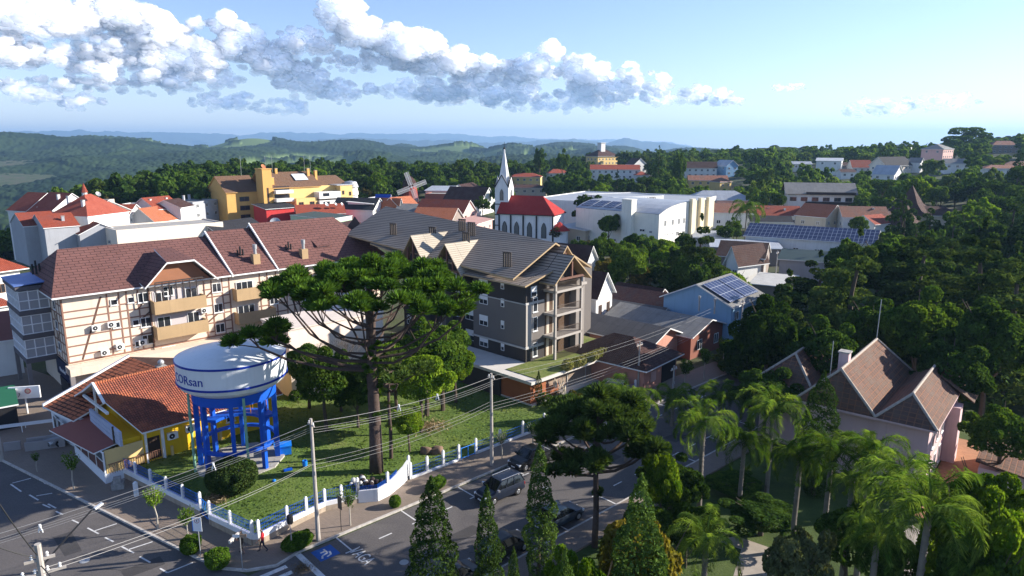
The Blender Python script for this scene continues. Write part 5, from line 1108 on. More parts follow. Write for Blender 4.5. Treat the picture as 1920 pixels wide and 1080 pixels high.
def car(kind, x, y, rz, label, col, z=.02, rails=False, name='parked_car', cat='car', group=None):
    """front faces local +x"""
    root = empty(name, (x, y, z), rz, label, cat, group); PT = paint('car_paint_'+col[0], col[1], .35, .03, spec=.4, coat=.25)
    L, Wd, belt, top = {'sedan': (4.4, 1.74, .92, 1.42), 'suv': (4.1, 1.76, 1.06, 1.66), 'hatch': (3.9, 1.68, .95, 1.5), 'pickup': (4.7, 1.72, 1.0, 1.6)}[kind]
    hw = Wd/2; hl = L/2; m = MB()
    hood = {'sedan': .84, 'suv': .98, 'hatch': .9, 'pickup': .95}[kind]; tail = {'sedan': .95, 'suv': belt, 'hatch': belt, 'pickup': .98}[kind]
    xs = [(-hl, tail*.82, .86), (-hl+.08, tail*.98, .95), (-hl+.6, tail, 1), (-hl+1.5, belt, 1), (hl-1.35, belt, 1), (hl-.95, hood+.03, .99), (hl-.35, hood-.06, .95), (hl-.05, hood-.2, .86), (hl, hood-.3, .8)]
    secs = []
    for xx, zt, k in xs:
        w = hw*k; zb = .24 if abs(xx) < hl-.2 else .32
        secs.append([(xx, -w+.06, zb), (xx, -w, zb+.14), (xx, -w-.0, zt-.28), (xx, -w+.05, zt-.08), (xx, -w+.16, zt), (xx, w-.16, zt), (xx, w-.05, zt-.08), (xx, w, zt-.28), (xx, w, zb+.14), (xx, w-.06, zb)][::-1])
    loft(m, secs); m.build('body', PT, root, smooth=False)
    c0, c1, c2, c3 = {'sedan': (-1.62, -1.0, .35, 1.12), 'suv': (-1.98, -1.72, .35, 1.05), 'hatch': (-1.85, -1.45, .25, 1.02), 'pickup': (-.62, -.42, .62, 1.25)}[kind]
    def ring(xx, z, w): return [(xx, -w, z), (xx, w, z)]
    wb, wt = hw-.06, hw-.25
    g = MB(); A = [(c0, -wb, belt-.01), (c3, -wb, belt-.01), (c3, wb, belt-.01), (c0, wb, belt-.01)]; T = [(c1, -wt, top-.06), (c2, -wt, top-.06), (c2, wt, top-.06), (c1, wt, top-.06)]
    g.v = A+T; g.f = [(0,3,2,1),(4,5,6,7),(0,1,5,4),(1,2,6,5),(2,3,7,6),(3,0,4,7)]; g.m = [0]*6; g.build('glasshouse', CGL, root)
    rf = MB(); e = .03; loft(rf, [[(c1-e, -wt-e, top-.07), (c1-e, -wt+.12, top-.03), (c1-e, wt-.12, top-.03), (c1-e, wt+e, top-.07)], [(c1+.25, -wt-e, top-.05), (c1+.25, -wt+.12, top), (c1+.25, wt-.12, top), (c1+.25, wt+e, top-.05)], [(c2-.25, -wt-e, top-.05), (c2-.25, -wt+.12, top), (c2-.25, wt-.12, top), (c2-.25, wt+e, top-.05)], [(c2+e, -wt-e, top-.07), (c2+e, -wt+.12, top-.03), (c2+e, wt-.12, top-.03), (c2+e, wt+e, top-.07)]])
    rf.build('roof', PT, root)
    pl = MB()
    for s in (-1, 1):
        for (xa, xb) in ((c0, c1), (c3, c2)) : pl.tube((xa, s*(wb+.01), belt-.02), (xb, s*(wt+.02), top-.06), .045, .04, 5)
        for f in ((.5,) if kind != 'suv' else (.36, .66)): xm = c0+(c3-c0)*f; xt = c1+(c2-c1)*f; pl.tube((xm, s*(wb+.01), belt-.02), (xt, s*(wt+.02), top-.06), .04, .035, 5)
    pl.build('pillars', PT, root)
    for sx in (hl-.78, -hl+.8):
        for s in (-1, 1):
            w = MB(); r = .31 if kind != 'pickup' else .34; w.tube((0, -.1, 0), (0, .1, 0), r, r, 20); w.tube((0, s*.1, 0), (0, s*.105, 0), r*.9, r*.8, 20); t = w.build('wheel', TYRE, root, (sx, s*(hw-.1), r)); k = MB(); k.tube((0, s*.1, 0), (0, s*.118, 0), r*.62, r*.56, 14); 
            for q in range(5): a = q*1.2566; k.tube((0, s*.119, 0), (math.cos(a)*r*.55, s*.119, math.sin(a)*r*.55), .03, .02, 4)
            k.build('rim', RIM, t)
            ar = MB(); ar.path([((r+.05)*math.cos(math.pi*i/8), 0, (r+.05)*math.sin(math.pi*i/8)) for i in range(9)], .03, 4); ar.build('wheel_arch', DARK, root, (sx, s*(hw-.005), r))
    for s in (-1, 1):
        h = MB(); h.box(hl-.28, -.19, hood-.36, hl-.03, .19, hood-.2); h.build('headlight', HL, root, (0, s*(hw*.66), 0)); h = MB(); h.box(-hl-.01, -.15, tail-.38, -hl+.12, .15, tail-.16); h.build('tail_light', TLR, root, (0, s*(hw*.74), 0))
        h = MB(); h.box(-.08, -.1, -.06, .1, .1, .07); h.build('mirror', CHR if rails else PT, root, (c3-.15, s*(hw+.1), belt+.05))
    h = MB(); h.box(hl-.02, -.5, .42, hl+.02, .5, .56); h.box(hl-.03, -.62, .26, hl+.03, .62, .36); h.build('grille', DARK, root); h = MB(); h.box(hl+.02, -.22, .36, hl+.035, .22, .47); h.build('number_plate', PLT, root); h = MB(); h.box(-hl-.03, -.22, .5, -hl-.015, .22, .61); h.build('number_plate', PLT, root)
    h = MB(); h.box(-hl-.04, -hw*.85, .34, -hl+.05, hw*.85, .5); h.build('bumper', PT, root)
    if rails:
        for s in (-1, 1): h = MB(); h.tube((c1+.1, s*(wt-.05), top+.04), (c2-.05, s*(wt-.05), top+.04), .035, .035, 6); h.box(c1+.1, s*(wt-.05)-.02, top-.04, c1+.2, s*(wt-.05)+.02, top+.04); h.build('roof_rail', CHR, root)
    if kind == 'pickup':
        h = MB(); h.box(-hl+.1, -hw+.16, .99, -.7, hw-.16, 1.0); h.build('load_bed', DARK, root); h = MB()
        for s in (-1, 1): h.path([(-.75, s*(hw-.12), 1.0), (-.8, s*(hw-.2), 1.5), (-1.5, s*(hw-.12), 1.02)], .035, 5)
        h.tube((-.8, -hw+.2, 1.5), (-.8, hw-.2, 1.5), .035); h.build('roll_bar', CHR, root)
        h = MB(); 
        for s in (-1, 1): h.box(-hl+.1, s*(hw-.08)-.05, .95, -.7, s*(hw-.08)+.05, 1.07)
        h.box(-hl, -hw+.08, .9, -hl+.09, hw-.08, 1.07); h.build('bed_wall', PT, root)
    return root
ang = math.pi/2-SA
BLK = ('black', (.008,.009,.011)); NAV = ('navy', (.010,.016,.032)); 
p = ST(9.0, 1.15); car('pickup', p.x, p.y, ang+math.pi, 'black compact pickup with a silver roll bar parked at the kerb by the blue gate', BLK, name='parked_pickup', cat='pickup')
p = G(925, 936); car('suv', p.x+.5, p.y+.5, ang+math.pi-.03, 'dark navy hatchback with silver roof rails driving past the pickup', NAV, rails=True, name='car')
p = ST(3.4, 9.6); car('sedan', p.x, p.y, ang, 'dark blue saloon parked behind the tallest dark cypress', ('blue', (.018,.035,.06)))
p = ST(-2.2, 9.8); car('hatch', p.x, p.y, ang, 'black hatchback parked behind the middle cypress', BLK)
p = ST(-7.0, 10.2); car('hatch', p.x, p.y, ang, 'dark car poking out behind the stout left cypress', ('charcoal', (.02,.025,.03)))
p = GT(1385, 692); car('sedan', p.x, p.y, ang+math.pi+.1, 'dark blue saloon parked on the far street near the wooded corner', ('blue', (.012,.02,.04)))
p = GT(1142, 738); car('suv', p.x, p.y, R(158), 'sandy beige estate car parked by the grey building driveway', ('beige', (.42,.36,.27)))
p = G(102, 832, .14); car('sedan', p.x+1, p.y+1.0, R(-122), 'silver and black car nosing out from under the veranda', ('silver', (.25,.25,.26)), z=.14)
p = GT(1412, 682); car('hatch', p.x+1.5, p.y+3, ang+math.pi, 'pale silver car half hidden behind the dark blue saloon on the far street', ('silver', (.25,.25,.26)))
# ================= people =================
SKIN = paint('skin', (.35,.20,.14), .6, .05); HAIR = paint('dark_hair', (.012,.01,.009), .8); REDS = paint('red_shirt', (.55,.02,.03), .8, .06); NAVP = paint('navy_trousers', (.02,.025,.05), .8); BLKC = paint('black_clothes', (.012,.012,.014), .85); SHOE = paint('dark_shoes', (.03,.03,.03), .7)
def person(x, y, rz, label, pose_, mats, z=.14, extra=None):
    """one continuous skinned body; clothing colours by region of the same mesh"""
    root = empty('person', (x, y, z), rz, label, 'person'); J, E_, RA = pose_
    me = bpy.data.meshes.new('body'); me.from_pydata(J, E_, []); o = bpy.data.objects.new('body', me); COL.objects.link(o)
    sk = o.modifiers.new('s', 'SKIN'); ss = o.modifiers.new('u', 'SUBSURF'); ss.levels = 1; ss.render_levels = 1
    for i, r in enumerate(RA): o.data.skin_vertices[0].data[i].radius = r if hasattr(r, '__len__') else (r, r)
    o.data.skin_vertices[0].data[0].use_root = True
    bpy.context.view_layer.update(); dg = bpy.context.evaluated_depsgraph_get(); bm = bpy.data.meshes.new_from_object(o.evaluated_get(dg)); bpy.data.objects.remove(o)
    for mm in mats: bm.materials.append(mm)
    for p_ in bm.polygons:
        c = p_.center; p_.use_smooth = True; zz = c.z
        out_ = math.hypot(c.x, c.y)
        i = 3
        if zz < .09: i = 4
        elif zz < .92: i = 2
        elif zz < 1.47: i = 1 if not any((c-Vector(h)).length < .30 for h in (J[9], J[12])) else 0
        elif zz < 1.72: i = 0
        else: i = 3
        if zz > 1.5 and (c-Vector(J[3])).x < -.045: i = 3
        if zz < .45 and zz > .09 and mats[5] is not None: i = 5
        p_.material_index = i
    b = link('body', bm, root)
    for s in (-1, 1):      # hands: palm with five bent fingers
        w = Vector(J[9 if s < 0 else 12]); el_ = Vector(J[8 if s < 0 else 11]); d = (w-el_).normalized(); sd_ = Vector((d.z, 0, -d.x)); sd_ = sd_ if sd_.length > .1 else Vector((1, 0, 0)); sd_.normalize(); h = MB()
        h.path([w, w+d*.05, w+d*.09], [.026, .036, .03], 8)
        for k, l in enumerate((.065, .075, .07, .055)): o_ = sd_*(-.027+.018*k); a0 = w+d*.085+o_; h.path([a0, a0+d*l*.5, a0+d*l*.9+sd_.cross(d)*.02], [.009, .0085, .006], 5)
        h.path([w+d*.03-sd_*.03, w+d*.06-sd_*.055, w+d*.09-sd_*.06], [.011, .01, .007], 5); h.build('hand', SKIN, b)
    return root
def walk_pose(stride=.32, swing=.25, arms=None):
    J = [(0,0,.95), (0,0,1.18), (.01,0,1.42), (.03,0,1.62), (.045,0,1.72), (0,.0,1.40), (0,0,1.44)]
    J += [(.0,-.19,1.38), (-swing*.5,-.24,1.13), (-swing*.1,-.25,.90)] if not arms else [(.0,-.19,1.38)]+arms[0]
    J += [(.0,.19,1.38), (swing*.6,.24,1.14), (swing*1.5,.23,.93)] if not arms else [(.0,.19,1.38)]+arms[1]
    J += [(0,-.10,.90), (stride*.55,-.10,.50), (stride*.75,-.10,.08), (stride*.75+.17,-.10,.045), (0,.10,.90), (-stride*.2,.10,.50), (-stride*.95,.10,.13), (-stride*.95+.15,.10,.05)]
    E_ = [(0,1),(1,2),(2,3),(3,4),(2,7),(7,8),(8,9),(2,10),(10,11),(11,12),(0,13),(13,14),(14,15),(15,16),(0,17),(17,18),(18,19),(19,20)]
    J2 = J; RA = [(.15,.11), (.14,.10), (.085,.075), (.10,.085), (.075,.07), .01, .01, .062, .045, .03, .062, .045, .03, (.095,.09), .06, .042, (.04,.035), (.095,.09), .06, .042, (.04,.035)]
    J2 = [j for i, j in enumerate(J) if i not in (5, 6)]; mp = {i: k for k, i in enumerate([i for i in range(len(J)) if i not in (5, 6)])}
    return J, E_, RA, J2, [(mp[a], mp[b]) for a, b in E_], [r for i, r in enumerate(RA) if i not in (5, 6)]
def mk_person(x, y, rz, label, mats, **k):
    J, E_, RA, J2, E2, R2 = walk_pose(**k)
    class _J(list): pass
    # keep joint numbering used by the painter
    JJ = J2[:]; idx = {7: 5, 8: 6, 9: 7, 10: 8, 11: 9, 12: 10}
    full = J
    root = None
    def conv(): return J2, E2, R2
    g = globals(); 
    return person2(x, y, rz, label, (J2, E2, R2), full, mats)
def person2(x, y, rz, label, ps, full, mats):
    J2, E2, R2 = ps; root = empty('person', (x, y, .14), rz, label, 'person')
    me = bpy.data.meshes.new('body'); me.from_pydata(J2, E2, []); o = bpy.data.objects.new('body', me); COL.objects.link(o); o.modifiers.new('s', 'SKIN'); ss = o.modifiers.new('u', 'SUBSURF'); ss.levels = 1; ss.render_levels = 1
    if not o.data.skin_vertices:
        bpy.context.view_layer.objects.active = o
        bmm = bmesh.new(); bmm.from_mesh(me); bmm.verts.layers.skin.verify(); bmm.to_mesh(me); bmm.free()
    for i, r in enumerate(R2): o.data.skin_vertices[0].data[i].radius = r if hasattr(r, '__len__') else (r, r)
    o.data.skin_vertices[0].data[0].use_root = True
    bpy.context.view_layer.update(); dg = bpy.context.evaluated_depsgraph_get(); bm = bpy.data.meshes.new_from_object(o.evaluated_get(dg)); bpy.data.objects.remove(o)
    bm.name = 'body'; bm.materials.clear()
    for mm in mats: bm.materials.append(mm)
    hands = [Vector(full[9]), Vector(full[12])]; elb = [Vector(full[8]), Vector(full[11])]
    for p_ in bm.polygons:
        c = p_.center; p_.use_smooth = True
        if c.z < .10: i = 4
        elif min((c-h).length for h in hands) < .2 or min((c-e).length for e in elb) < .1: i = 0
        elif c.z < .46: i = 5
        elif c.z < .97: i = 2
        elif c.z < 1.47: i = 1
        else: i = 3 if (c.z > 1.70 or c.x < .0) else 0
        p_.material_index = i
    b = link('body', bm, root)
    for w, e in zip(hands, elb):
        d = (w-e).normalized(); sd_ = d.cross(Vector((0, 1, 0))).normalized(); pn = sd_.cross(d); h = MB(); h.path([w, w+d*.05, w+d*.09], [.026, .036, .03], 8)
        for k, l in enumerate((.065, .075, .07, .055)): a0 = w+d*.085+sd_*(-.027+.018*k); h.path([a0, a0+d*l*.5, a0+d*l*.9+pn*.02], [.009, .0085, .006], 5)
        h.path([w+d*.03-sd_*.03, w+d*.06-sd_*.055, w+d*.09-sd_*.06], [.011, .01, .007], 5); h.build('hand', SKIN, b)
    f = MB(); hc = Vector(full[3])+Vector((0, 0, .04)); f.tube(hc+Vector((.08, 0, -.02)), hc+Vector((.125, 0, -.035)), .018, .012, 6)
    for s in (-1, 1): f.ball(hc+Vector((.088, s*.035, .01)), .013, 4, 1); f.tube(hc+Vector((0, s*.085, -.03)), hc+Vector((0, s*.098, .01)), .022, .018, 6)
    f.box(hc.x+.08, -.025, hc.z-.075, hc.x+.095, .025, hc.z-.065, 2); f.build('face', [SKIN, HAIR, paint('lips', (.3,.1,.09))], b)
    return root
p = G(494, 1034, .14); mk_person(p.x, p.y, R(200), 'person in a red shirt and navy trousers walking on the corner pavement', [SKIN, REDS, NAVP, HAIR, SHOE, NAVP])
p = G(455, 1038, .14); mk_person(p.x, p.y, R(170), 'person in black shorts carrying a long pale board on the corner pavement', [SKIN, BLKC, BLKC, HAIR, SHOE, SKIN], stride=.25, arms=([(.15,-.27,1.15), (.33,-.22,1.22)], [(.15,.27,1.15), (.33,.22,1.22)]))
m = MB(); m.box(-.08, -.72, -.12, .08, .72, .12); tag(m.build('board', paint('pale_board', (.7,.62,.55)), loc=(p.x-.42, p.y+.06, .14+1.26), rz=R(170)), 'long pale box held in front of the person in black shorts', 'box')
# ================= the town =================
REG = []       # (x, y, radius, height, z) of everything trees must not hide
def wallp(name, c): return paint(name, c, .85, .08, .4, streak=.12)
WW = wallp('white_render', (.74,.73,.70)); WG = wallp('grey_render_wall', (.36,.37,.40)); WCR = wallp('pale_cream_render', (.78,.68,.56)); WOC = wallp('ochre_yellow_render', (.62,.36,.11)); WYE = wallp('soft_yellow_render', (.70,.50,.20))
WRD = wallp('red_render', (.50,.04,.04)); WMI = wallp('mint_render', (.42,.56,.40)); WBR = wallp('brick_red_wall', (.26,.10,.07)); WPK = wallp('salmon_render', (.55,.27,.20)); WBL = wallp('light_blue_render', (.24,.42,.62)); WTA = wallp('taupe_render', (.27,.22,.19)); WPI = wallp('pink_render', (.68,.42,.38)); WBE = wallp('beige_render', (.58,.50,.38))
SOL = tiles('solar_panels', (.035,.045,.10), (.03,.04,.09), (.35,.37,.42), 1.0, 1.65, .05, bump=.01, rough=.25)
NM = []
def reg_(x, y, r, h, z, lb=None):
    REG.append((x, y, r, h, z)); NM.append(lb)
def hpx(label, A, B, ze, d, **k):
    """front eave seen from pixel A to pixel B at height ze above datum"""
    a, b = G(A[0], A[1], ze), G(B[0], B[1], ze); v = b-a; w = v.length; rot = math.degrees(math.atan2(v.y, v.x)); n = Vector((-v.y, v.x, 0)).normalized(); c = (a+b)/2+n*d/2
    zg = k.pop('zg', None); zg = HT(c.x, c.y) if zg is None else zg; h = ze-zg; reg_(c.x, c.y, max(w, d)/2, h+k.get('rise', 2.), zg, label)
    return house(label, c.x, c.y, w, d, h, rot=rot, z=zg, **k)
def hat(label, px, py, w, d, h, **k):
    p = GT(px, py); f = Vector((p.x, p.y, 0)).normalized()*d*.5; x, y = p.x+f.x, p.y+f.y; reg_(x, y, max(w, d)/2, h+k.get('rise', 2.), p.z, label); return house(label, x, y, w, d, h, z=p.z, **k)
T_RED2 = tiles('sun_brightened_red_tiles', (.42,.10,.062), (.34,.08,.05), (.16,.045,.03), .22, .35, .02, dirt=(.32,.09,.06), wave=.22)  # brightened copy of the red tiles, sunlight on these roofs put into the colour
# --- left: cream flat block, grey block, red-roofed terrace ---
hpx('long low cream flat-roofed building behind the brown shingle roof', (218,433), (418,417), 8.5, 12, roof='flat', rise=.2, wm=WCR, rm=CONC, wins=[('l', 5, 1, 1.5, .8)], name='flat_building', cat='building')
hpx('small grey flat-roofed block left of the yellow apartments', (361,380), (411,374), 9.5, 10, roof='flat', rise=.2, wm=WG, rm=CONC, wins=[('f', 5.5, 3, 1.2, 1.2), ('f', 2.5, 3, 1.2, 1.2), ('l', 5.5, 2, 1, 1)], name='flat_building', cat='building', chim=[(2, 3, 1.8), (-2, 2, 1.8)])
gr = 'red-roofed houses at far left'
hpx('white house with steep red roof, leftmost of the red-roofed terrace', (14,394), (49,396), 11, 12, rise=4.2, ax='x', wm=WW, rm=T_RED2, wins=[('f', 7, 2, 1.2, 1.2)], group=gr, dishes=[(1.6, -3, 13, .6)], over=.3)
hpx('second red roof of the terrace with a white rake board', (51,398), (91,401), 11, 12.5, rise=4.6, ax='x', wm=WW, rm=T_RED2, wins=[('f', 7, 3, 1.2, 1.2)], group=gr, over=.3, chim=[(2.2, -2, 4.4)])
hpx('largest red roof of the terrace with white chimneys', (93,404), (164,406), 11, 13, roof='hip', rise=4.8, wm=WW, rm=T_RED2, wins=[('f', 7.5, 4, 1.2, 1.2), ('f', 4.5, 4, 1.2, 1.2)], group=gr, chim=[(-3, -3, 4.4), (2.2, -4, 3.6)], dishes=[(4, -1, 15.4, .6, 1.2)], over=.3)
hpx('wide white gable with round windows at the right end of the red terrace', (166,397), (240,392), 10.6, 11, rise=2.6, ax='y', wm=WW, rm=T_RED, wins=[('f', 7.6, 4, 1, 1), ('f', 4.6, 3, 2, 1.4)], group=gr, over=.8, chim=[(2, -5.6, .9)])
hpx('pale narrow gabled wing at the far left end of the terrace', (20,417), (45,425), 9.3, 7, rise=2.6, ax='y', wm=WG, rm=T_RED, group=gr, over=.25)
hpx('pale narrow gabled wing beside a recessed balcony in the red-roofed terrace', (57,420), (83,428), 9.2, 7, rise=2.6, ax='y', wm=WG, rm=T_RED, group=gr, over=.25, chim=[(3.6, 1, 2.2)])
hpx('dark recessed balconies under a maroon roof in the red terrace', (84,424), (108,424), 8.6, 7, rise=2.0, ax='x', wm=WTA, rm=T_DRK, wins=[('f', 5.6, 1, 3, 1.6), ('f', 2.6, 1, 3, 1.6)], group=gr, over=.2)
hpx('off-white wing below the largest red roof of the terrace', (109,426), (149,440), 7.4, 9, rise=2.2, ax='x', wm=WG, rm=T_RED, wins=[('f', 4.2, 2, 1.1, 1.2), ('f', 1.6, 2, 1.1, 1.2)], group=gr, over=.3)
hpx('white gabled wing with small red roof in front of the largest red roof', (158,411), (189,406), 8.8, 7, rise=2.4, ax='y', wm=WW, rm=T_RED, wins=[('f', 5.5, 2, 1.1, 1.2)], group=gr)
hpx('low red-tiled wing with cream walls nearest the brown shingle roof', (150,441), (196,434), 6.2, 9, roof='hip', rise=2.0, wm=WW, rm=T_OLD, wins=[('f', 2.7, 3, 1.1, 1.3), ('l', 2.7, 3, 1.1, 1.3)], group=gr, over=.7)
hpx('small white gable with three windows right of the red terrace', (240,402), (268,397), 8.8, 8, rise=2.4, ax='y', wm=WW, rm=T_RED, wins=[('f', 6.2, 3, .9, 1.0)], group=gr)
hpx('low bright red roof behind the cream flat building', (226,415), (280,409), 6.8, 6, rise=1.8, ax='x', wm=WW, rm=T_RED, wins=[('f', 4, 3, 1, 1)], group=gr)
hpx('grey gabled house with orange-red roof left of the grey block', (291,416), (341,408), 6.6, 9, rise=3.6, ax='x', wm=WG, rm=T_ORG, wins=[('f', 4, 3, 1, 1)], group=gr, chim=[(1, 2, 3.6), (4, 2, 3.4)])
hpx('white house with red roof and several chimneys behind the orange-red roof', (292,392), (338,387), 9.6, 9, rise=3.0, ax='x', wm=WW, rm=T_RED, wins=[('f', 7, 3, 1, 1), ('l', 7, 2, 1, 1)], group=gr, chim=[(-3, -1, 2.6), (3, -1, 2.6), (4, 2, 2.8)])
hpx('small white flat house at the forest edge left of the red chimneys house', (262,384), (281,381), 10.5, 6, roof='flat', rise=.2, wm=WW, rm=CONC, wins=[('f', 7.5, 2, 1, 1)], group=gr)
hpx('dark red roofed house just left of the grey block', (338,389), (362,385), 9.8, 9, rise=2, ax='x', wm=WW, rm=T_DRK, group=gr)
hpx('white flat roofed building behind the largest red roof', (140,388), (214,374), 12.2, 9, roof='flat', rise=.2, wm=WCR, rm=CONC, group=gr)
q = Q(158, 360, 224.); tr_ = empty('turret', (q.x, 224., q.z-4.5), 0, 'tiny white and red pointed turret above the red roofs at far left', 'turret'); m = MB(); m.tube((0,0,0), (0,0,4.4), .8, .8, 8); m.build('shaft', WW, tr_); m = MB(); m.tube((0,0,4.4), (0,0,7.5), 1.1, .02, 8); m.build('spire', T_RED, tr_)
# left edge
hpx('white house with red hipped roof and red shutters at the left edge', (-45,514), (36,503), 8.6, 11, roof='hip', rise=2.6, wm=WW, rm=T_RED, wins=[('f', 5.4, 3, 1.2, 1.4), ('f', 2.2, 3, 1.2, 1.4)], style='farb', over=1.0)
hpx('low orange-red roof at the left edge below the house with red shutters', (-60,583), (22,571), 4.6, 6, roof='hip', rise=1.5, wm=WW, rm=T_RED, over=.4)
h_ = hpx('white-walled building with plain maroon roof at the left edge', (-95,652), (37,634), 4.6, 11, rise=2.4, ax='x', wm=WW, rm=paint('maroon_sheet_roof', (.20,.075,.06), .7, .1), over=.3, z0=-.3); ac_unit(h_, 5.2, -5.5, 2.8)
hpx('dark green market canopy on the shaded pavement at far left', (-40,770), (30,757), 2.6, 5, roof='shed', rise=.5, wm=DARK, rm=paint('green_canopy', (.02,.12,.06), .6), over=.2, name='canopy', cat='canopy', z0=0)
# --- yellow apartments ---
a = G(500, 352, 13.5); rot = R(45.5); YA = empty('apartment_building', (a.x, a.y, 0), rot, 'large ochre yellow apartment complex with brown roofs and white balconies', 'building'); reg_(a.x+5, a.y+15, 22, 19, 0)
m = MB(); m.box(0, 0, 0, 33, 14, 13.3); m.box(9, -3, 0, 17, 0, 9.5); m.box(26.5, -3.2, 0, 31.5, 0, 13.3); m.build('wall', WYE, YA)
m = MB(); gwalls(m, -12, -.5, 4.5, 20, 0, 12.2, 17.2, 'x'); m.build('gable_block', WOC, YA)
m = MB(); gable(m, -12, -.5, 4.5, 20, 12.2, 17.2, .4, ax='x'); m.build('roof', [T_OLD2 if 'T_OLD2' in globals() else tiles('brown_clay_tiles', (.20,.115,.07), (.17,.095,.06), (.07,.04,.03), .25, .35, .02, dirt=(.14,.09,.06)), WOC], YA)
TBR = MT['brown_clay_tiles']
m = MB(); gable(m, 0, 20, 0, 14, 13.4, 18.2, .5, ax='x'); m.build('roof', [TBR, WOC], YA)
m = MB(); m.slab([(20, 2, 13.5), (33, 2, 13.5), (31, 7, 16.6), (21, 7, 16.6)], .2); m.slab([(33, 12, 13.5), (20, 12, 13.5), (21, 7.001, 16.6), (31, 7.001, 16.6)], .2); m.build('roof', [TBR], YA)
m = MB(); m.box(-1.5, -.5, 0, 1.8, 4.4, 19.6); m.box(-1.7, -.7, 19.6, 2.0, 4.6, 19.9); m.build('stair_tower', WOC, YA)
for z in (2.8, 5.8, 8.8, 11.6):
    m = MB(); m.box(2.2, -2.2, z-.2, 8.6, -.01, z+.9); m.build('balcony', WW, YA); m = MB(); m.box(2.6, -.06, z+.9, 8.2, -.02, z+2.2); m.build('balcony_opening', DKGLASS, YA)
for z in (3.2, 6.4, 9.4): m = MB(); m.box(17.5, -3.8, z-.5, 26.2, -.01, z+1.9); m.build('balcony', WW, YA); m = MB(); m.box(19.0, -3.86, z+.4, 21.5, -3.81, z+1.5); m.build('balcony_opening', DKGLASS, YA)
for z in (.3, 3.3, 6.3, 9.3): m = MB(); m.lathe([(2.6, z), (2.7, z+.1), (2.7, z+1.5), (2.55, z+1.6), (2.4, z+2.95)], 20, (33.2, .5)); m.build('round_balcony', WW, YA)
m = MB(); m.lathe([(2.9, 12.2), (2.9, 12.5), (2.2, 14.2), (.5, 14.6)], 20, (33.2, .5)); m.box(25, -3.4, 13.3, 33, 3, 13.6); m.build('canopy_roof', GREYM, YA)
for x, z in ((10.8, 6.6), (15.0, 6.6), (10.8, 3.4), (15, 3.4)): win(YA, x, -3, z, 'f', 1.8, 1.6, 'farb')
for x, z in ((27.6, 10), (30.5, 9.5), (27.6, 6.5), (30.5, 6), (27.6, 3.2), (30.5, 2.6)): win(YA, x, -3.2, z, 'f', .9, 1.4, 'farb')
for z in (3, 6, 9): win(YA, -6, 4.5, z, 'f', 3.4, 1.6, 'farb'); win(YA, .1, -.5, z+1.5, 'f', .6, 3, 'farb')
m = MB(); m.slab([(12.0, 2.2, 15.6), (17.0, 2.2, 15.6), (17.0, 5.2, 17.6), (12, 5.2, 17.6)], .08); m.build('solar_heater', paint('solar_collector', (.55,.6,.66), .3, .1), YA)
chimney(YA, 3.0, 1.5, 13.6, 16.8, WOC, .8); chimney(YA, 18.5, 5, 16, 19.4, WOC, .9); chimney(YA, 21.5, 5, 15, 18.6, WOC, .9); chimney(YA, 7, 6.5, 17.5, 19.6, WOC, .8); dish(YA, .2, 2, 19.9, .9, .3, paint('rust_dish', (.4,.15,.07)))
for x, y in ((-3, 12), (5, 10), (8, 11), (20, 10), (23, 11)): m = MB(); m.tube((x, y, 14), (x, y, 24), .05, .04, 5); m.build('mast', GREYM, YA)
rb_ = hpx('low bright red building with a row of round windows in front of the yellow apartments', (499,392), (557,388), 7.2, 9, roof='shed', rise=1.2, wm=WRD, rm=T_BLK, name='red_building', cat='building')
for i in range(6): m = MB(); m.tube((-5+i*2.0, -4.52, 5.4), (-5+i*2.0, -4.56, 5.4), .42, .42, 14); m.build('window', DKGLASS, rb_)
hpx('long red roof beside the bright red building', (558,402), (646,399), 5.6, 9, rise=2.6, ax='x', wm=WRD, rm=T_RED, dishes=[(2, -2.5, 6.6, .7), (5, -2.6, 6.6, .5), (7, -2.6, 6.6, .5)])
hpx('mint green walled building behind the brown shingle roof', (617,411), (660,404), 6.2, 14, roof='shed', rise=.8, wm=WMI, rm=paint('dark_green_roof', (.05,.07,.06), .6, .1), over=.15)
hpx('black roofed low building left of the bright red building', (421,446), (505,433), 5.2, 13, rise=3.2, ax='x', wm=WTA, rm=T_BLK)
hpx('dark red low roof right of the mint green wall', (662,430), (690,424), 4.6, 10, rise=1.5, ax='x', wm=WW, rm=T_DRK)
hpx('small white gabled house with dark roof left of the windmill', (699,393), (722,388), 6.2, 15, rise=3.4, ax='y', wm=WW, rm=T_BLK, wins=[('f', 3.5, 2, 1.2, 1.3)])
# --- windmill group ---
x, y = Q(768, 350, 285.).x, 285.; wz = Q(768, 350, 285.).z; wm_ = empty('windmill', (x, y, 0), R(20), 'red windmill tower with four white lattice sails', 'windmill'); reg_(x, y, 6, 14, 0)
m = MB(); m.lathe([(4.2, 0), (3.0, wz-1), (2.6, wz+.3)], 10); m.build('tower', paint('windmill_red', (.28,.05,.035), .8), wm_); m = MB(); m.lathe([(3.0, wz+.3), (2.6, wz+2.2), (1.2, wz+3.8), (.1, wz+4.4)], 10); m.build('cap', T_DRK, wm_)
for k in range(4):
    m = MB(); L_ = 6.2; m.box(-.1, -.1, .3, .1, 0, L_); m.box(-.95, -.1, 1, -.85, 0, L_); m.box(.85, -.1, 1, .95, 0, L_)
    for i in range(12): m.box(-.9, -.08, 1+i*.46, .9, -.02, 1.18+i*.46)
    m.xf(Matrix.Translation((0, -4.2, wz)) @ Matrix.Rotation(R(-20+90*k), 4, 'Y')); m.build('sail', WW, wm_)
m = MB(); m.tube((0, -4.3, wz), (0, -2, wz), .35); m.build('hub', WW, wm_)
gw = 'little theme houses beside the windmill'
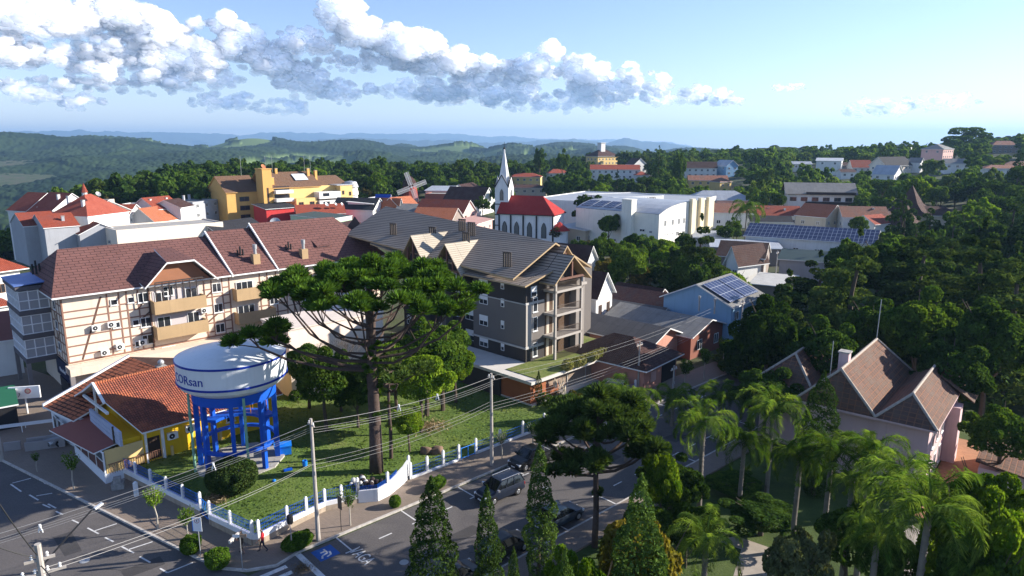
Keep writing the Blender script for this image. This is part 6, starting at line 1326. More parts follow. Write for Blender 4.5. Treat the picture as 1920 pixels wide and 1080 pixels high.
hpx('orange-roofed building with white dormers at the foot of the windmill', (757,397), (792,393), 5.2, 12, rise=4.5, ax='x', wm=WRD, rm=T_ORG, group=gw)
hpx('orange gabled house with dark blue front left of the windmill', (745,398), (757,396), 5.0, 9, rise=4.5, ax='y', wm=wallp('navy_render', (.02,.05,.10)), rm=T_ORG, group=gw)
hpx('tiny bright blue steep gabled house left of the windmill', (727,391), (737,389), 6.0, 5, rise=4.6, ax='y', wm=wallp('bright_blue_render', (.01,.08,.45)), rm=paint('blue_roof', (.01,.07,.4)), group=gw)
hpx('tiny brown steep gabled house between the blue and the orange houses', (739,393), (746,391), 5.5, 5, rise=4.4, ax='y', wm=WTA, rm=T_OLD, group=gw)
hpx('white flat hall behind the blue theme house', (698,382), (748,372), 8, 9, roof='shed', rise=.6, wm=WW, rm=WW, group=gw)
# --- centre: houses between the grey block and the church ---
gc = 'houses between the windmill and the church'
hpx('dark roofed white house with a steep gable left of the church tower', (899,384), (931,378), 5.6, 16, rise=6.0, ax='y', wm=WW, rm=T_DRK, wins=[('f', 3.0, 3, 1.2, 1.2), ('f', 6.0, 2, 1, 1)], group=gc)
hpx('maroon flat-roofed block with an orange end wall', (838,364), (849,361), 8.6, 9, roof='flat', rise=.2, wm=WBR, rm=CONC, group=gc)
hpx('pinkish low roof beside the maroon block', (848,371), (880,366), 6.4, 12, roof='shed', rise=1.5, wm=WG, rm=paint('dusty_pink_roof', (.30,.17,.16), .8), wins=[('f', 3.5, 4, 1.4, 1.2)], group=gc)
hpx('white shed roofs behind the maroon block', (842,358), (866,351), 9, 10, rise=1.2, ax='y', wm=WW, rm=T_MET, group=gc)
hpx('long dark red roof with a white gable end above the grey roof', (866,403), (893,397), 5.6, 17, rise=4.2, ax='y', wm=WPI, rm=T_RED, wins=[('f', 3, 2, 1.2, 1.4)], style='farb', group=gc)
hpx('orange roofed house in front of the long dark red roof', (846,413), (867,407), 4.9, 13, rise=3.2, ax='y', wm=WTA, rm=T_ORG, group=gc)
hpx('grey fibre-roofed house with a white chimney right of the windmill', (806,402), (828,396), 4.9, 13, rise=2.8, ax='y', wm=WW, rm=T_FIB, group=gc, chim=[(-2.6, -4, 2.2)])
hpx('small pink house with white window frames left of the church', (893,420), (923,411), 4.2, 6, roof='shed', rise=1, wm=WPI, rm=paint('pale_pink_roof', (.42,.25,.22), .8), wins=[('f', 1.5, 3, 1.2, 1.2)], group=gc)
hpx('maroon roofed house behind the maroon block', (880,358), (905,353), 8, 10, rise=2.5, ax='x', wm=WW, rm=T_DRK, group=gc)
# --- church ---
A = G(935, 400, 9.0); B = G(1038, 404, 9.0); v = B-A; cr = math.atan2(v.y, v.x); CHR_ = empty('church', (A.x, A.y, 0), cr, 'white church with red tiled roof, dark buttress strips and a tall white steeple', 'church'); reg_(A.x+8, A.y+2, 12, 14, 0)
WCH = wallp('church_white', (.80,.79,.78)); BLKT = paint('black_trim', (.02,.018,.02), .7); T_CH = tiles('bright_red_tiles', (.42,.035,.030), (.36,.028,.026), (.20,.02,.02), .25, .35, .015, dirt=(.33,.04,.035))
Wn = v.length; Dn = 9.6
m = MB(); m.box(0, 0, 0, Wn, Dn, 9.0); m.build('wall', WCH, CHR_)
m = MB(); e = .5; z0_, z1_ = 9.0, 13.8; m.slab([(-e, -e, z0_), (Wn+e, -e, z0_), (Wn-4.8, Dn/2, z1_), (-e, Dn/2, z1_)], .2, 0, 1); m.slab([(Wn+e, Dn+e, z0_), (-e, Dn+e, z0_), (-e, Dn/2+.001, z1_), (Wn-4.8, Dn/2+.001, z1_)], .2, 0, 1); m.slab([(Wn+e+.001, -e, z0_), (Wn+e, Dn+e, z0_), (Wn-4.8, Dn/2, z1_)], .2, 0, 1); m.build('roof', [T_CH, BLKT], CHR_)
for x in (0.0, 3.5, 7.2, 11.1, Wn-.3): m = MB(); m.box(x, -.35, 0, x+.35, -.01, 8.7); m.build('buttress', BLKT, CHR_)
def lancet(root, x, y, z, w, h, a=0):
    m = MB(); pr = [(-w/2, 0), (w/2, 0), (w/2, h*.65), (w*.3, h*.87), (0, h), (-w*.3, h*.87), (-w/2, h*.65)]; m.v = [(p[0], -.1, p[1]) for p in pr]+[(p[0]*.75, -.12, p[1]*.93+.1) for p in pr]; m.f = [tuple(range(7)), tuple(range(7, 14))]; m.m = [0, 1]
    return m.build('window', [BLKT, glass('church_glass', (.10,.11,.12), .2)], root, (x, y, z), a)
for x in (1.8, 5.4, 9.2, 13.4): lancet(CHR_, x, 0, 2.6, 1.5, 4.4)
m = MB(); n = 8; m.prism([(2.3*math.cos(i*math.pi/4+.39), 2.3*math.sin(i*math.pi/4+.39)) for i in range(8)], 0, 3.6); ap = m.build('apse', WCH, CHR_, (Wn+1.2, 1.8, 1.2)); m = MB(); m.tube((0, 0, 3.6), (0, 0, 4.6), 3.0, 1.8, 8); m.tube((0, 0, 4.6), (0, 0, 6.0), 1.8, .05, 8); m.build('roof', T_CH, ap)
t = MB(); s = 2.05; tx, ty = -.2, 4.8
t.box(tx-s, ty-s, 0, tx+s, ty+s, 16.2)
for q in (0, 1):
    pass
for (ax_, sg) in ((0, -1), (0, 1), (1, -1), (1, 1)):
    if ax_ == 0: t.poly([(tx-s, ty+sg*s, 16.2), (tx+s, ty+sg*s, 16.2), (tx, ty+sg*s, 19.4)][::-sg]); 
    else: t.poly([(tx+sg*s, ty-s, 16.2), (tx+sg*s, ty+s, 16.2), (tx+sg*s, ty, 19.4)][::sg])
tw2 = t.build('tower', WCH, CHR_)
m = MB(); m.tube((tx, ty, 15.6), (tx, ty, 25.4), 2.15, .3, 8); m.tube((tx, ty, 25.4), (tx, ty, 26.6), .28, .2, 8); m.ball((tx, ty, 26.8), .32, 6, 1); m.tube((tx, ty, 27), (tx, ty, 28.6), .05, .05, 5, 1); m.build('spire', [paint('spire_white', (.72,.71,.70), .5), BLKT], tw2)
m = MB()
for z in (5.2, 8.2, 11.2): m.box(tx-s-.12, ty-s-.12, z, tx+s+.12, ty+s+.12, z+.25)
for dx in (-1, 1):
    for dy in (-1, 1): m.tube((tx+dx*s, ty+dy*s, 16), (tx+dx*s, ty+dy*s, 18.2), .22, .05, 6)
m.build('tower_trim', BLKT, tw2)
for (a_, b_) in (((tx-s, ty-s-.06), (tx, ty-s-.06)), ((tx+s, ty-s-.06), (tx, ty-s-.06)), ((tx+s+.06, ty-s), (tx+s+.06, ty)), ((tx+s+.06, ty+s), (tx+s+.06, ty))): m = MB(); m.tube((a_[0], a_[1], 16.1), (b_[0], b_[1], 19.5), .13, .13, 5); m.build('gablet_edge', BLKT, tw2)
lancet(tw2, tx, ty-s, 12.4, 1.1, 3.2); lancet(tw2, tx+s, ty, 12.4, 1.1, 3.2, math.pi/2); lancet(tw2, tx-s, ty, 12.4, 1.1, 3.2, -math.pi/2)
for (cx_, cy_, a_) in ((tx, ty-s-.02, 0), (tx-s-.02, ty, -math.pi/2)):
    m = MB(); m.tube((0, -.02, 0), (0, -.08, 0), .85, .85, 20, 0); m.tube((0, -.09, 0), (0, -.1, 0), .7, .7, 20, 1); m.box(-.04, -.13, 0, .04, -.11, .6); m.box(0, -.13, -.04, .4, -.11, .04); m.m[-12:] = [0]*12; m.build('clock', [BLKT, WCH], tw2, (cx_, cy_, 9.9), a_)
# --- big white hall with the vaulted roof ---
a = G(1233, 478); HALL = empty('school_building', (a.x, a.y, 0), R(45), 'large white multi-storey hall with a grey vaulted metal roof right of the church', 'building'); reg_(a.x-3, a.y+21, 20, 13, 0)
WH = wallp('hall_white', (.80,.77,.68)); Wd, Dd, hs = 27., 27.5, 10.4
prof = [(0, hs), (1.0, 10.8), (3.0, 11.5), (6.0, 12.2), (10, 12.7), (14, 12.9), (18, 12.7), (22, 12.2), (25, 11.5), (27, 10.4)]
m = MB(); m.poly([(0, 0, 0), (Wd, 0, 0)]+[(x_, 0, z_) for x_, z_ in prof[::-1]]); m.poly(([(0, Dd, 0), (Wd, Dd, 0)]+[(x_, Dd, z_) for x_, z_ in prof[::-1]])[::-1]); m.poly([(0, 0, 0), (0, 0, hs), (0, Dd, hs), (0, Dd, 0)]); m.poly([(Wd, 0, 0), (Wd, Dd, 0), (Wd, Dd, hs), (Wd, 0, hs)]); m.build('wall', WH, HALL)
m = MB()
for (x0_, z0_), (x1_, z1_) in zip(prof[:-1], prof[1:]): m.poly([(x0_, -.15, z0_+.08), (x1_, -.15, z1_+.08), (x1_, Dd+.1, z1_+.08), (x0_, Dd+.1, z0_+.08)])
m.build('vault_roof', T_MET, HALL)
m = MB()
for k in range(4): y0_ = 11.5+k*4.0; m.slab([(1.3, y0_, 11.15), (5.6, y0_, 12.4), (5.6, y0_+3.3, 12.4), (1.3, y0_+3.3, 11.15)][::1], .08); 
m.build('solar_panels', SOL, HALL)
m = MB(); m.box(-1.6, 7.5, 0, .6, 10.6, 13.6); m.box(-1.7, 7.4, 13.6, .7, 10.7, 13.9); m.build('stair_tower', WH, HALL)
CRM = wallp('cream_pilaster', (.78,.68,.46))
for x_ in (14.2, 18.6, 22.8): m = MB(); m.box(x_, -1.0, 0, x_+1.5, 0, 13.6); m.build('pilaster', CRM, HALL)
m = MB(); m.box(14.2, -.3, 0, 27, 0, 13.0); m.build('front_panel', CRM, HALL)
for z in (7.2,): [win(HALL, x_, 0, z, 'f', .8, 1.5, 'far') for x_ in (3, 6.5, 9.5, 12)]
for z in (1.0, 4.2): [win(HALL, x_, 0, z, 'f', 1.3, 1.1, 'far') for x_ in (9, 12)]
[win(HALL, x_, 0, 4.8, 'f', .4, .4, 'far') for x_ in (3.2, 4.4, 5.6, 6.8)]
[win(HALL, 0, y_, z_, 'l', w_, .7, 'far') for y_, z_, w_ in ((2.4, 5.4, .8), (5.0, 5.6, 1.6), (13, 6.0, 1.5), (18, 5.8, 1.6), (8, 2, 1), (14, 2.2, 1.4))]
hpx('wide flat white building with a pink window band behind the vaulted hall', (1268,386), (1343,368), 9.5, 52, roof='flat', rise=.3, wm=WW, rm=paint('pale_roof_sheet', (.33,.35,.38), .6, .1), wins=[('f', 5.2, 9, 1.6, 1.8)], name='factory_building', cat='building')
m = MB(); 
wb = hpx('low white flat-roofed annex with dark lettering behind the vaulted hall', (1150,371), (1245,367), 12.8, 16, roof='flat', rise=.2, wm=WW, rm=paint('pale_roof_sheet', (.33,.35,.38)), name='factory_building', cat='building')
text_mesh('UMBATTI', 1.7, BLKT, parent=wb, loc=(2.5, -8.15, 11.2), rot=(math.pi/2, 0, 0))
# --- right centre ---
bh = hpx('light blue two-storey house with solar panels on its roof', (1372,575), (1429,552), 6.0, 10.5, rise=2.4, ax='x', wm=WBL, rm=T_FIB, wins=[('f', 3.8, 3, 1.2, 1.2)], over=.5)
m = MB(); 
for k in range(2): m.slab([(-5.2+k*5.0, -5.0, 6.58), (-.5+k*5.0, -5.0, 6.58), (-.5+k*5, -.7, 8.52), (-5.2+k*5, -.7, 8.52)], .06)
m.build('solar_panels', SOL, bh)
for x_ in (-3.5, -1.2): m = MB(); m.tube((-6.9, x_, 5.0), (-6.9, x_, 6.9), .12); m.tube((-6.9, x_, 6.8), (-6.9, x_, 7.2), .2); m.build('flue', GREYM, bh)
gl = 'low houses along the far street'
h_ = hpx('low house with wide dark fibre-cement roof and salmon walls', (1221,644), (1273,624), 3.3, 19, rise=1.3, ax='y', wm=WPK, rm=T_DFIB, wins=[('l', 1.1, 4, 1.5, 1.3)], group=gl, over=.7, chim=[(-3.2, 3, 1.4)])
h_ = hpx('low house with grey fibre-cement roof and white and orange porch', (1296,630), (1358,607), 3.3, 14, rise=1.4, ax='y', wm=WBR, rm=T_FIB, wins=[('f', 1.0, 2, 1.2, 1.4)], group=gl, over=.6)
h_ = hpx('small salmon house with dark brown hipped tile roof and open garage', (1208,692), (1269,663), 2.9, 10.5, roof='hip', rise=2.3, wm=WPK, rm=T_DRK, group=gl, over=.7)
m = MB(); w_ = 6.2; m.box(.2, -5.32, 0, 3.6, -5.27, 2.5); m.build('garage_opening', DARK, h_); m = MB(); m.box(-2.4, -5.32, .9, -1.2, -5.27, 2.1); m.build('shutter', paint('salmon_shutter', (.7,.45,.38)), h_)
hpx('small grey-roofed shed house beside the round green tree', (1228,600), (1262,586), 3.2, 9, rise=1.2, ax='y', wm=WG, rm=T_DFIB, group=gl)
hpx('brown tiled roof house with white gable behind the light blue house', (1246,584), (1282,570), 3.4, 10, rise=2.0, ax='y', wm=WPI, rm=T_OLD, group=gl)
hpx('maroon tile roof low house left of the tall dark conifer', (1225,568), (1256,558), 3.4, 8, rise=1.8, ax='y', wm=WBR, rm=T_DRK, group=gl)
hpx('white chalet with dark roof just right of the grey apartment block', (1118,555), (1148,543), 6.4, 14, rise=3.0, ax='y', wm=WW, rm=T_DRK, wins=[('f', 3.4, 2, 1, 1.4), ('l', 3.4, 3, 1.2, 1.4)], style='farb', group=gl)
hpx('white and brown gabled cottage behind the rear gable of the grey block', (1098,492), (1118,486), 6.0, 10, rise=2.8, ax='y', wm=WW, rm=T_DRK, wins=[('f', 3.0, 1, 1, 1.4)], style='farb', group=gl)
hpx('pale low house with a thin flat roof right of the church', (1098,432), (1160,420), 4.6, 9, roof='shed', rise=.7, wm=WBE, rm=T_MET, wins=[('f', 1.6, 4, 1.6, 1.4), ('l', 1.6, 2, 1.2, 1.2)], group=gl)
sol = hpx('long white hall whose whole roof is covered in solar panels', (1398,441), (1640,457), 5.6, 12, rise=2.4, ax='x', wm=WW, rm=SOL, wins=[('f', 2.2, 6, 1.3, 1.2)], name='hall', cat='building')
hpx('dark green roofed shed with pale walls below the solar-panel hall', (1462,485), (1560,492), 4.6, 7, roof='shed', rise=1.2, wm=WG, rm=paint('dark_green_sheet', (.03,.05,.045), .6), name='shed', cat='shed')
hpx('open shelter with wide pale corrugated roof', (1407,531), (1480,538), 3.2, 9, roof='shed', rise=.6, wm=WTA, rm=paint('pale_corrugated', (.5,.49,.46), .8, .15), over=.3, name='shed', cat='shed')
hpx('long building with dull red roof and plain taupe wall', (1345,479), (1433,485), 6.2, 9, rise=2.4, ax='x', wm=WTA, rm=T_DRK, wins=[('f', 3.6, 1, .5, 1.2)], over=.3)
hpx('small white gabled house with yellow ground floor by the tall conifer', (1362,488), (1384,492), 6.0, 8, rise=2.8, ax='y', wm=WW, rm=T_DRK, wins=[('f', 3.2, 2, 1, 1.3), ('f', .6, 2, 1, 1.3)])
hpx('pale carport roof of ribbed sheet between the solar hall and the red roof', (1335,462), (1465,466), 4.2, 10, roof='shed', rise=.5, wm=WTA, rm=T_MET, name='shed', cat='shed')
gm = 'houses on the right-hand slope'
th = hat('large white half-timbered house with grey roofs and dark balconies', 1530, 407, 22, 12, 8.5, rise=3.2, rot=-14, wm=WW, rm=T_FIB, wins=[('f', 5.6, 6, 2.2, 1.4), ('f', 2.0, 5, 1.6, 1.8), ('l', 5.4, 2, 1.6, 1.4), ('l', 1.8, 2, 1.4, 1.6)], style='farb', group=gm, over=1.0, tm=BROWN)
m = MB(); 
for z in (4.6, 8.0): m.box(-5, -7.4, z, 11, -6.05, z+.9)
m.build('balcony', paint('black_brown_boards', (.035,.025,.022)), th)
hat('white gabled house with bright orange roof below the half-timbered house', 1535, 430, 12, 10, 4.2, rise=3.4, rot=40, wm=WBE, rm=T_ORG, wins=[('f', 1.5, 3, 1.2, 1.2), ('l', 1.5, 2, 1.2, 1.2)], group=gm, ax='y')
hat('white cottage with weathered orange-brown roof left of the maroon pyramids', 1612, 433, 13, 9, 4.4, rise=2.8, rot=-10, wm=WW, rm=T_OLD, wins=[('f', 1.5, 3, 1.6, 1.2), ('l', 1.5, 2, 1.2, 1.2)], group=gm, chim=[(3, -1, 2.4)])
hat('small house with orange-red tiled roof and white chimneys right of the palm', 1455, 425, 13, 9, 3.8, rise=2.6, rot=-12, wm=WW, rm=T_RED, wins=[('f', 1.2, 3, 1.4, 1.2)], group=gm, chim=[(-3, -1, 2), (2, -2, 2)])
hat('low red gable roof peeping above the solar hall', 1632, 441, 8, 7, 3.6, rise=2.2, rot=30, wm=WW, rm=T_RED, group=gm)
for lbl, px_, py_, s_ in (('taller maroon pyramid roof of the pavilion in front of the dark wood', 1703, 420, 1.25), ('lower maroon pyramid roof with a pale panel nearest the dark wood', 1692, 436, .95)):
    p = GT(px_, py_); rt_ = empty('pavilion', (p.x, p.y, p.z), R(44), lbl, 'building', gm); reg_(p.x, p.y, 7, 8, p.z); m = MB(); m.box(-4*s_, -4*s_, -2, 4*s_, 4*s_, 2.6*s_); m.build('wall', WBE, rt_); m = MB(); q = 5*s_; ap_ = (0, 0, 10*s_)
    k = 2.2*s_
    for c0_, c1_ in (((-q,-q),(q,-q)), ((q,-q),(q,q)), ((q,q),(-q,q)), ((-q,q),(-q,-q))): m.poly([(c0_[0], c0_[1], 2.6*s_), (c1_[0], c1_[1], 2.6*s_), (c1_[0]*.45, c1_[1]*.45, 5.4*s_), (c0_[0]*.45, c0_[1]*.45, 5.4*s_)]); m.poly([(c0_[0]*.45, c0_[1]*.45, 5.4*s_), (c1_[0]*.45, c1_[1]*.45, 5.4*s_), ap_])
    m.build('roof', T_DRK, rt_)
hat('long maroon roofed wing attached behind the pyramid pavilions', 1735, 424, 18, 9, 3.4, rise=2.6, rot=-12, wm=WBE, rm=T_DRK, group=gm, roof='hip')
hat('maroon low roofed wing left of the pyramid pavilions', 1660, 430, 14, 9, 3.2, rise=2.6, rot=44, wm=WBE, rm=T_DRK, group=gm, roof='hip')
hat('white house with rusty red roof behind the tall fan palm', 1370, 428, 13, 10, 5.2, rise=2.6, rot=-8, wm=WW, rm=T_OLD, wins=[('f', 1.5, 4, 1.3, 1.2)], group=gm, ax='x')
hat('building with grey metal hipped roof and pinkish walls right of the vaulted hall', 1345, 402, 24, 12, 5.4, rise=3.2, rot=-6, wm=WPI, rm=T_MET, roof='hip', group=gm)
hat('slate blue roofed house with pink gable right of the vaulted hall', 1322, 420, 10, 10, 4.6, rise=2.6, rot=40, wm=WPI, rm=T_BLK, group=gm)
hat('grey gabled shed beside the tall dark conifer', 1330, 470, 9, 8, 3.6, rise=1.2, rot=-10, wm=WG, rm=T_MET, group=gm)
hat('white walled house with black roof right of the fan palm', 1440, 440, 12, 8, 4, rise=1.4, rot=-10, wm=WW, rm=T_BLK, group=gm, wins=[('f', 1.2, 4, 1.4, 1.2)])
# --- distant hillside houses ---
gd = 'distant houses on the far slopes'
D_ = [('long white house with dull red roof on the slope above the pink factory band', 1308, 334, 22, 9, 6.5, 3.6, -8, WW, T_DRK, 'gable', 'x'),
('light blue gabled house beside the long white house with dull red roof', 1360, 332, 9, 13, 7, 3.4, 20, WBL, T_MET, 'gable', 'y'),
('orange and brown low roofed house below the long white house', 1325, 352, 20, 8, 4, 2.2, -6, WYE, T_OLD, 'gable', 'x'),
('small dark roofed house on the wooded knoll above the long white house', 1283, 306, 12, 9, 6, 3.5, 20, WBE, T_FIB, 'hip', 'x'),
('long white block with a red roof and a gabled right end', 1152, 339, 30, 10, 7, 2.6, -6, WW, T_RED, 'gable', 'x'),
('half-timbered dark roofed house right of the yellow hotel', 1192, 324, 11, 9, 6, 4, 30, WW, T_DRK, 'gable', 'y'),
('tiny bright red roofed house right of the long white block', 1202, 341, 8, 7, 4, 2.2, 0, WW, T_RED, 'hip', 'x'),
('beige and grey villa half hidden by trees left of the big dark tree', 1018, 322, 22, 12, 9, 4.5, 24, WTA, T_FIB, 'gable', 'x'),
('yellow house with red roof right of the steeple', 985, 352, 18, 9, 6, 2, -8, WYE, T_RED, 'hip', 'x'),
('low cream building below the yellow house with red roof', 985, 372, 20, 8, 5, 1.4, -6, WBE, T_DRK, 'hip', 'x'),
('small red roofed house half hidden among trees right of the steeple', 1045, 336, 14, 8, 4, 2.6, 10, WW, T_RED, 'hip', 'x'),
('white narrow building on the ridge left of the red gable', 1553, 330, 8, 14, 9, 1.5, 60, WW, WW, 'gable', 'y'),
('low dark roofed house beside the white narrow building', 1572, 322, 14, 8, 4, 1.8, -8, WTA, T_DRK, 'gable', 'x'),
('house with small bright red gable roof on the ridge', 1610, 326, 11, 9, 4, 4, -6, WW, T_RED, 'gable', 'x'),
('long dark roof with a cream gable end on the ridge', 1668, 328, 24, 10, 5.5, 4.6, 28, WCR, T_BLK, 'gable', 'x'),
('pale blue-white cottage with ribbed roof below the dark roof', 1662, 346, 12, 10, 5, 4, 44, WW, T_MET, 'gable', 'y'),
('tiny white house with blue trim right of the cream gable end', 1716, 324, 6, 6, 6, 2.5, 44, WW, T_FIB, 'gable', 'y'),
('three-storey pinkish house with balconies on the right slope', 1754, 314, 17, 12, 11, 3, 40, WPI, T_FIB, 'hip', 'x'),
('pale blue roofed house right of the pinkish house', 1790, 324, 12, 9, 5, 2.4, -20, WW, T_FIB, 'gable', 'x'),
('brown roofed house near the top of the right slope', 1878, 288, 18, 9, 6, 3, -8, WTA, T_OLD, 'hip', 'x'),
('white low wall-like house near the right edge of the far slope', 1872, 332, 16, 8, 4, 1.5, -10, WW, T_OLD, 'hip', 'x'),
('small white house among trees left of the pale cottage', 1585, 336, 8, 6, 4, 1.4, 0, WW, T_DRK, 'gable', 'x'),
('low white roofed house on the ridge above the half-timbered house', 1500, 322, 12, 8, 5, 1.5, -4, WW, T_MET, 'gable', 'x'),
('pinkish roof among the trees at the right edge', 1905, 326, 14, 8, 4, 2, -20, WPI, T_OLD, 'hip', 'x'),
('yellow small house with brown roof below the orange low roof', 1350, 358, 8, 7, 4.5, 2, 30, WYE, T_OLD, 'hip', 'x')]
for lbl, px_, py_, w_, d_, h_, r_, ro, wm__, rm__, rf_, ax_ in D_:
    hat(lbl, px_, py_, w_, d_, h_, rise=r_, rot=ro, wm=wm__, rm=rm__, roof=rf_, ax=ax_, wins=[('f', h_-2.2, max(2, int(w_/3.4)), 1.3, 1.3)]+([('f', h_-5.2, max(2, int(w_/3.4)), 1.3, 1.3)] if h_ > 5.9 else [])+([('l', h_-2.2, 2, 1.2, 1.3)] if d_ > 8 else []), group=gd)
p = GT(1130, 318); HO = empty('hotel', (p.x, p.y+6, p.z), R(36), 'tall yellow hotel with dark mansard roof and a white square turret on the skyline', 'building', gd); reg_(p.x, p.y+6, 12, 16, p.z)
m = MB(); m.box(-11, -7, -2, 11, 7, 10.5); m.build('wall', WYE, HO); m = MB(); hip(m, -11, 11, -7, 7, 10.5, 15.5, 1.0); m.build('roof', [T_DRK, WW], HO); m = MB(); m.box(-3.4, -2.4, 12, 1, 2, 20.5); m.box(-3.8, -2.8, 20.5, 1.4, 2.4, 21); m.build('turret', WW, HO)
[win(HO, -9+3.6*i, -7, z, 'f', 1.3, 1.5, 'far') for i in range(6) for z in (1.2, 4.3, 7.4)]; [win(HO, -11, -4+4*i, z, 'l', 1.3, 1.5, 'far') for i in range(3) for z in (1.2, 4.3, 7.4)]
p = GT(1692, 306); wt = empty('water_tower', (p.x, p.y, p.z), 0, 'small pale distant water tank on legs on the right ridge', 'water tower', gd); m = MB(); m.lathe([(4, 9), (5, 10), (5, 13), (4.6, 13.4)], 16); m.build('tank', WW, wt)
for k in range(6): m = MB(); m.tube((4*math.cos(k), 4*math.sin(k), -2), (4*math.cos(k), 4*math.sin(k), 9.1), .35); m.build('leg', WW, wt)
# --- pink house in the park ---
OLDT = tiles('mossy_brown_tiles', (.15,.082,.06), (.09,.052,.04), (.25,.115,.065), .55, .42, .045, bump=.05, dirt=(.12,.085,.065), dsc=.6)
PKW = wallp('faded_pink_render', (.62,.44,.44))
PK = empty('villa', (33.2, 50.7, 0), R(50), 'old pink villa with mossy brown hipped roofs and a chimney among the park trees', 'building'); reg_(38, 60, 12, 11, 0)
m = MB(); m.box(.7, .6, 0, 14.4, 4.6, 5.9); m.box(.8, 4.61, 0, 14.4, 10.4, 5.88); m.box(3.8, 10.41, 0, 13.4, 15.2, 5.7); m.build('wall', PKW, PK)
m = MB(); hip(m, .6, 14.4, .6, 4.0, 6.0, 7.9, .6); m.build('roof', [OLDT, PKW], PK)
m = MB(); c = [(-.1, 4.4, 6.05), (15, 4.4, 6.05), (15, 10.9, 6.05), (-.1, 10.9, 6.05)]; a_, b_ = (1.0, 7.6, 9.2), (13.2, 7.6, 9.2)
for f in ([c[0], c[1], b_, a_], [c[1], c[2], b_], [c[2], c[3], a_, b_], [c[3], c[0], a_]): m.poly(f)
m.box(-.1, 4.4, 5.85, 15, 10.9, 6.04, 1); m.build('roof', [OLDT, PKW], PK)
m = MB(); hip(m, 4.0, 13.0, 10.9, 15.2, 5.9, 8.3, .6); m.build('roof', [OLDT, PKW], PK)
m = MB(); RT = paint('mortared_ridge_tiles', (.42,.36,.30), .9, .3, 4)
for p_, q_ in (((1.0,7.6,9.25),(13.2,7.6,9.25)), ((1.0,7.6,9.25),(-.1,4.4,6.1)), ((1,7.6,9.25),(-.1,10.9,6.1)), ((13.2,7.6,9.25),(15,4.4,6.1)), ((2.3,2.3,7.95),(12.7,2.3,7.95)), ((2.3,2.3,7.95),(0,0,6.05)), ((2.3,2.3,7.95),(0,4.5,6.05)), ((12.7,2.3,7.95),(15,0,6.05)), ((6.2,13.05,8.35),(10.8,13.05,8.35)), ((6.2,13.05,8.35),(3.4,15.8,5.95)), ((6.2,13.05,8.35),(3.4,10.4,5.95))): m.tube(p_, q_, .12, .12, 6)
m.build('ridge_tiles', RT, PK)
chimney(PK, 3.4, 8.0, 8.2, 10.1, PKW, .8); m = MB(); m.tube((13.0, 7.6, 9), (13.3, 7.6, 13.2), .04); m.build('aerial', GREYM, PK); m = MB(); m.tube((1.6, 8.6, 8.2), (1.6, 8.6, 11.4), .04); m.build('aerial', GREYM, PK)
for x_ in (3, 5.2, 7.4): win(PK, x_, .6, 3.4, 'f', .9, 1.6); win(PK, x_, .6, .6, 'f', .9, 1.6)
m = MB(); m.box(9.3, -.4, 0, 10.9, .59, 5.2); m.build('porch', PKW, PK); m = MB(); m.box(.66, .55, 2.5, 9, .6, 2.7); m.box(.64, .55, 2.5, .7, 4.6, 2.7); m.build('string_course', WPI, PK)
m = MB(); m.slab([(4, -7.5, 2.2), (13, -7.5, 2.2), (13, -2.4, 2.9), (4, -2.4, 2.9)], .15); m.box(4.6, -7, 0, 12.6, -2.6, 2.1, 1); m.build('annex', [OLDT, PKW], PK)
m = MB(); m.box(12, .3, 3.2, 13.6, .59, 6.9); m.slab([(10.6,-1.2,5.6),(14.6,-1.2,5.6),(14.6,1.6,7.5),(10.6,1.6,7.5)], .12, 1); m.build('gable_bay', [PKW, OLDT], PK)
m = MB(); m.poly([tuple(PK.location+Matrix.Rotation(R(50), 3, 'Z') @ Vector(q)+Vector((0,0,.012))) for q in ((-3, -2.4, 0), (16, -2.4, 0), (16, .5, 0), (-3, .5, 0))]); o = m.build('path', paint('orange_paving', (.40,.20,.11), .9, .2, 2)); o['kind'] = 'structure'
# ================= individual trees and plants =================
def near(kind, px, py, s, label, Y=None, **k):
    """trunk foot at a pixel on flat ground, or below a crown pixel at forward distance Y"""
    if Y is not None: p = Q(px, py, Y); x, y = p.x, Y
    else: p = GT(px, py); x, y = p.x, p.y
    return tree(kind, x, y, s, label, **k)
# the great monkey puzzle tree
ax_, ay_ = G(706, 884, .4).x, G(706, 884, .4).y
AT = empty('monkey_puzzle_tree', (ax_, ay_, .3), 0, 'huge flat-topped monkey puzzle tree with a single bare trunk behind the white curved wall', 'tree')
t, b, c = araucaria(4, 17.9, 7.6, 40, 9.8, 17.2, 1.0, explicit=((9.4, R(172), 7.2, 11.2, .2, 3), (10.0, R(192), 8.0, 13.0, .17, 4), (9.2, R(186), 9.6, 12.2, .17, 3), (10.2, R(8), 8.0, 14.2, .15, 4)), dens=300, low=22, rt=.5, zdrop=1.0, tn=(3, 5))
t.build('trunk', ABARK, AT, smooth=True); b.build('branches', ABARK, AT); link('crown', c, AT)
x2, y2 = G(1128, 1012).x, G(1128, 1012).y; x2, y2 = Q(1118, 900, 44.5).x, 44.5; LA = leaf('young_needles', (.055,.098,.024), (.12,.175,.045), .25, 1.5)
AT2 = empty('monkey_puzzle_tree', (x2, y2, 0), 0, 'bushy young monkey puzzle tree with spiky clustered crown over the parking street', 'tree')
t, b, c = araucaria(11, 11.6, 3.7, 22, 5.6, 10.6, .92, dens=300, low=6, rt=.2, zdrop=2.8, tn=(3, 5), explicit=((5.4, R(170), 2.6, 6.2, .1, 2),))
t.build('trunk', ABARK, AT2, smooth=True); b.build('branches', ABARK, AT2); link('crown', c, AT2)
p = Q(735, 700, 60); AT3 = empty('monkey_puzzle_tree', (p.x, 58, .2), 0, 'small dark monkey puzzle tree beside the trunk of the huge one', 'tree')
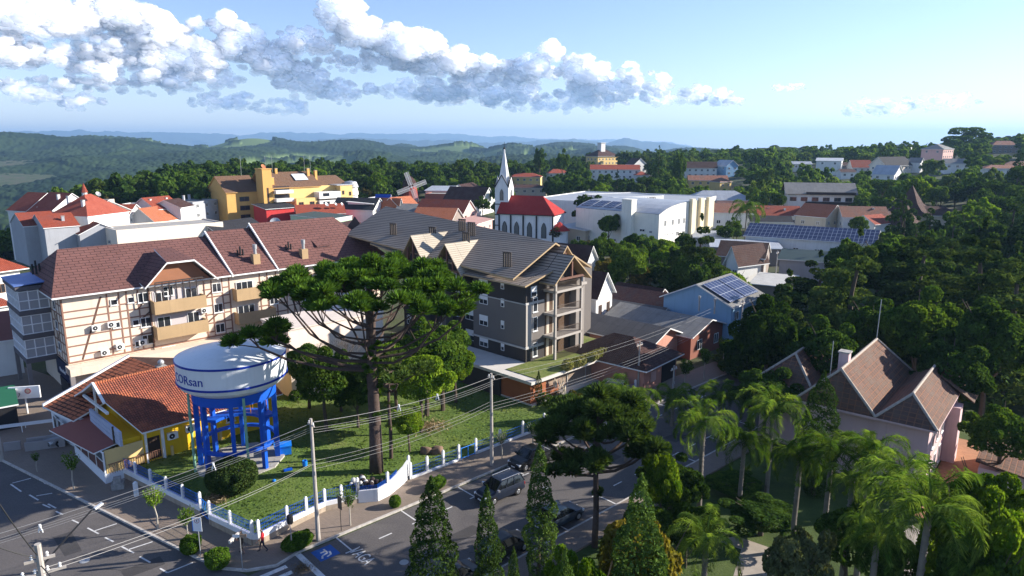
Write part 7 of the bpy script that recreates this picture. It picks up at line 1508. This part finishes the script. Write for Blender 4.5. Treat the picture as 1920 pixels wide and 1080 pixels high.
t, b, c = araucaria(21, 10.2, 3.2, 11, 6.5, 9.4, .8, dens=110, low=3, rt=.15, zdrop=1.6); t.build('trunk', ABARK, AT3); b.build('branches', ABARK, AT3); link('crown', c, AT3)
# trees behind the lawn
for a in (('dark_near', 640, 775, .62, 'dark green tree just left of the huge trunk, behind the leafy one'), ('broad_near', 800, 780, 1.0, 'largest green tree of the thicket right of the huge trunk'), ('broad_near', 612, 815, .85, 'leafy dark green tree with several stems behind the blue box'), ('bright_near', 790, 812, .85, 'bright green tree right of the huge trunk, nearest the dry brush heap'),
          ('broad_near', 830, 770, .95, 'dense green tree at the right end of the lawn thicket'), ('bright_near', 745, 790, .9, 'tall bright tree directly behind the huge trunk'), ('broad_near', 672, 805, .6, 'small dark tree between the leafy tree and the huge trunk'), ('bright_near', 855, 755, .7, 'rounded green tree in the shade of the grey block')):
    near(*a)
near('bright_near', 768, 850, .45, 'low bright shrub at the foot of the thicket on the lawn', name='shrub', cat='shrub'); near('dark_near', 580, 770, .75, 'dark shrubby tree against the cream blank wall')
# bare-twigged tree against the cream wall
p = GT(640, 770); m = MB(); rr_ = random.Random(3)
def twig(a, d, L, r, n):
    if n == 0: return
    b_ = a+d*L; m.tube(a, b_, r, r*.7, 4, caps=False)
    for _ in range(3 if n > 1 else 2): dd = (d+Vector((rr_.uniform(-.6,.6), rr_.uniform(-.6,.6), rr_.uniform(-.05,.35)))).normalized(); twig(b_, dd, L*.74, r*.6, n-1)
twig(Vector((0,0,0)), Vector((0,0,1)), 2.4, .1, 7); bt = empty('bare_tree', (p.x, p.y, 0), 0, 'leafless tree with a fan of fine twigs against the cream wall', 'tree'); m.build('branches', paint('pale_twigs', (.22,.18,.15), .9), bt)
# hedge balls and round bushes
def ball_bush(name, px, py, r, h, label, mat, n=5200, leafs=.07, cat='shrub', sx=1.):
    p = G(px, py, .14); L_ = blob_lobes(px, 0.0, h, r, 10, .35); L_[0] = ((0, 0, h*.45), (r*.92, r*.92, h*.52)); o = link(name, crown('foliage', L_, n, leafs, px, mat, flat=.4, top=-.3), None, (p.x, p.y, .12), SA, (sx, 1, 1)); return tag(o, label, cat)
ball_bush('hedge_ball', 409, 1062, .88, 1.35, 'round clipped bright green bush nearest the corner kerb', LH); ball_bush('hedge_ball', 358, 1035, .75, 1.25, 'round clipped bush beside the parking sign post', LH); ball_bush('hedge_ball', 741, 949, .5, .95, 'small round clipped bush alone on the sunny pavement', LH, 2600)
ball_bush('clipped_hedge', 558, 1026, .8, 1.1, 'long clipped bright hedge around the rusty post at the corner', LH, 6500, sx=1.6); ball_bush('clipped_hedge', 818, 915, .62, .95, 'clipped hedge half hidden behind the stout cypress', LH, 4500, sx=1.7)
p = G(418, 930, gz); L_ = blob_lobes(5, 0, 2.7, 2.25, 14, .35); L_[0] = ((0, 0, 1.2), (2.0, 2.0, 1.35)); tag(link('round_bush', crown('foliage', L_, 15000, .11, 5, LD if False else leaf('bush_leaves', (.030,.058,.016), (.065,.095,.026), .25, 2), flat=.4, top=-.3), None, (p.x+.3, p.y+1.2, gz-.1)), 'large dark round bush on the lawn in front of the water tower', 'shrub')
# young street trees
def young(px, py, s, label, seed=0, mat=LB, h=2.9, stem=PBARK, n=650):
    p = G(px, py, .14); rt_ = empty('young_tree', (p.x, p.y, .14), seed, label, 'tree'); rt_.scale = (s, s, s); rr_ = random.Random(seed); m = MB(); top_ = Vector((rr_.uniform(-.1,.1), 0, h*.55)); m.path([(0,0,0), (.04,0,h*.3), top_], [.06,.05,.045], 7); V, F, k = [], [], 0; rg = np.random.default_rng(seed)
    for i in range(16):
        a = i*2.4; e = top_+Vector((math.cos(a)*.55*rr_.uniform(.5,1.1), math.sin(a)*.55*rr_.uniform(.5,1.1), h*.45*rr_.uniform(.5, 1))); m.path([top_, top_.lerp(e, .5)+Vector((0,0,-.05)), e], [.03,.02,.01], 4)
        f_ = rg.random((n//16, 1)); P_ = np.array(top_.lerp(e, .25))+(np.array(e)-np.array(top_))*f_*.85+rg.normal(0, .09, (n//16, 3)); D_ = np.array((e-top_).normalized())+rg.normal(0, .45, (n//16, 3)); v, f = quads(P_, D_, .09, rg, .45, .2); V.append(v); F.append(f+k); k += len(v)
    m.build('trunk', stem, rt_); link('crown', npmesh('crown', np.concatenate(V), np.concatenate(F), mat), rt_)
young(296, 992, 1.15, 'young tree with upright bright leaves on the left pavement, in the sun', 1); young(354, 1022, .95, 'young tree behind the parking sign', 2); young(139, 918, 1.1, 'young tree in front of the veranda wall in the shade', 3, LM); young(70, 885, .6, 'smallest shaded young tree on the left pavement', 4, LM)
young(657, 985, 1.0, 'young tree beside the narrow dark sign on the front pavement', 5, LM); young(998, 848, 1.05, 'young tree with a straight white stem near the fence right of the pole', 6, LM); young(941, 862, .95, 'young forked tree beside the tall pole behind the pickup', 7, LM, n=300)
young(1283, 733, 1.25, 'young leafy tree on the far street pavement, nearest', 8, LM, n=1200); young(1320, 712, 1.3, 'young leafy tree on the far street pavement, middle one', 9, LM, n=1200); young(1356, 690, 1.3, 'young leafy tree on the far street pavement by the dark saloon', 10, LM, n=1200); young(1262, 790, 1.1, 'thin young tree by the far fence', 11, LM)
# columnar cypresses of the park edge
for px_, top_, Y_, s_, kd, lb in ((808, 905, 35.5, 1.12, 'cypress', 'stout columnar cypress, leftmost at the bottom of the view'), (913, 930, 36.5, .95, 'thin_cypress', 'ragged thin cypress in front of the dark parked car'), (1012, 850, 40.5, 1.12, 'thin_cypress', 'tallest dark thin cypress beside the blue saloon'),
     (1203, 905, 31.5, 1.35, 'cypress', 'broad tapering cypress right of the monkey puzzle stem'), (963, 1035, 33, .55, 'cypress', 'short cypress at the bottom between the thin ones'), (1546, 705, 52, 1.3, 'cypress', 'tall dark cypress standing against the pink villa'), (1060, 1040, 29, .6, 'cypress', 'small pale cypress tip at the bottom edge'), (1172, 655, 86, .62, 'thin_cypress', 'slim cypress beside the salmon house'), (1010, 700, 71.5, .48, 'thin_cypress', 'tiny slim cypress by the lobby terrace')):
    p = Q(px_, top_, Y_); hh_ = max(1., p.z); tm_, cm_ = PROTO[kd][int(px_) % 3]; r_ = empty('cypress', (p.x, Y_, 0), rs.uniform(0, 6), lb, 'tree'); base_h = 8.9; r_.scale = (s_, s_, hh_/base_h); link('crown', cm_, r_); link('trunk', tm_, r_)
# palms: crown centre pixel, forward distance
for i, (px_, py_, Y_, s_, lb) in enumerate(((1320, 795, 47, 1.12, 'tall palm with hanging fronds left of centre in the park'), (1352, 748, 62, 1.0, 'palm behind the tall palm, nearest the far street'), (1178, 752, 58, 1.1, 'broad drooping palm above the young monkey puzzle tree'), (1262, 752, 66, 1.0, 'dark palm between two brighter palms by the street'),
    (1450, 770, 52, 1.25, 'large palm left of the tall dark cypress'), (1395, 830, 50, 1.0, 'palm with dim fronds deep in the shade'), (1500, 858, 44, .85, 'palm with a bare stem left of the villa front'), (1560, 850, 42, .98, 'bright palm in front of the villa, left of the pair'), (1632, 852, 41, 1.05, 'bright palm in front of the villa, right of the pair'),
    (1690, 905, 36, 1.0, 'palm overlapping the villa corner'), (1742, 962, 31, 1.15, 'nearest palm with long feathery fronds at lower right'), (1325, 1015, 37, .85, 'low palm at the bottom centre of the park'), (1598, 905, 39, .8, 'small palm with upright fronds below the bright pair'), (1190, 705, 78, .7, 'small palm by the hedge of pampas plumes'), (1215, 460, 165, 1.4, 'palm in the gardens behind the grey block'), (1400, 395, 205, 1.9, 'tall palm with a round crown left of the solar hall'), (1645, 1010, 33, .9, 'palm half hidden behind the nearest one'))):
    p = Q(px_, py_, Y_); palm(p.x, Y_, max(2.2, p.z+.3-HT(p.x, Y_)), lb, i, s_*.95, z=HT(p.x, Y_))
# big dark trees behind the villa and along the right
for kd, px_, top_, Y_, s_, lb in (('cedar', 1612, 442, 84, 1.15, 'towering dark cedar, tallest of the wood left of centre'), ('cedar', 1480, 515, 80, .95, 'dark cedar at the left edge of the wood'), ('dark_near', 1448, 560, 70, 1.0, 'dark tree with sunlit upper leaves by the solar-roofed house'), ('cedar', 1735, 430, 96, 1.3, 'broad dark cedar behind the wood'),
    ('cedar', 1850, 425, 84, 1.35, 'dark cedar with a sunlit right flank near the edge'), ('cedar', 1800, 440, 108, 1.3, 'cedar in the back row of the wood'), ('dark_near', 1560, 600, 66, 1.0, 'round dark tree just behind the villa roof'), ('broad_near', 1730, 545, 72, 1.15, 'round dim green tree above the villa ridge'), ('dark_near', 1790, 640, 62, 1.0, 'dark tree right of the villa roof'),
    ('dark_near', 1870, 560, 66, 1.2, 'large dark tree at the right edge behind the villa'), ('broad_near', 1640, 560, 76, 1.1, 'dark tree left of the dim green one'), ('broad_near', 1890, 760, 52, .8, 'green tree at the right edge level with the villa'), ('cedar', 1540, 480, 96, 1.1, 'cedar behind the left part of the wood'), ('cedar', 1915, 470, 76, 1.2, 'cedar cut by the right edge of the view'), ('dark_near', 1400, 620, 72, .85, 'dark tree at the far street corner'), ('dark_near', 1440, 690, 62, .8, 'low dark tree beside the far street asphalt'), ('dark', 1670, 450, 100, 1.4, 'dark spreading tree in the middle of the wood'), ('cedar', 1420, 600, 84, .7, 'small cedar beside the light blue house')):
    p = Q(px_, top_, Y_); H0 = 15.6 if kd == 'cedar' else 10.2; z_ = HT(p.x, Y_); sc_ = (p.z-z_)/H0; tree(kd, p.x, Y_, s_ if kd != 'cedar' else s_, lb, sz=sc_/s_, z=z_)
near('cedar', 1305, 582, .92, 'tall dark conifer in the town beyond the low houses', sz=1.08)
# park shrubs in the foreground
for kd, px_, top_, Y_, s_, lb in (('bright_near', 1060, 1035, 31, .42, 'pale green leafy shrub at the bottom edge, left'), ('bright_near', 1120, 1045, 30, .36, 'pale green leafy shrub at the bottom edge below the monkey puzzle'), ('yellow', 1165, 955, 35, 1.0, 'thin tree with yellow and orange leaves beside the broad cypress'), ('yellow', 1235, 975, 33, .9, 'yellow-leaved tree just right of the broad cypress'),
    ('greyish', 1508, 992, 34, .62, 'round grey-green tree in the park lawn'), ('bright_near', 1850, 870, 38, .75, 'bright leafy tree at lower right beside the annex roof'), ('bright_near', 1800, 905, 33, .5, 'bright shrub below the annex roof'), ('bright_near', 1905, 920, 30, .6, 'bright leafy tree at the right edge'), ('dark_near', 1262, 858, 46, .62, 'dark tree in the shade left of the tall palm'), ('bright_near', 1246, 830, 44, .42, 'slim bright climbing tree right of the monkey puzzle'),
    ('dark_near', 1430, 945, 46, .8, 'deep shade tree in the middle of the park'), ('dark_near', 1600, 940, 38, .6, 'shaded tree below the bright palms'), ('broad_near', 1290, 945, 42, .6, 'green understorey tree left of the palm stems'), ('dark_near', 1870, 990, 30, .7, 'dark tree in the lower right corner'), ('olive', 1090, 735, 62, .52, 'rust and olive tinted tree by the grey block driveway'), ('broad_near', 1380, 900, 52, .7, 'green understorey tree between the palms'), ('dark_near', 1700, 1010, 34, .5, 'small dark tree behind the nearest palm'), ('broad_near', 1225, 945, 42, .5, 'shadowed green tree behind the broad cypress')):
    p = Q(px_, top_, Y_); H0 = {'greyish': 7.6, 'olive': 7.6, 'yellow': 5.6}.get(kd, 10.2); sc_ = max(.15, p.z)/H0; tree(kd, p.x, Y_, s_, lb, sz=sc_/s_, z=0.)
# pampas and hedge by the grey block
def pampas(px, py, lb, n=16, s=1.):
    p = GT(px, py); rg = np.random.default_rng(px); rt_ = empty('pampas_grass', (p.x, p.y, p.z), 0, lb, 'plant'); m = MB(); V, F, k = [], [], 0
    for i in range(n):
        a = rg.uniform(0, 6.28); q = rg.uniform(0, .6)*s; h_ = rg.uniform(1.2, 1.9)*s; b_ = Vector((math.cos(a)*q*.4, math.sin(a)*q*.4, 0)); t_ = Vector((math.cos(a)*q, math.sin(a)*q, h_)); m.tube(b_, t_, .012, .01, 4); m.tube(t_-Vector((0,0,.1)), t_+Vector((math.cos(a)*.08, math.sin(a)*.08, .6*s)), .09*s, .02, 6, 1)
    m.build('plumes', [PBARK, paint('plume', (.72,.62,.48), 1., .1)], rt_)
    P_ = rg.normal(0, .35*s, (160, 3)); P_[:, 2] = np.abs(P_[:, 2]); v, f = quads(P_, rnd_unit(rg, 160), .25*s, rg, .2, .1); link('leaves', npmesh('leaves', v, f, LG), rt_)
pampas(1045, 745, 'pampas grass with cream plumes below the lobby glass', 12); pampas(1058, 752, 'smaller pampas tuft right of the first by the lobby', 8, .8)
gp = 'pampas grasses along the driveway hedge'
for q_, lb in ((1130, 'leftmost pampas clump of the driveway hedge'), (1165, 'second pampas clump from the left in the driveway hedge'), (1185, 'third pampas clump in the driveway hedge'), (1205, 'rightmost pampas clump beside the salmon house')): o = pampas(q_, 722 if q_ > 1150 else 702, lb, 10)
def hedge(pts, w, h, label, mat, n, leafs=.1):
    L_ = []; 
    for a_, b_ in zip(pts[:-1], pts[1:]):
        k_ = max(2, int((b_-a_).length/.8))
        for i in range(k_): c_ = a_.lerp(b_, i/k_); L_.append(((c_.x-pts[0].x+rs.uniform(-.2,.2), c_.y-pts[0].y+rs.uniform(-.2,.2), h*.5), (w*.6, w*.6, h*.55)))
    return tag(link('hedge', crown('foliage', L_, n, leafs, 3, mat, flat=.4, top=-.3), None, (pts[0].x, pts[0].y, 0)), label, 'hedge')
hedge([G(1105, 668), G(1140, 700), G(1200, 722)], 1.6, 1.6, 'loose dark hedge between the driveway and the salmon house', LM, 6000)
hedge([G(965, 735), G(1010, 752), G(1060, 775)], 1.3, 1.1, 'trailing hedge along the foot of the lobby terrace', LM, 4500)
hg = hedge([B2R.matrix_basis @ Vector((1.5, -4.9, 0)), B2R.matrix_basis @ Vector((12.5, -4.9, 0))], 1.2, 1.0, 'planting of grasses spilling over the edge of the podium roof', leaf('dry_grasses', (.13,.15,.04), (.26,.24,.11), .3, 2), 5000, .12); hg.location.z = 2.9
p = GT(1085, 730); sheet('path', [GT(1060, 742), GT(1075, 715), GT(1100, 698), GT(1150, 712), GT(1150, 725), GT(1110, 745)], .012, paint('pale_driveway', (.55,.52,.46), .9, .1))
# dry brush, rubble, boulders
def heap(px, py, r, label, cols, z=None, n=500, name='brush_pile', cat='brush pile', ls=.22):
    p = G(px, py, .5); rg = np.random.default_rng(px); P_ = rg.normal(0, r*.5, (n, 3)); P_[:, 2] = np.abs(P_[:, 2])*.35; v, f = quads(P_, rnd_unit(rg, n), ls, rg, .15, .1); zz = lz(p) if z is None else z; return tag(link(name, npmesh(name, v, f, leaf('dry_twigs', *cols, .1, 2)), None, (p.x, p.y, zz)), label, cat, kind='stuff')
heap(812, 795, 1.5, 'heap of dry branches on the lawn edge', ((.16,.11,.06), (.30,.23,.14))); heap(405, 945, .9, 'heap of dry brown cuttings beside the big round bush', ((.16,.11,.06), (.30,.23,.14))); heap(568, 1055, .75, 'scatter of brown fallen leaves at the kerb corner', ((.16,.11,.06), (.30,.23,.14)), z=.03, ls=.1)
for px_, lb in ((798, 'left of the two brown boulders in the lawn'), (818, 'right of the two brown boulders in the lawn')):
    p = G(px_, 845, .3); v, f = ICO[3]; nz = vnoise(v[:, 0]*1.7+px_, v[:, 1]*1.7+v[:, 2]*2, 4); tag(link('boulder', npmesh('boulder', v*(.6+.5*nz[:, None])*np.array([.75, .6, .5]), f, paint('boulder_stone', (.20,.13,.09), .95, .3, 2), smooth=True), None, (p.x, p.y, .3)), lb, 'boulder')
rg = np.random.default_rng(8); m = MB()
for i in range(26): a = rg.uniform(0, 6.28); q = rg.uniform(.1, 1.6); c_ = G(690, 905, .9)+Vector((math.cos(a)*q, math.sin(a)*q*.6, 0)); m.ball((c_.x, c_.y, .85+rg.uniform(0, .3)), rg.uniform(.12, .3), 4, int(rg.random() < .2))
o = m.build('rock_bed', [paint('dark_rock', (.05,.035,.035), .9, .4, 2), paint('white_rock', (.5,.5,.5))]); tag(o, 'bed of dark rocks at the foot of the huge trunk behind the white wall', 'rocks', kind='stuff')
# ================= scattered town and forest trees =================
def sy(x, y, z):
    dz = z-CH; zc = y*math.cos(PIT)-dz*math.sin(PIT); yc = -(dz*math.cos(PIT)+y*math.sin(PIT)); return 960+FX*x/zc, 540+FX*yc/zc
def blocked(x, y, r, h, mind=2.):
    z = HT(x, y); ra = x/y; ty_ = sy(x, y, z+h)[1]
    for (a, b, q, hh, zz) in REG:
        d = math.hypot(x-a, y-b)
        if d < q+r*.55+.5: return True
        if y < b and d < 150 and abs(ra-a/b)*b < q+r*.7:
            if ty_ < sy(a, b, zz+hh*.30)[1]: return True
    return False
import re
UL = {}
def near_label(x, y, kd, rel, lb):
    b = None
    for (a, c, q, h_, z_), n_ in zip(REG, NM):
        if n_:
            d = math.hypot(x-a, y-c)-q
            if d < 26 and (b is None or d < b[0]): b = (d, n_, a, c)
    if not b: return lb
    sh = re.split(r' (?:with|beside|left|right|behind|below|above|of|in|on|nearest|half|among|just|whose|peeping|near|between|at|by|attached|cut) ', b[1])[0]; sh = re.sub(r',.*', '', sh)
    dx, dy = x-b[2]*y/b[3], y-b[3]; side = ('left of' if dx < 0 else 'right of') if abs(dx) > abs(dy)*.7 else ('behind' if dy > 0 else 'in front of')
    kn = {'broad': 'green rounded', 'dark': 'dark rounded', 'bright': 'bright yellow-green', 'conifer': 'dark narrow', 'umbrella': 'flat-crowned', 'olive': 'brownish olive'}[kd.split('_')[0]]
    for sz_ in (['small', 'smaller', 'low'] if rel < .93 else ['medium', 'middling'] if rel < 1.07 else ['large', 'larger', 'tall']):
        t_ = f'{sz_} {kn} tree {side} the {sh}'
        if t_ not in UL and len(t_.split()) <= 16: UL[t_] = 1; return t_
    return lb
rT = random.Random(42); placed = []
def scatter(n, pxr, Yr, kinds, smin, smax, labels, group, gap=.75, skyline=None, tries=60000, hcap=None):
    k = 0; t_ = 0
    while k < n and t_ < tries:
        t_ += 1; Y_ = Yr[0]*(Yr[1]/Yr[0])**rT.random(); px_ = rT.uniform(*pxr); x = (px_-960)/1328.*Y_
        kd = rT.choice(kinds); s_ = rT.uniform(smin, smax); r_ = 4.0*s_*gap
        if -62 < x < 22 and 20 < Y_ < 118: continue
        if any((x-a)**2+(Y_-b)**2 < (r_+q)**2 for a, b, q in placed): continue
        if blocked(x, Y_, 4*s_, 10*s_): continue
        placed.append((x, Y_, r_)); lb = labels[kd.split('_')[0]]; lb = near_label(x, Y_, kd, s_/(smin+smax)*2, lb); tree(kd, x, Y_, s_, lb, group, sz=rT.uniform(.85, 1.2)); k += 1
    return k
LBT = lambda where: {'broad': 'green rounded tree '+where, 'dark': 'dark rounded tree '+where, 'bright': 'bright yellow-green tree '+where, 'conifer': 'dark narrow conifer '+where, 'umbrella': 'flat-crowned umbrella tree '+where, 'olive': 'brownish olive tree '+where}
mixA = ['broad', 'broad', 'dark', 'dark', 'bright', 'olive']; mixB = ['dark', 'dark', 'broad', 'broad', 'dark', 'bright', 'umbrella', 'conifer_far']
near('dark', 1103, 452, 1.35, 'big dark round tree between the church and the vaulted hall'); near('broad', 1140, 470, 1.0, 'open-branched tree in front of the vaulted hall'); near('broad_near', 1180, 560, 1.0, 'big round bright-edged tree right of the grey apartment block'); near('bright', 1240, 530, .75, 'yellow-green tree left of the tall dark conifer'); near('broad', 905, 412, .8, 'green tree just left of the church'); near('olive', 1046, 465, .8, 'olive tinted tree in front of the church apse'); near('bright', 1150, 500, .6, 'low bright tree in the garden behind the grey block'); near('dark', 1360, 470, .7, 'dark tree left of the long solar hall')
near('bright', 1605, 452, .75, 'bright tree at the right end of the solar hall')
scatter(50, (1080, 1420), (108, 215), mixA, .45, .85, LBT('among the houses right of the church'), 'trees among the houses right of the church')
scatter(42, (1560, 1980), (100, 165), ['dark', 'dark', 'broad', 'conifer'], .9, 1.35, LBT('in the dark wood on the right'), 'trees of the dark wood on the right')
scatter(38, (1430, 1960), (160, 245), mixB, .75, 1.2, LBT('above the dark wood on the right slope'), 'trees above the dark wood')
scatter(70, (-20, 960), (235, 345), ['broad', 'dark', 'broad', 'bright', 'olive'], .95, 1.4, LBT('in the forest behind the red roofs and yellow apartments'), 'trees of the forest behind the left houses', gap=.6)
scatter(26, (650, 1260), (230, 330), mixB, .75, 1.15, LBT('around the church and the factory roofs'), 'trees around the church', gap=.6)
# the wood beyond: one mass per zone
def wood(label, zones, seed, mats):
    rg = np.random.default_rng(seed); V, F, MI, k = [], [], [], 0; base = []
    for i in range(10):
        L_ = blob_lobes(200+i, 2.2, 9.5+i*.25, 3.7, 11, .45); rgg = np.random.default_rng(i); C = np.array([l[0] for l in L_]); Rr_ = np.array([l[1] for l in L_]); id_ = rgg.integers(0, len(L_), 420); U = rnd_unit(rgg, 420); U[:, 2] = np.abs(U[:, 2])*1.1-.15; P_ = C[id_]+U*Rr_[id_]*.95; v, f = quads(P_, U, .75, rgg, .75, .6); base.append((v, f))
    for (pr, Yr, n, smin, smax) in zones:
        for _ in range(n):
            Y_ = Yr[0]*(Yr[1]/Yr[0])**rg.random(); px_ = rg.uniform(*pr); x = (px_-960)/1328.*Y_; s_ = rg.uniform(smin, smax)
            if blocked(x, Y_, 3.6*s_, 10*s_): continue
            v, f = base[rg.integers(10)]; a = rg.uniform(0, 6.28); ca, sa = math.cos(a), math.sin(a); M_ = np.array([[ca, sa, 0], [-sa, ca, 0], [0, 0, rg.uniform(.85, 1.25)]])*s_
            V.append(v@M_+np.array([x, Y_, HT(x, Y_)-.5])); F.append(f+k); MI.append(np.full(len(f), rg.choice(len(mats), p=[.42, .4, .18]))); k += len(v)
    o = link('woodland', npmesh('woodland', np.concatenate(V), np.concatenate(F), mats, np.concatenate(MI))); tag(o, label, 'wood', kind='stuff')
wm3 = [LD, LM, leaf('light_far_leaves', (.055,.095,.02), (.10,.14,.03))]
wood('unbroken wood on the right-hand slope up to the ridge', [((1240, 2150), (235, 420), 560, .7, 1.15), ((1240, 2250), (400, 800), 1150, .8, 1.3)], 3, wm3)
wood('forest beyond the left houses falling away to the valley', [((-250, 1000), (240, 460), 1500, .8, 1.3), ((-250, 1000), (440, 720), 700, .9, 1.35)], 4, wm3)
wood('woods behind the church and below the hotel', [((940, 1290), (300, 460), 330, .7, 1.15), ((940, 1290), (440, 720), 420, .8, 1.2)], 5, wm3)
# the landmark group on the right ridge
for i, (px_, top_, Y_, s_) in enumerate(((1795, 258, 470, 2.0), (1812, 243, 480, 2.3), (1830, 252, 475, 2.0), (1806, 270, 465, 1.6))):
    p = Q(px_, top_, Y_); z_ = HT(p.x, Y_); tree('umbrella', p.x, Y_, s_, ['left', 'tallest', 'right', 'lowest'][i]+' tree of the big open-crowned clump on the right skyline', 'trees on the right skyline', sz=(p.z-z_)/10.9/s_, z=z_)
for i, (px_, top_, Y_, s_) in enumerate(((1012, 276, 400, 1.0), (1055, 282, 390, 1.05), (1236, 276, 330, .9), (1275, 288, 320, .8))):
    p = Q(px_, top_, Y_); z_ = HT(p.x, Y_); tree(['dark', 'broad', 'conifer_far', 'dark'][i], p.x, Y_, s_, ['tall dark tree beside the beige villa', 'rounded tree right of the beige villa', 'tall dark conifer on the skyline right of the hotel', 'dark tree right of the skyline conifer'][i], 'tall skyline trees', sz=(p.z-z_)/(15.2 if i == 2 else 10.2)/s_, z=z_)
# park lawn in the foreground right
sheet('park_lawn', [ST(-8, 13.3), ST(60, 13.3), ST(60, 60), ST(-30, 60), ST(-30, 30), ST(-8, 30)], .006, blend('park_grass', [(.035,.055,.015), (.055,.085,.02), (.09,.12,.035)], .35, bump=.04, fine=8))
sheet('path', [G(1375, 1080), G(1390, 1030), G(1340, 1015), G(1380, 1005), G(1480, 1040), G(1470, 1080)], .014, paint('park_path', (.36,.31,.26), .9, .2, 1))
sheet('path', [G(1690, 1100), G(1690, 1000), G(1712, 985), G(1730, 1000), G(1725, 1100)], .014, paint('park_path', (.36,.31,.26), .9, .2, 1))
HAZE = 0.00010
# ================= air =================
zt = 420.
hz = MB().box(-23000, -3000, -240, 23000, 21000, zt)
hm = bpy.data.materials.new('haze_air'); hm.use_nodes = True; nt = hm.node_tree; nt.nodes.clear()
pv = nd(nt, 'ShaderNodeVolumePrincipled'); pv.inputs['Color'].default_value = (.38, .64, 1, 1); pv.inputs['Density'].default_value = HAZE; pv.inputs['Anisotropy'].default_value = .2
oo = nd(nt, 'ShaderNodeOutputMaterial'); nt.links.new(pv.outputs[0], oo.inputs['Volume'])
tag(hz.build('haze', hm), kind='stuff')
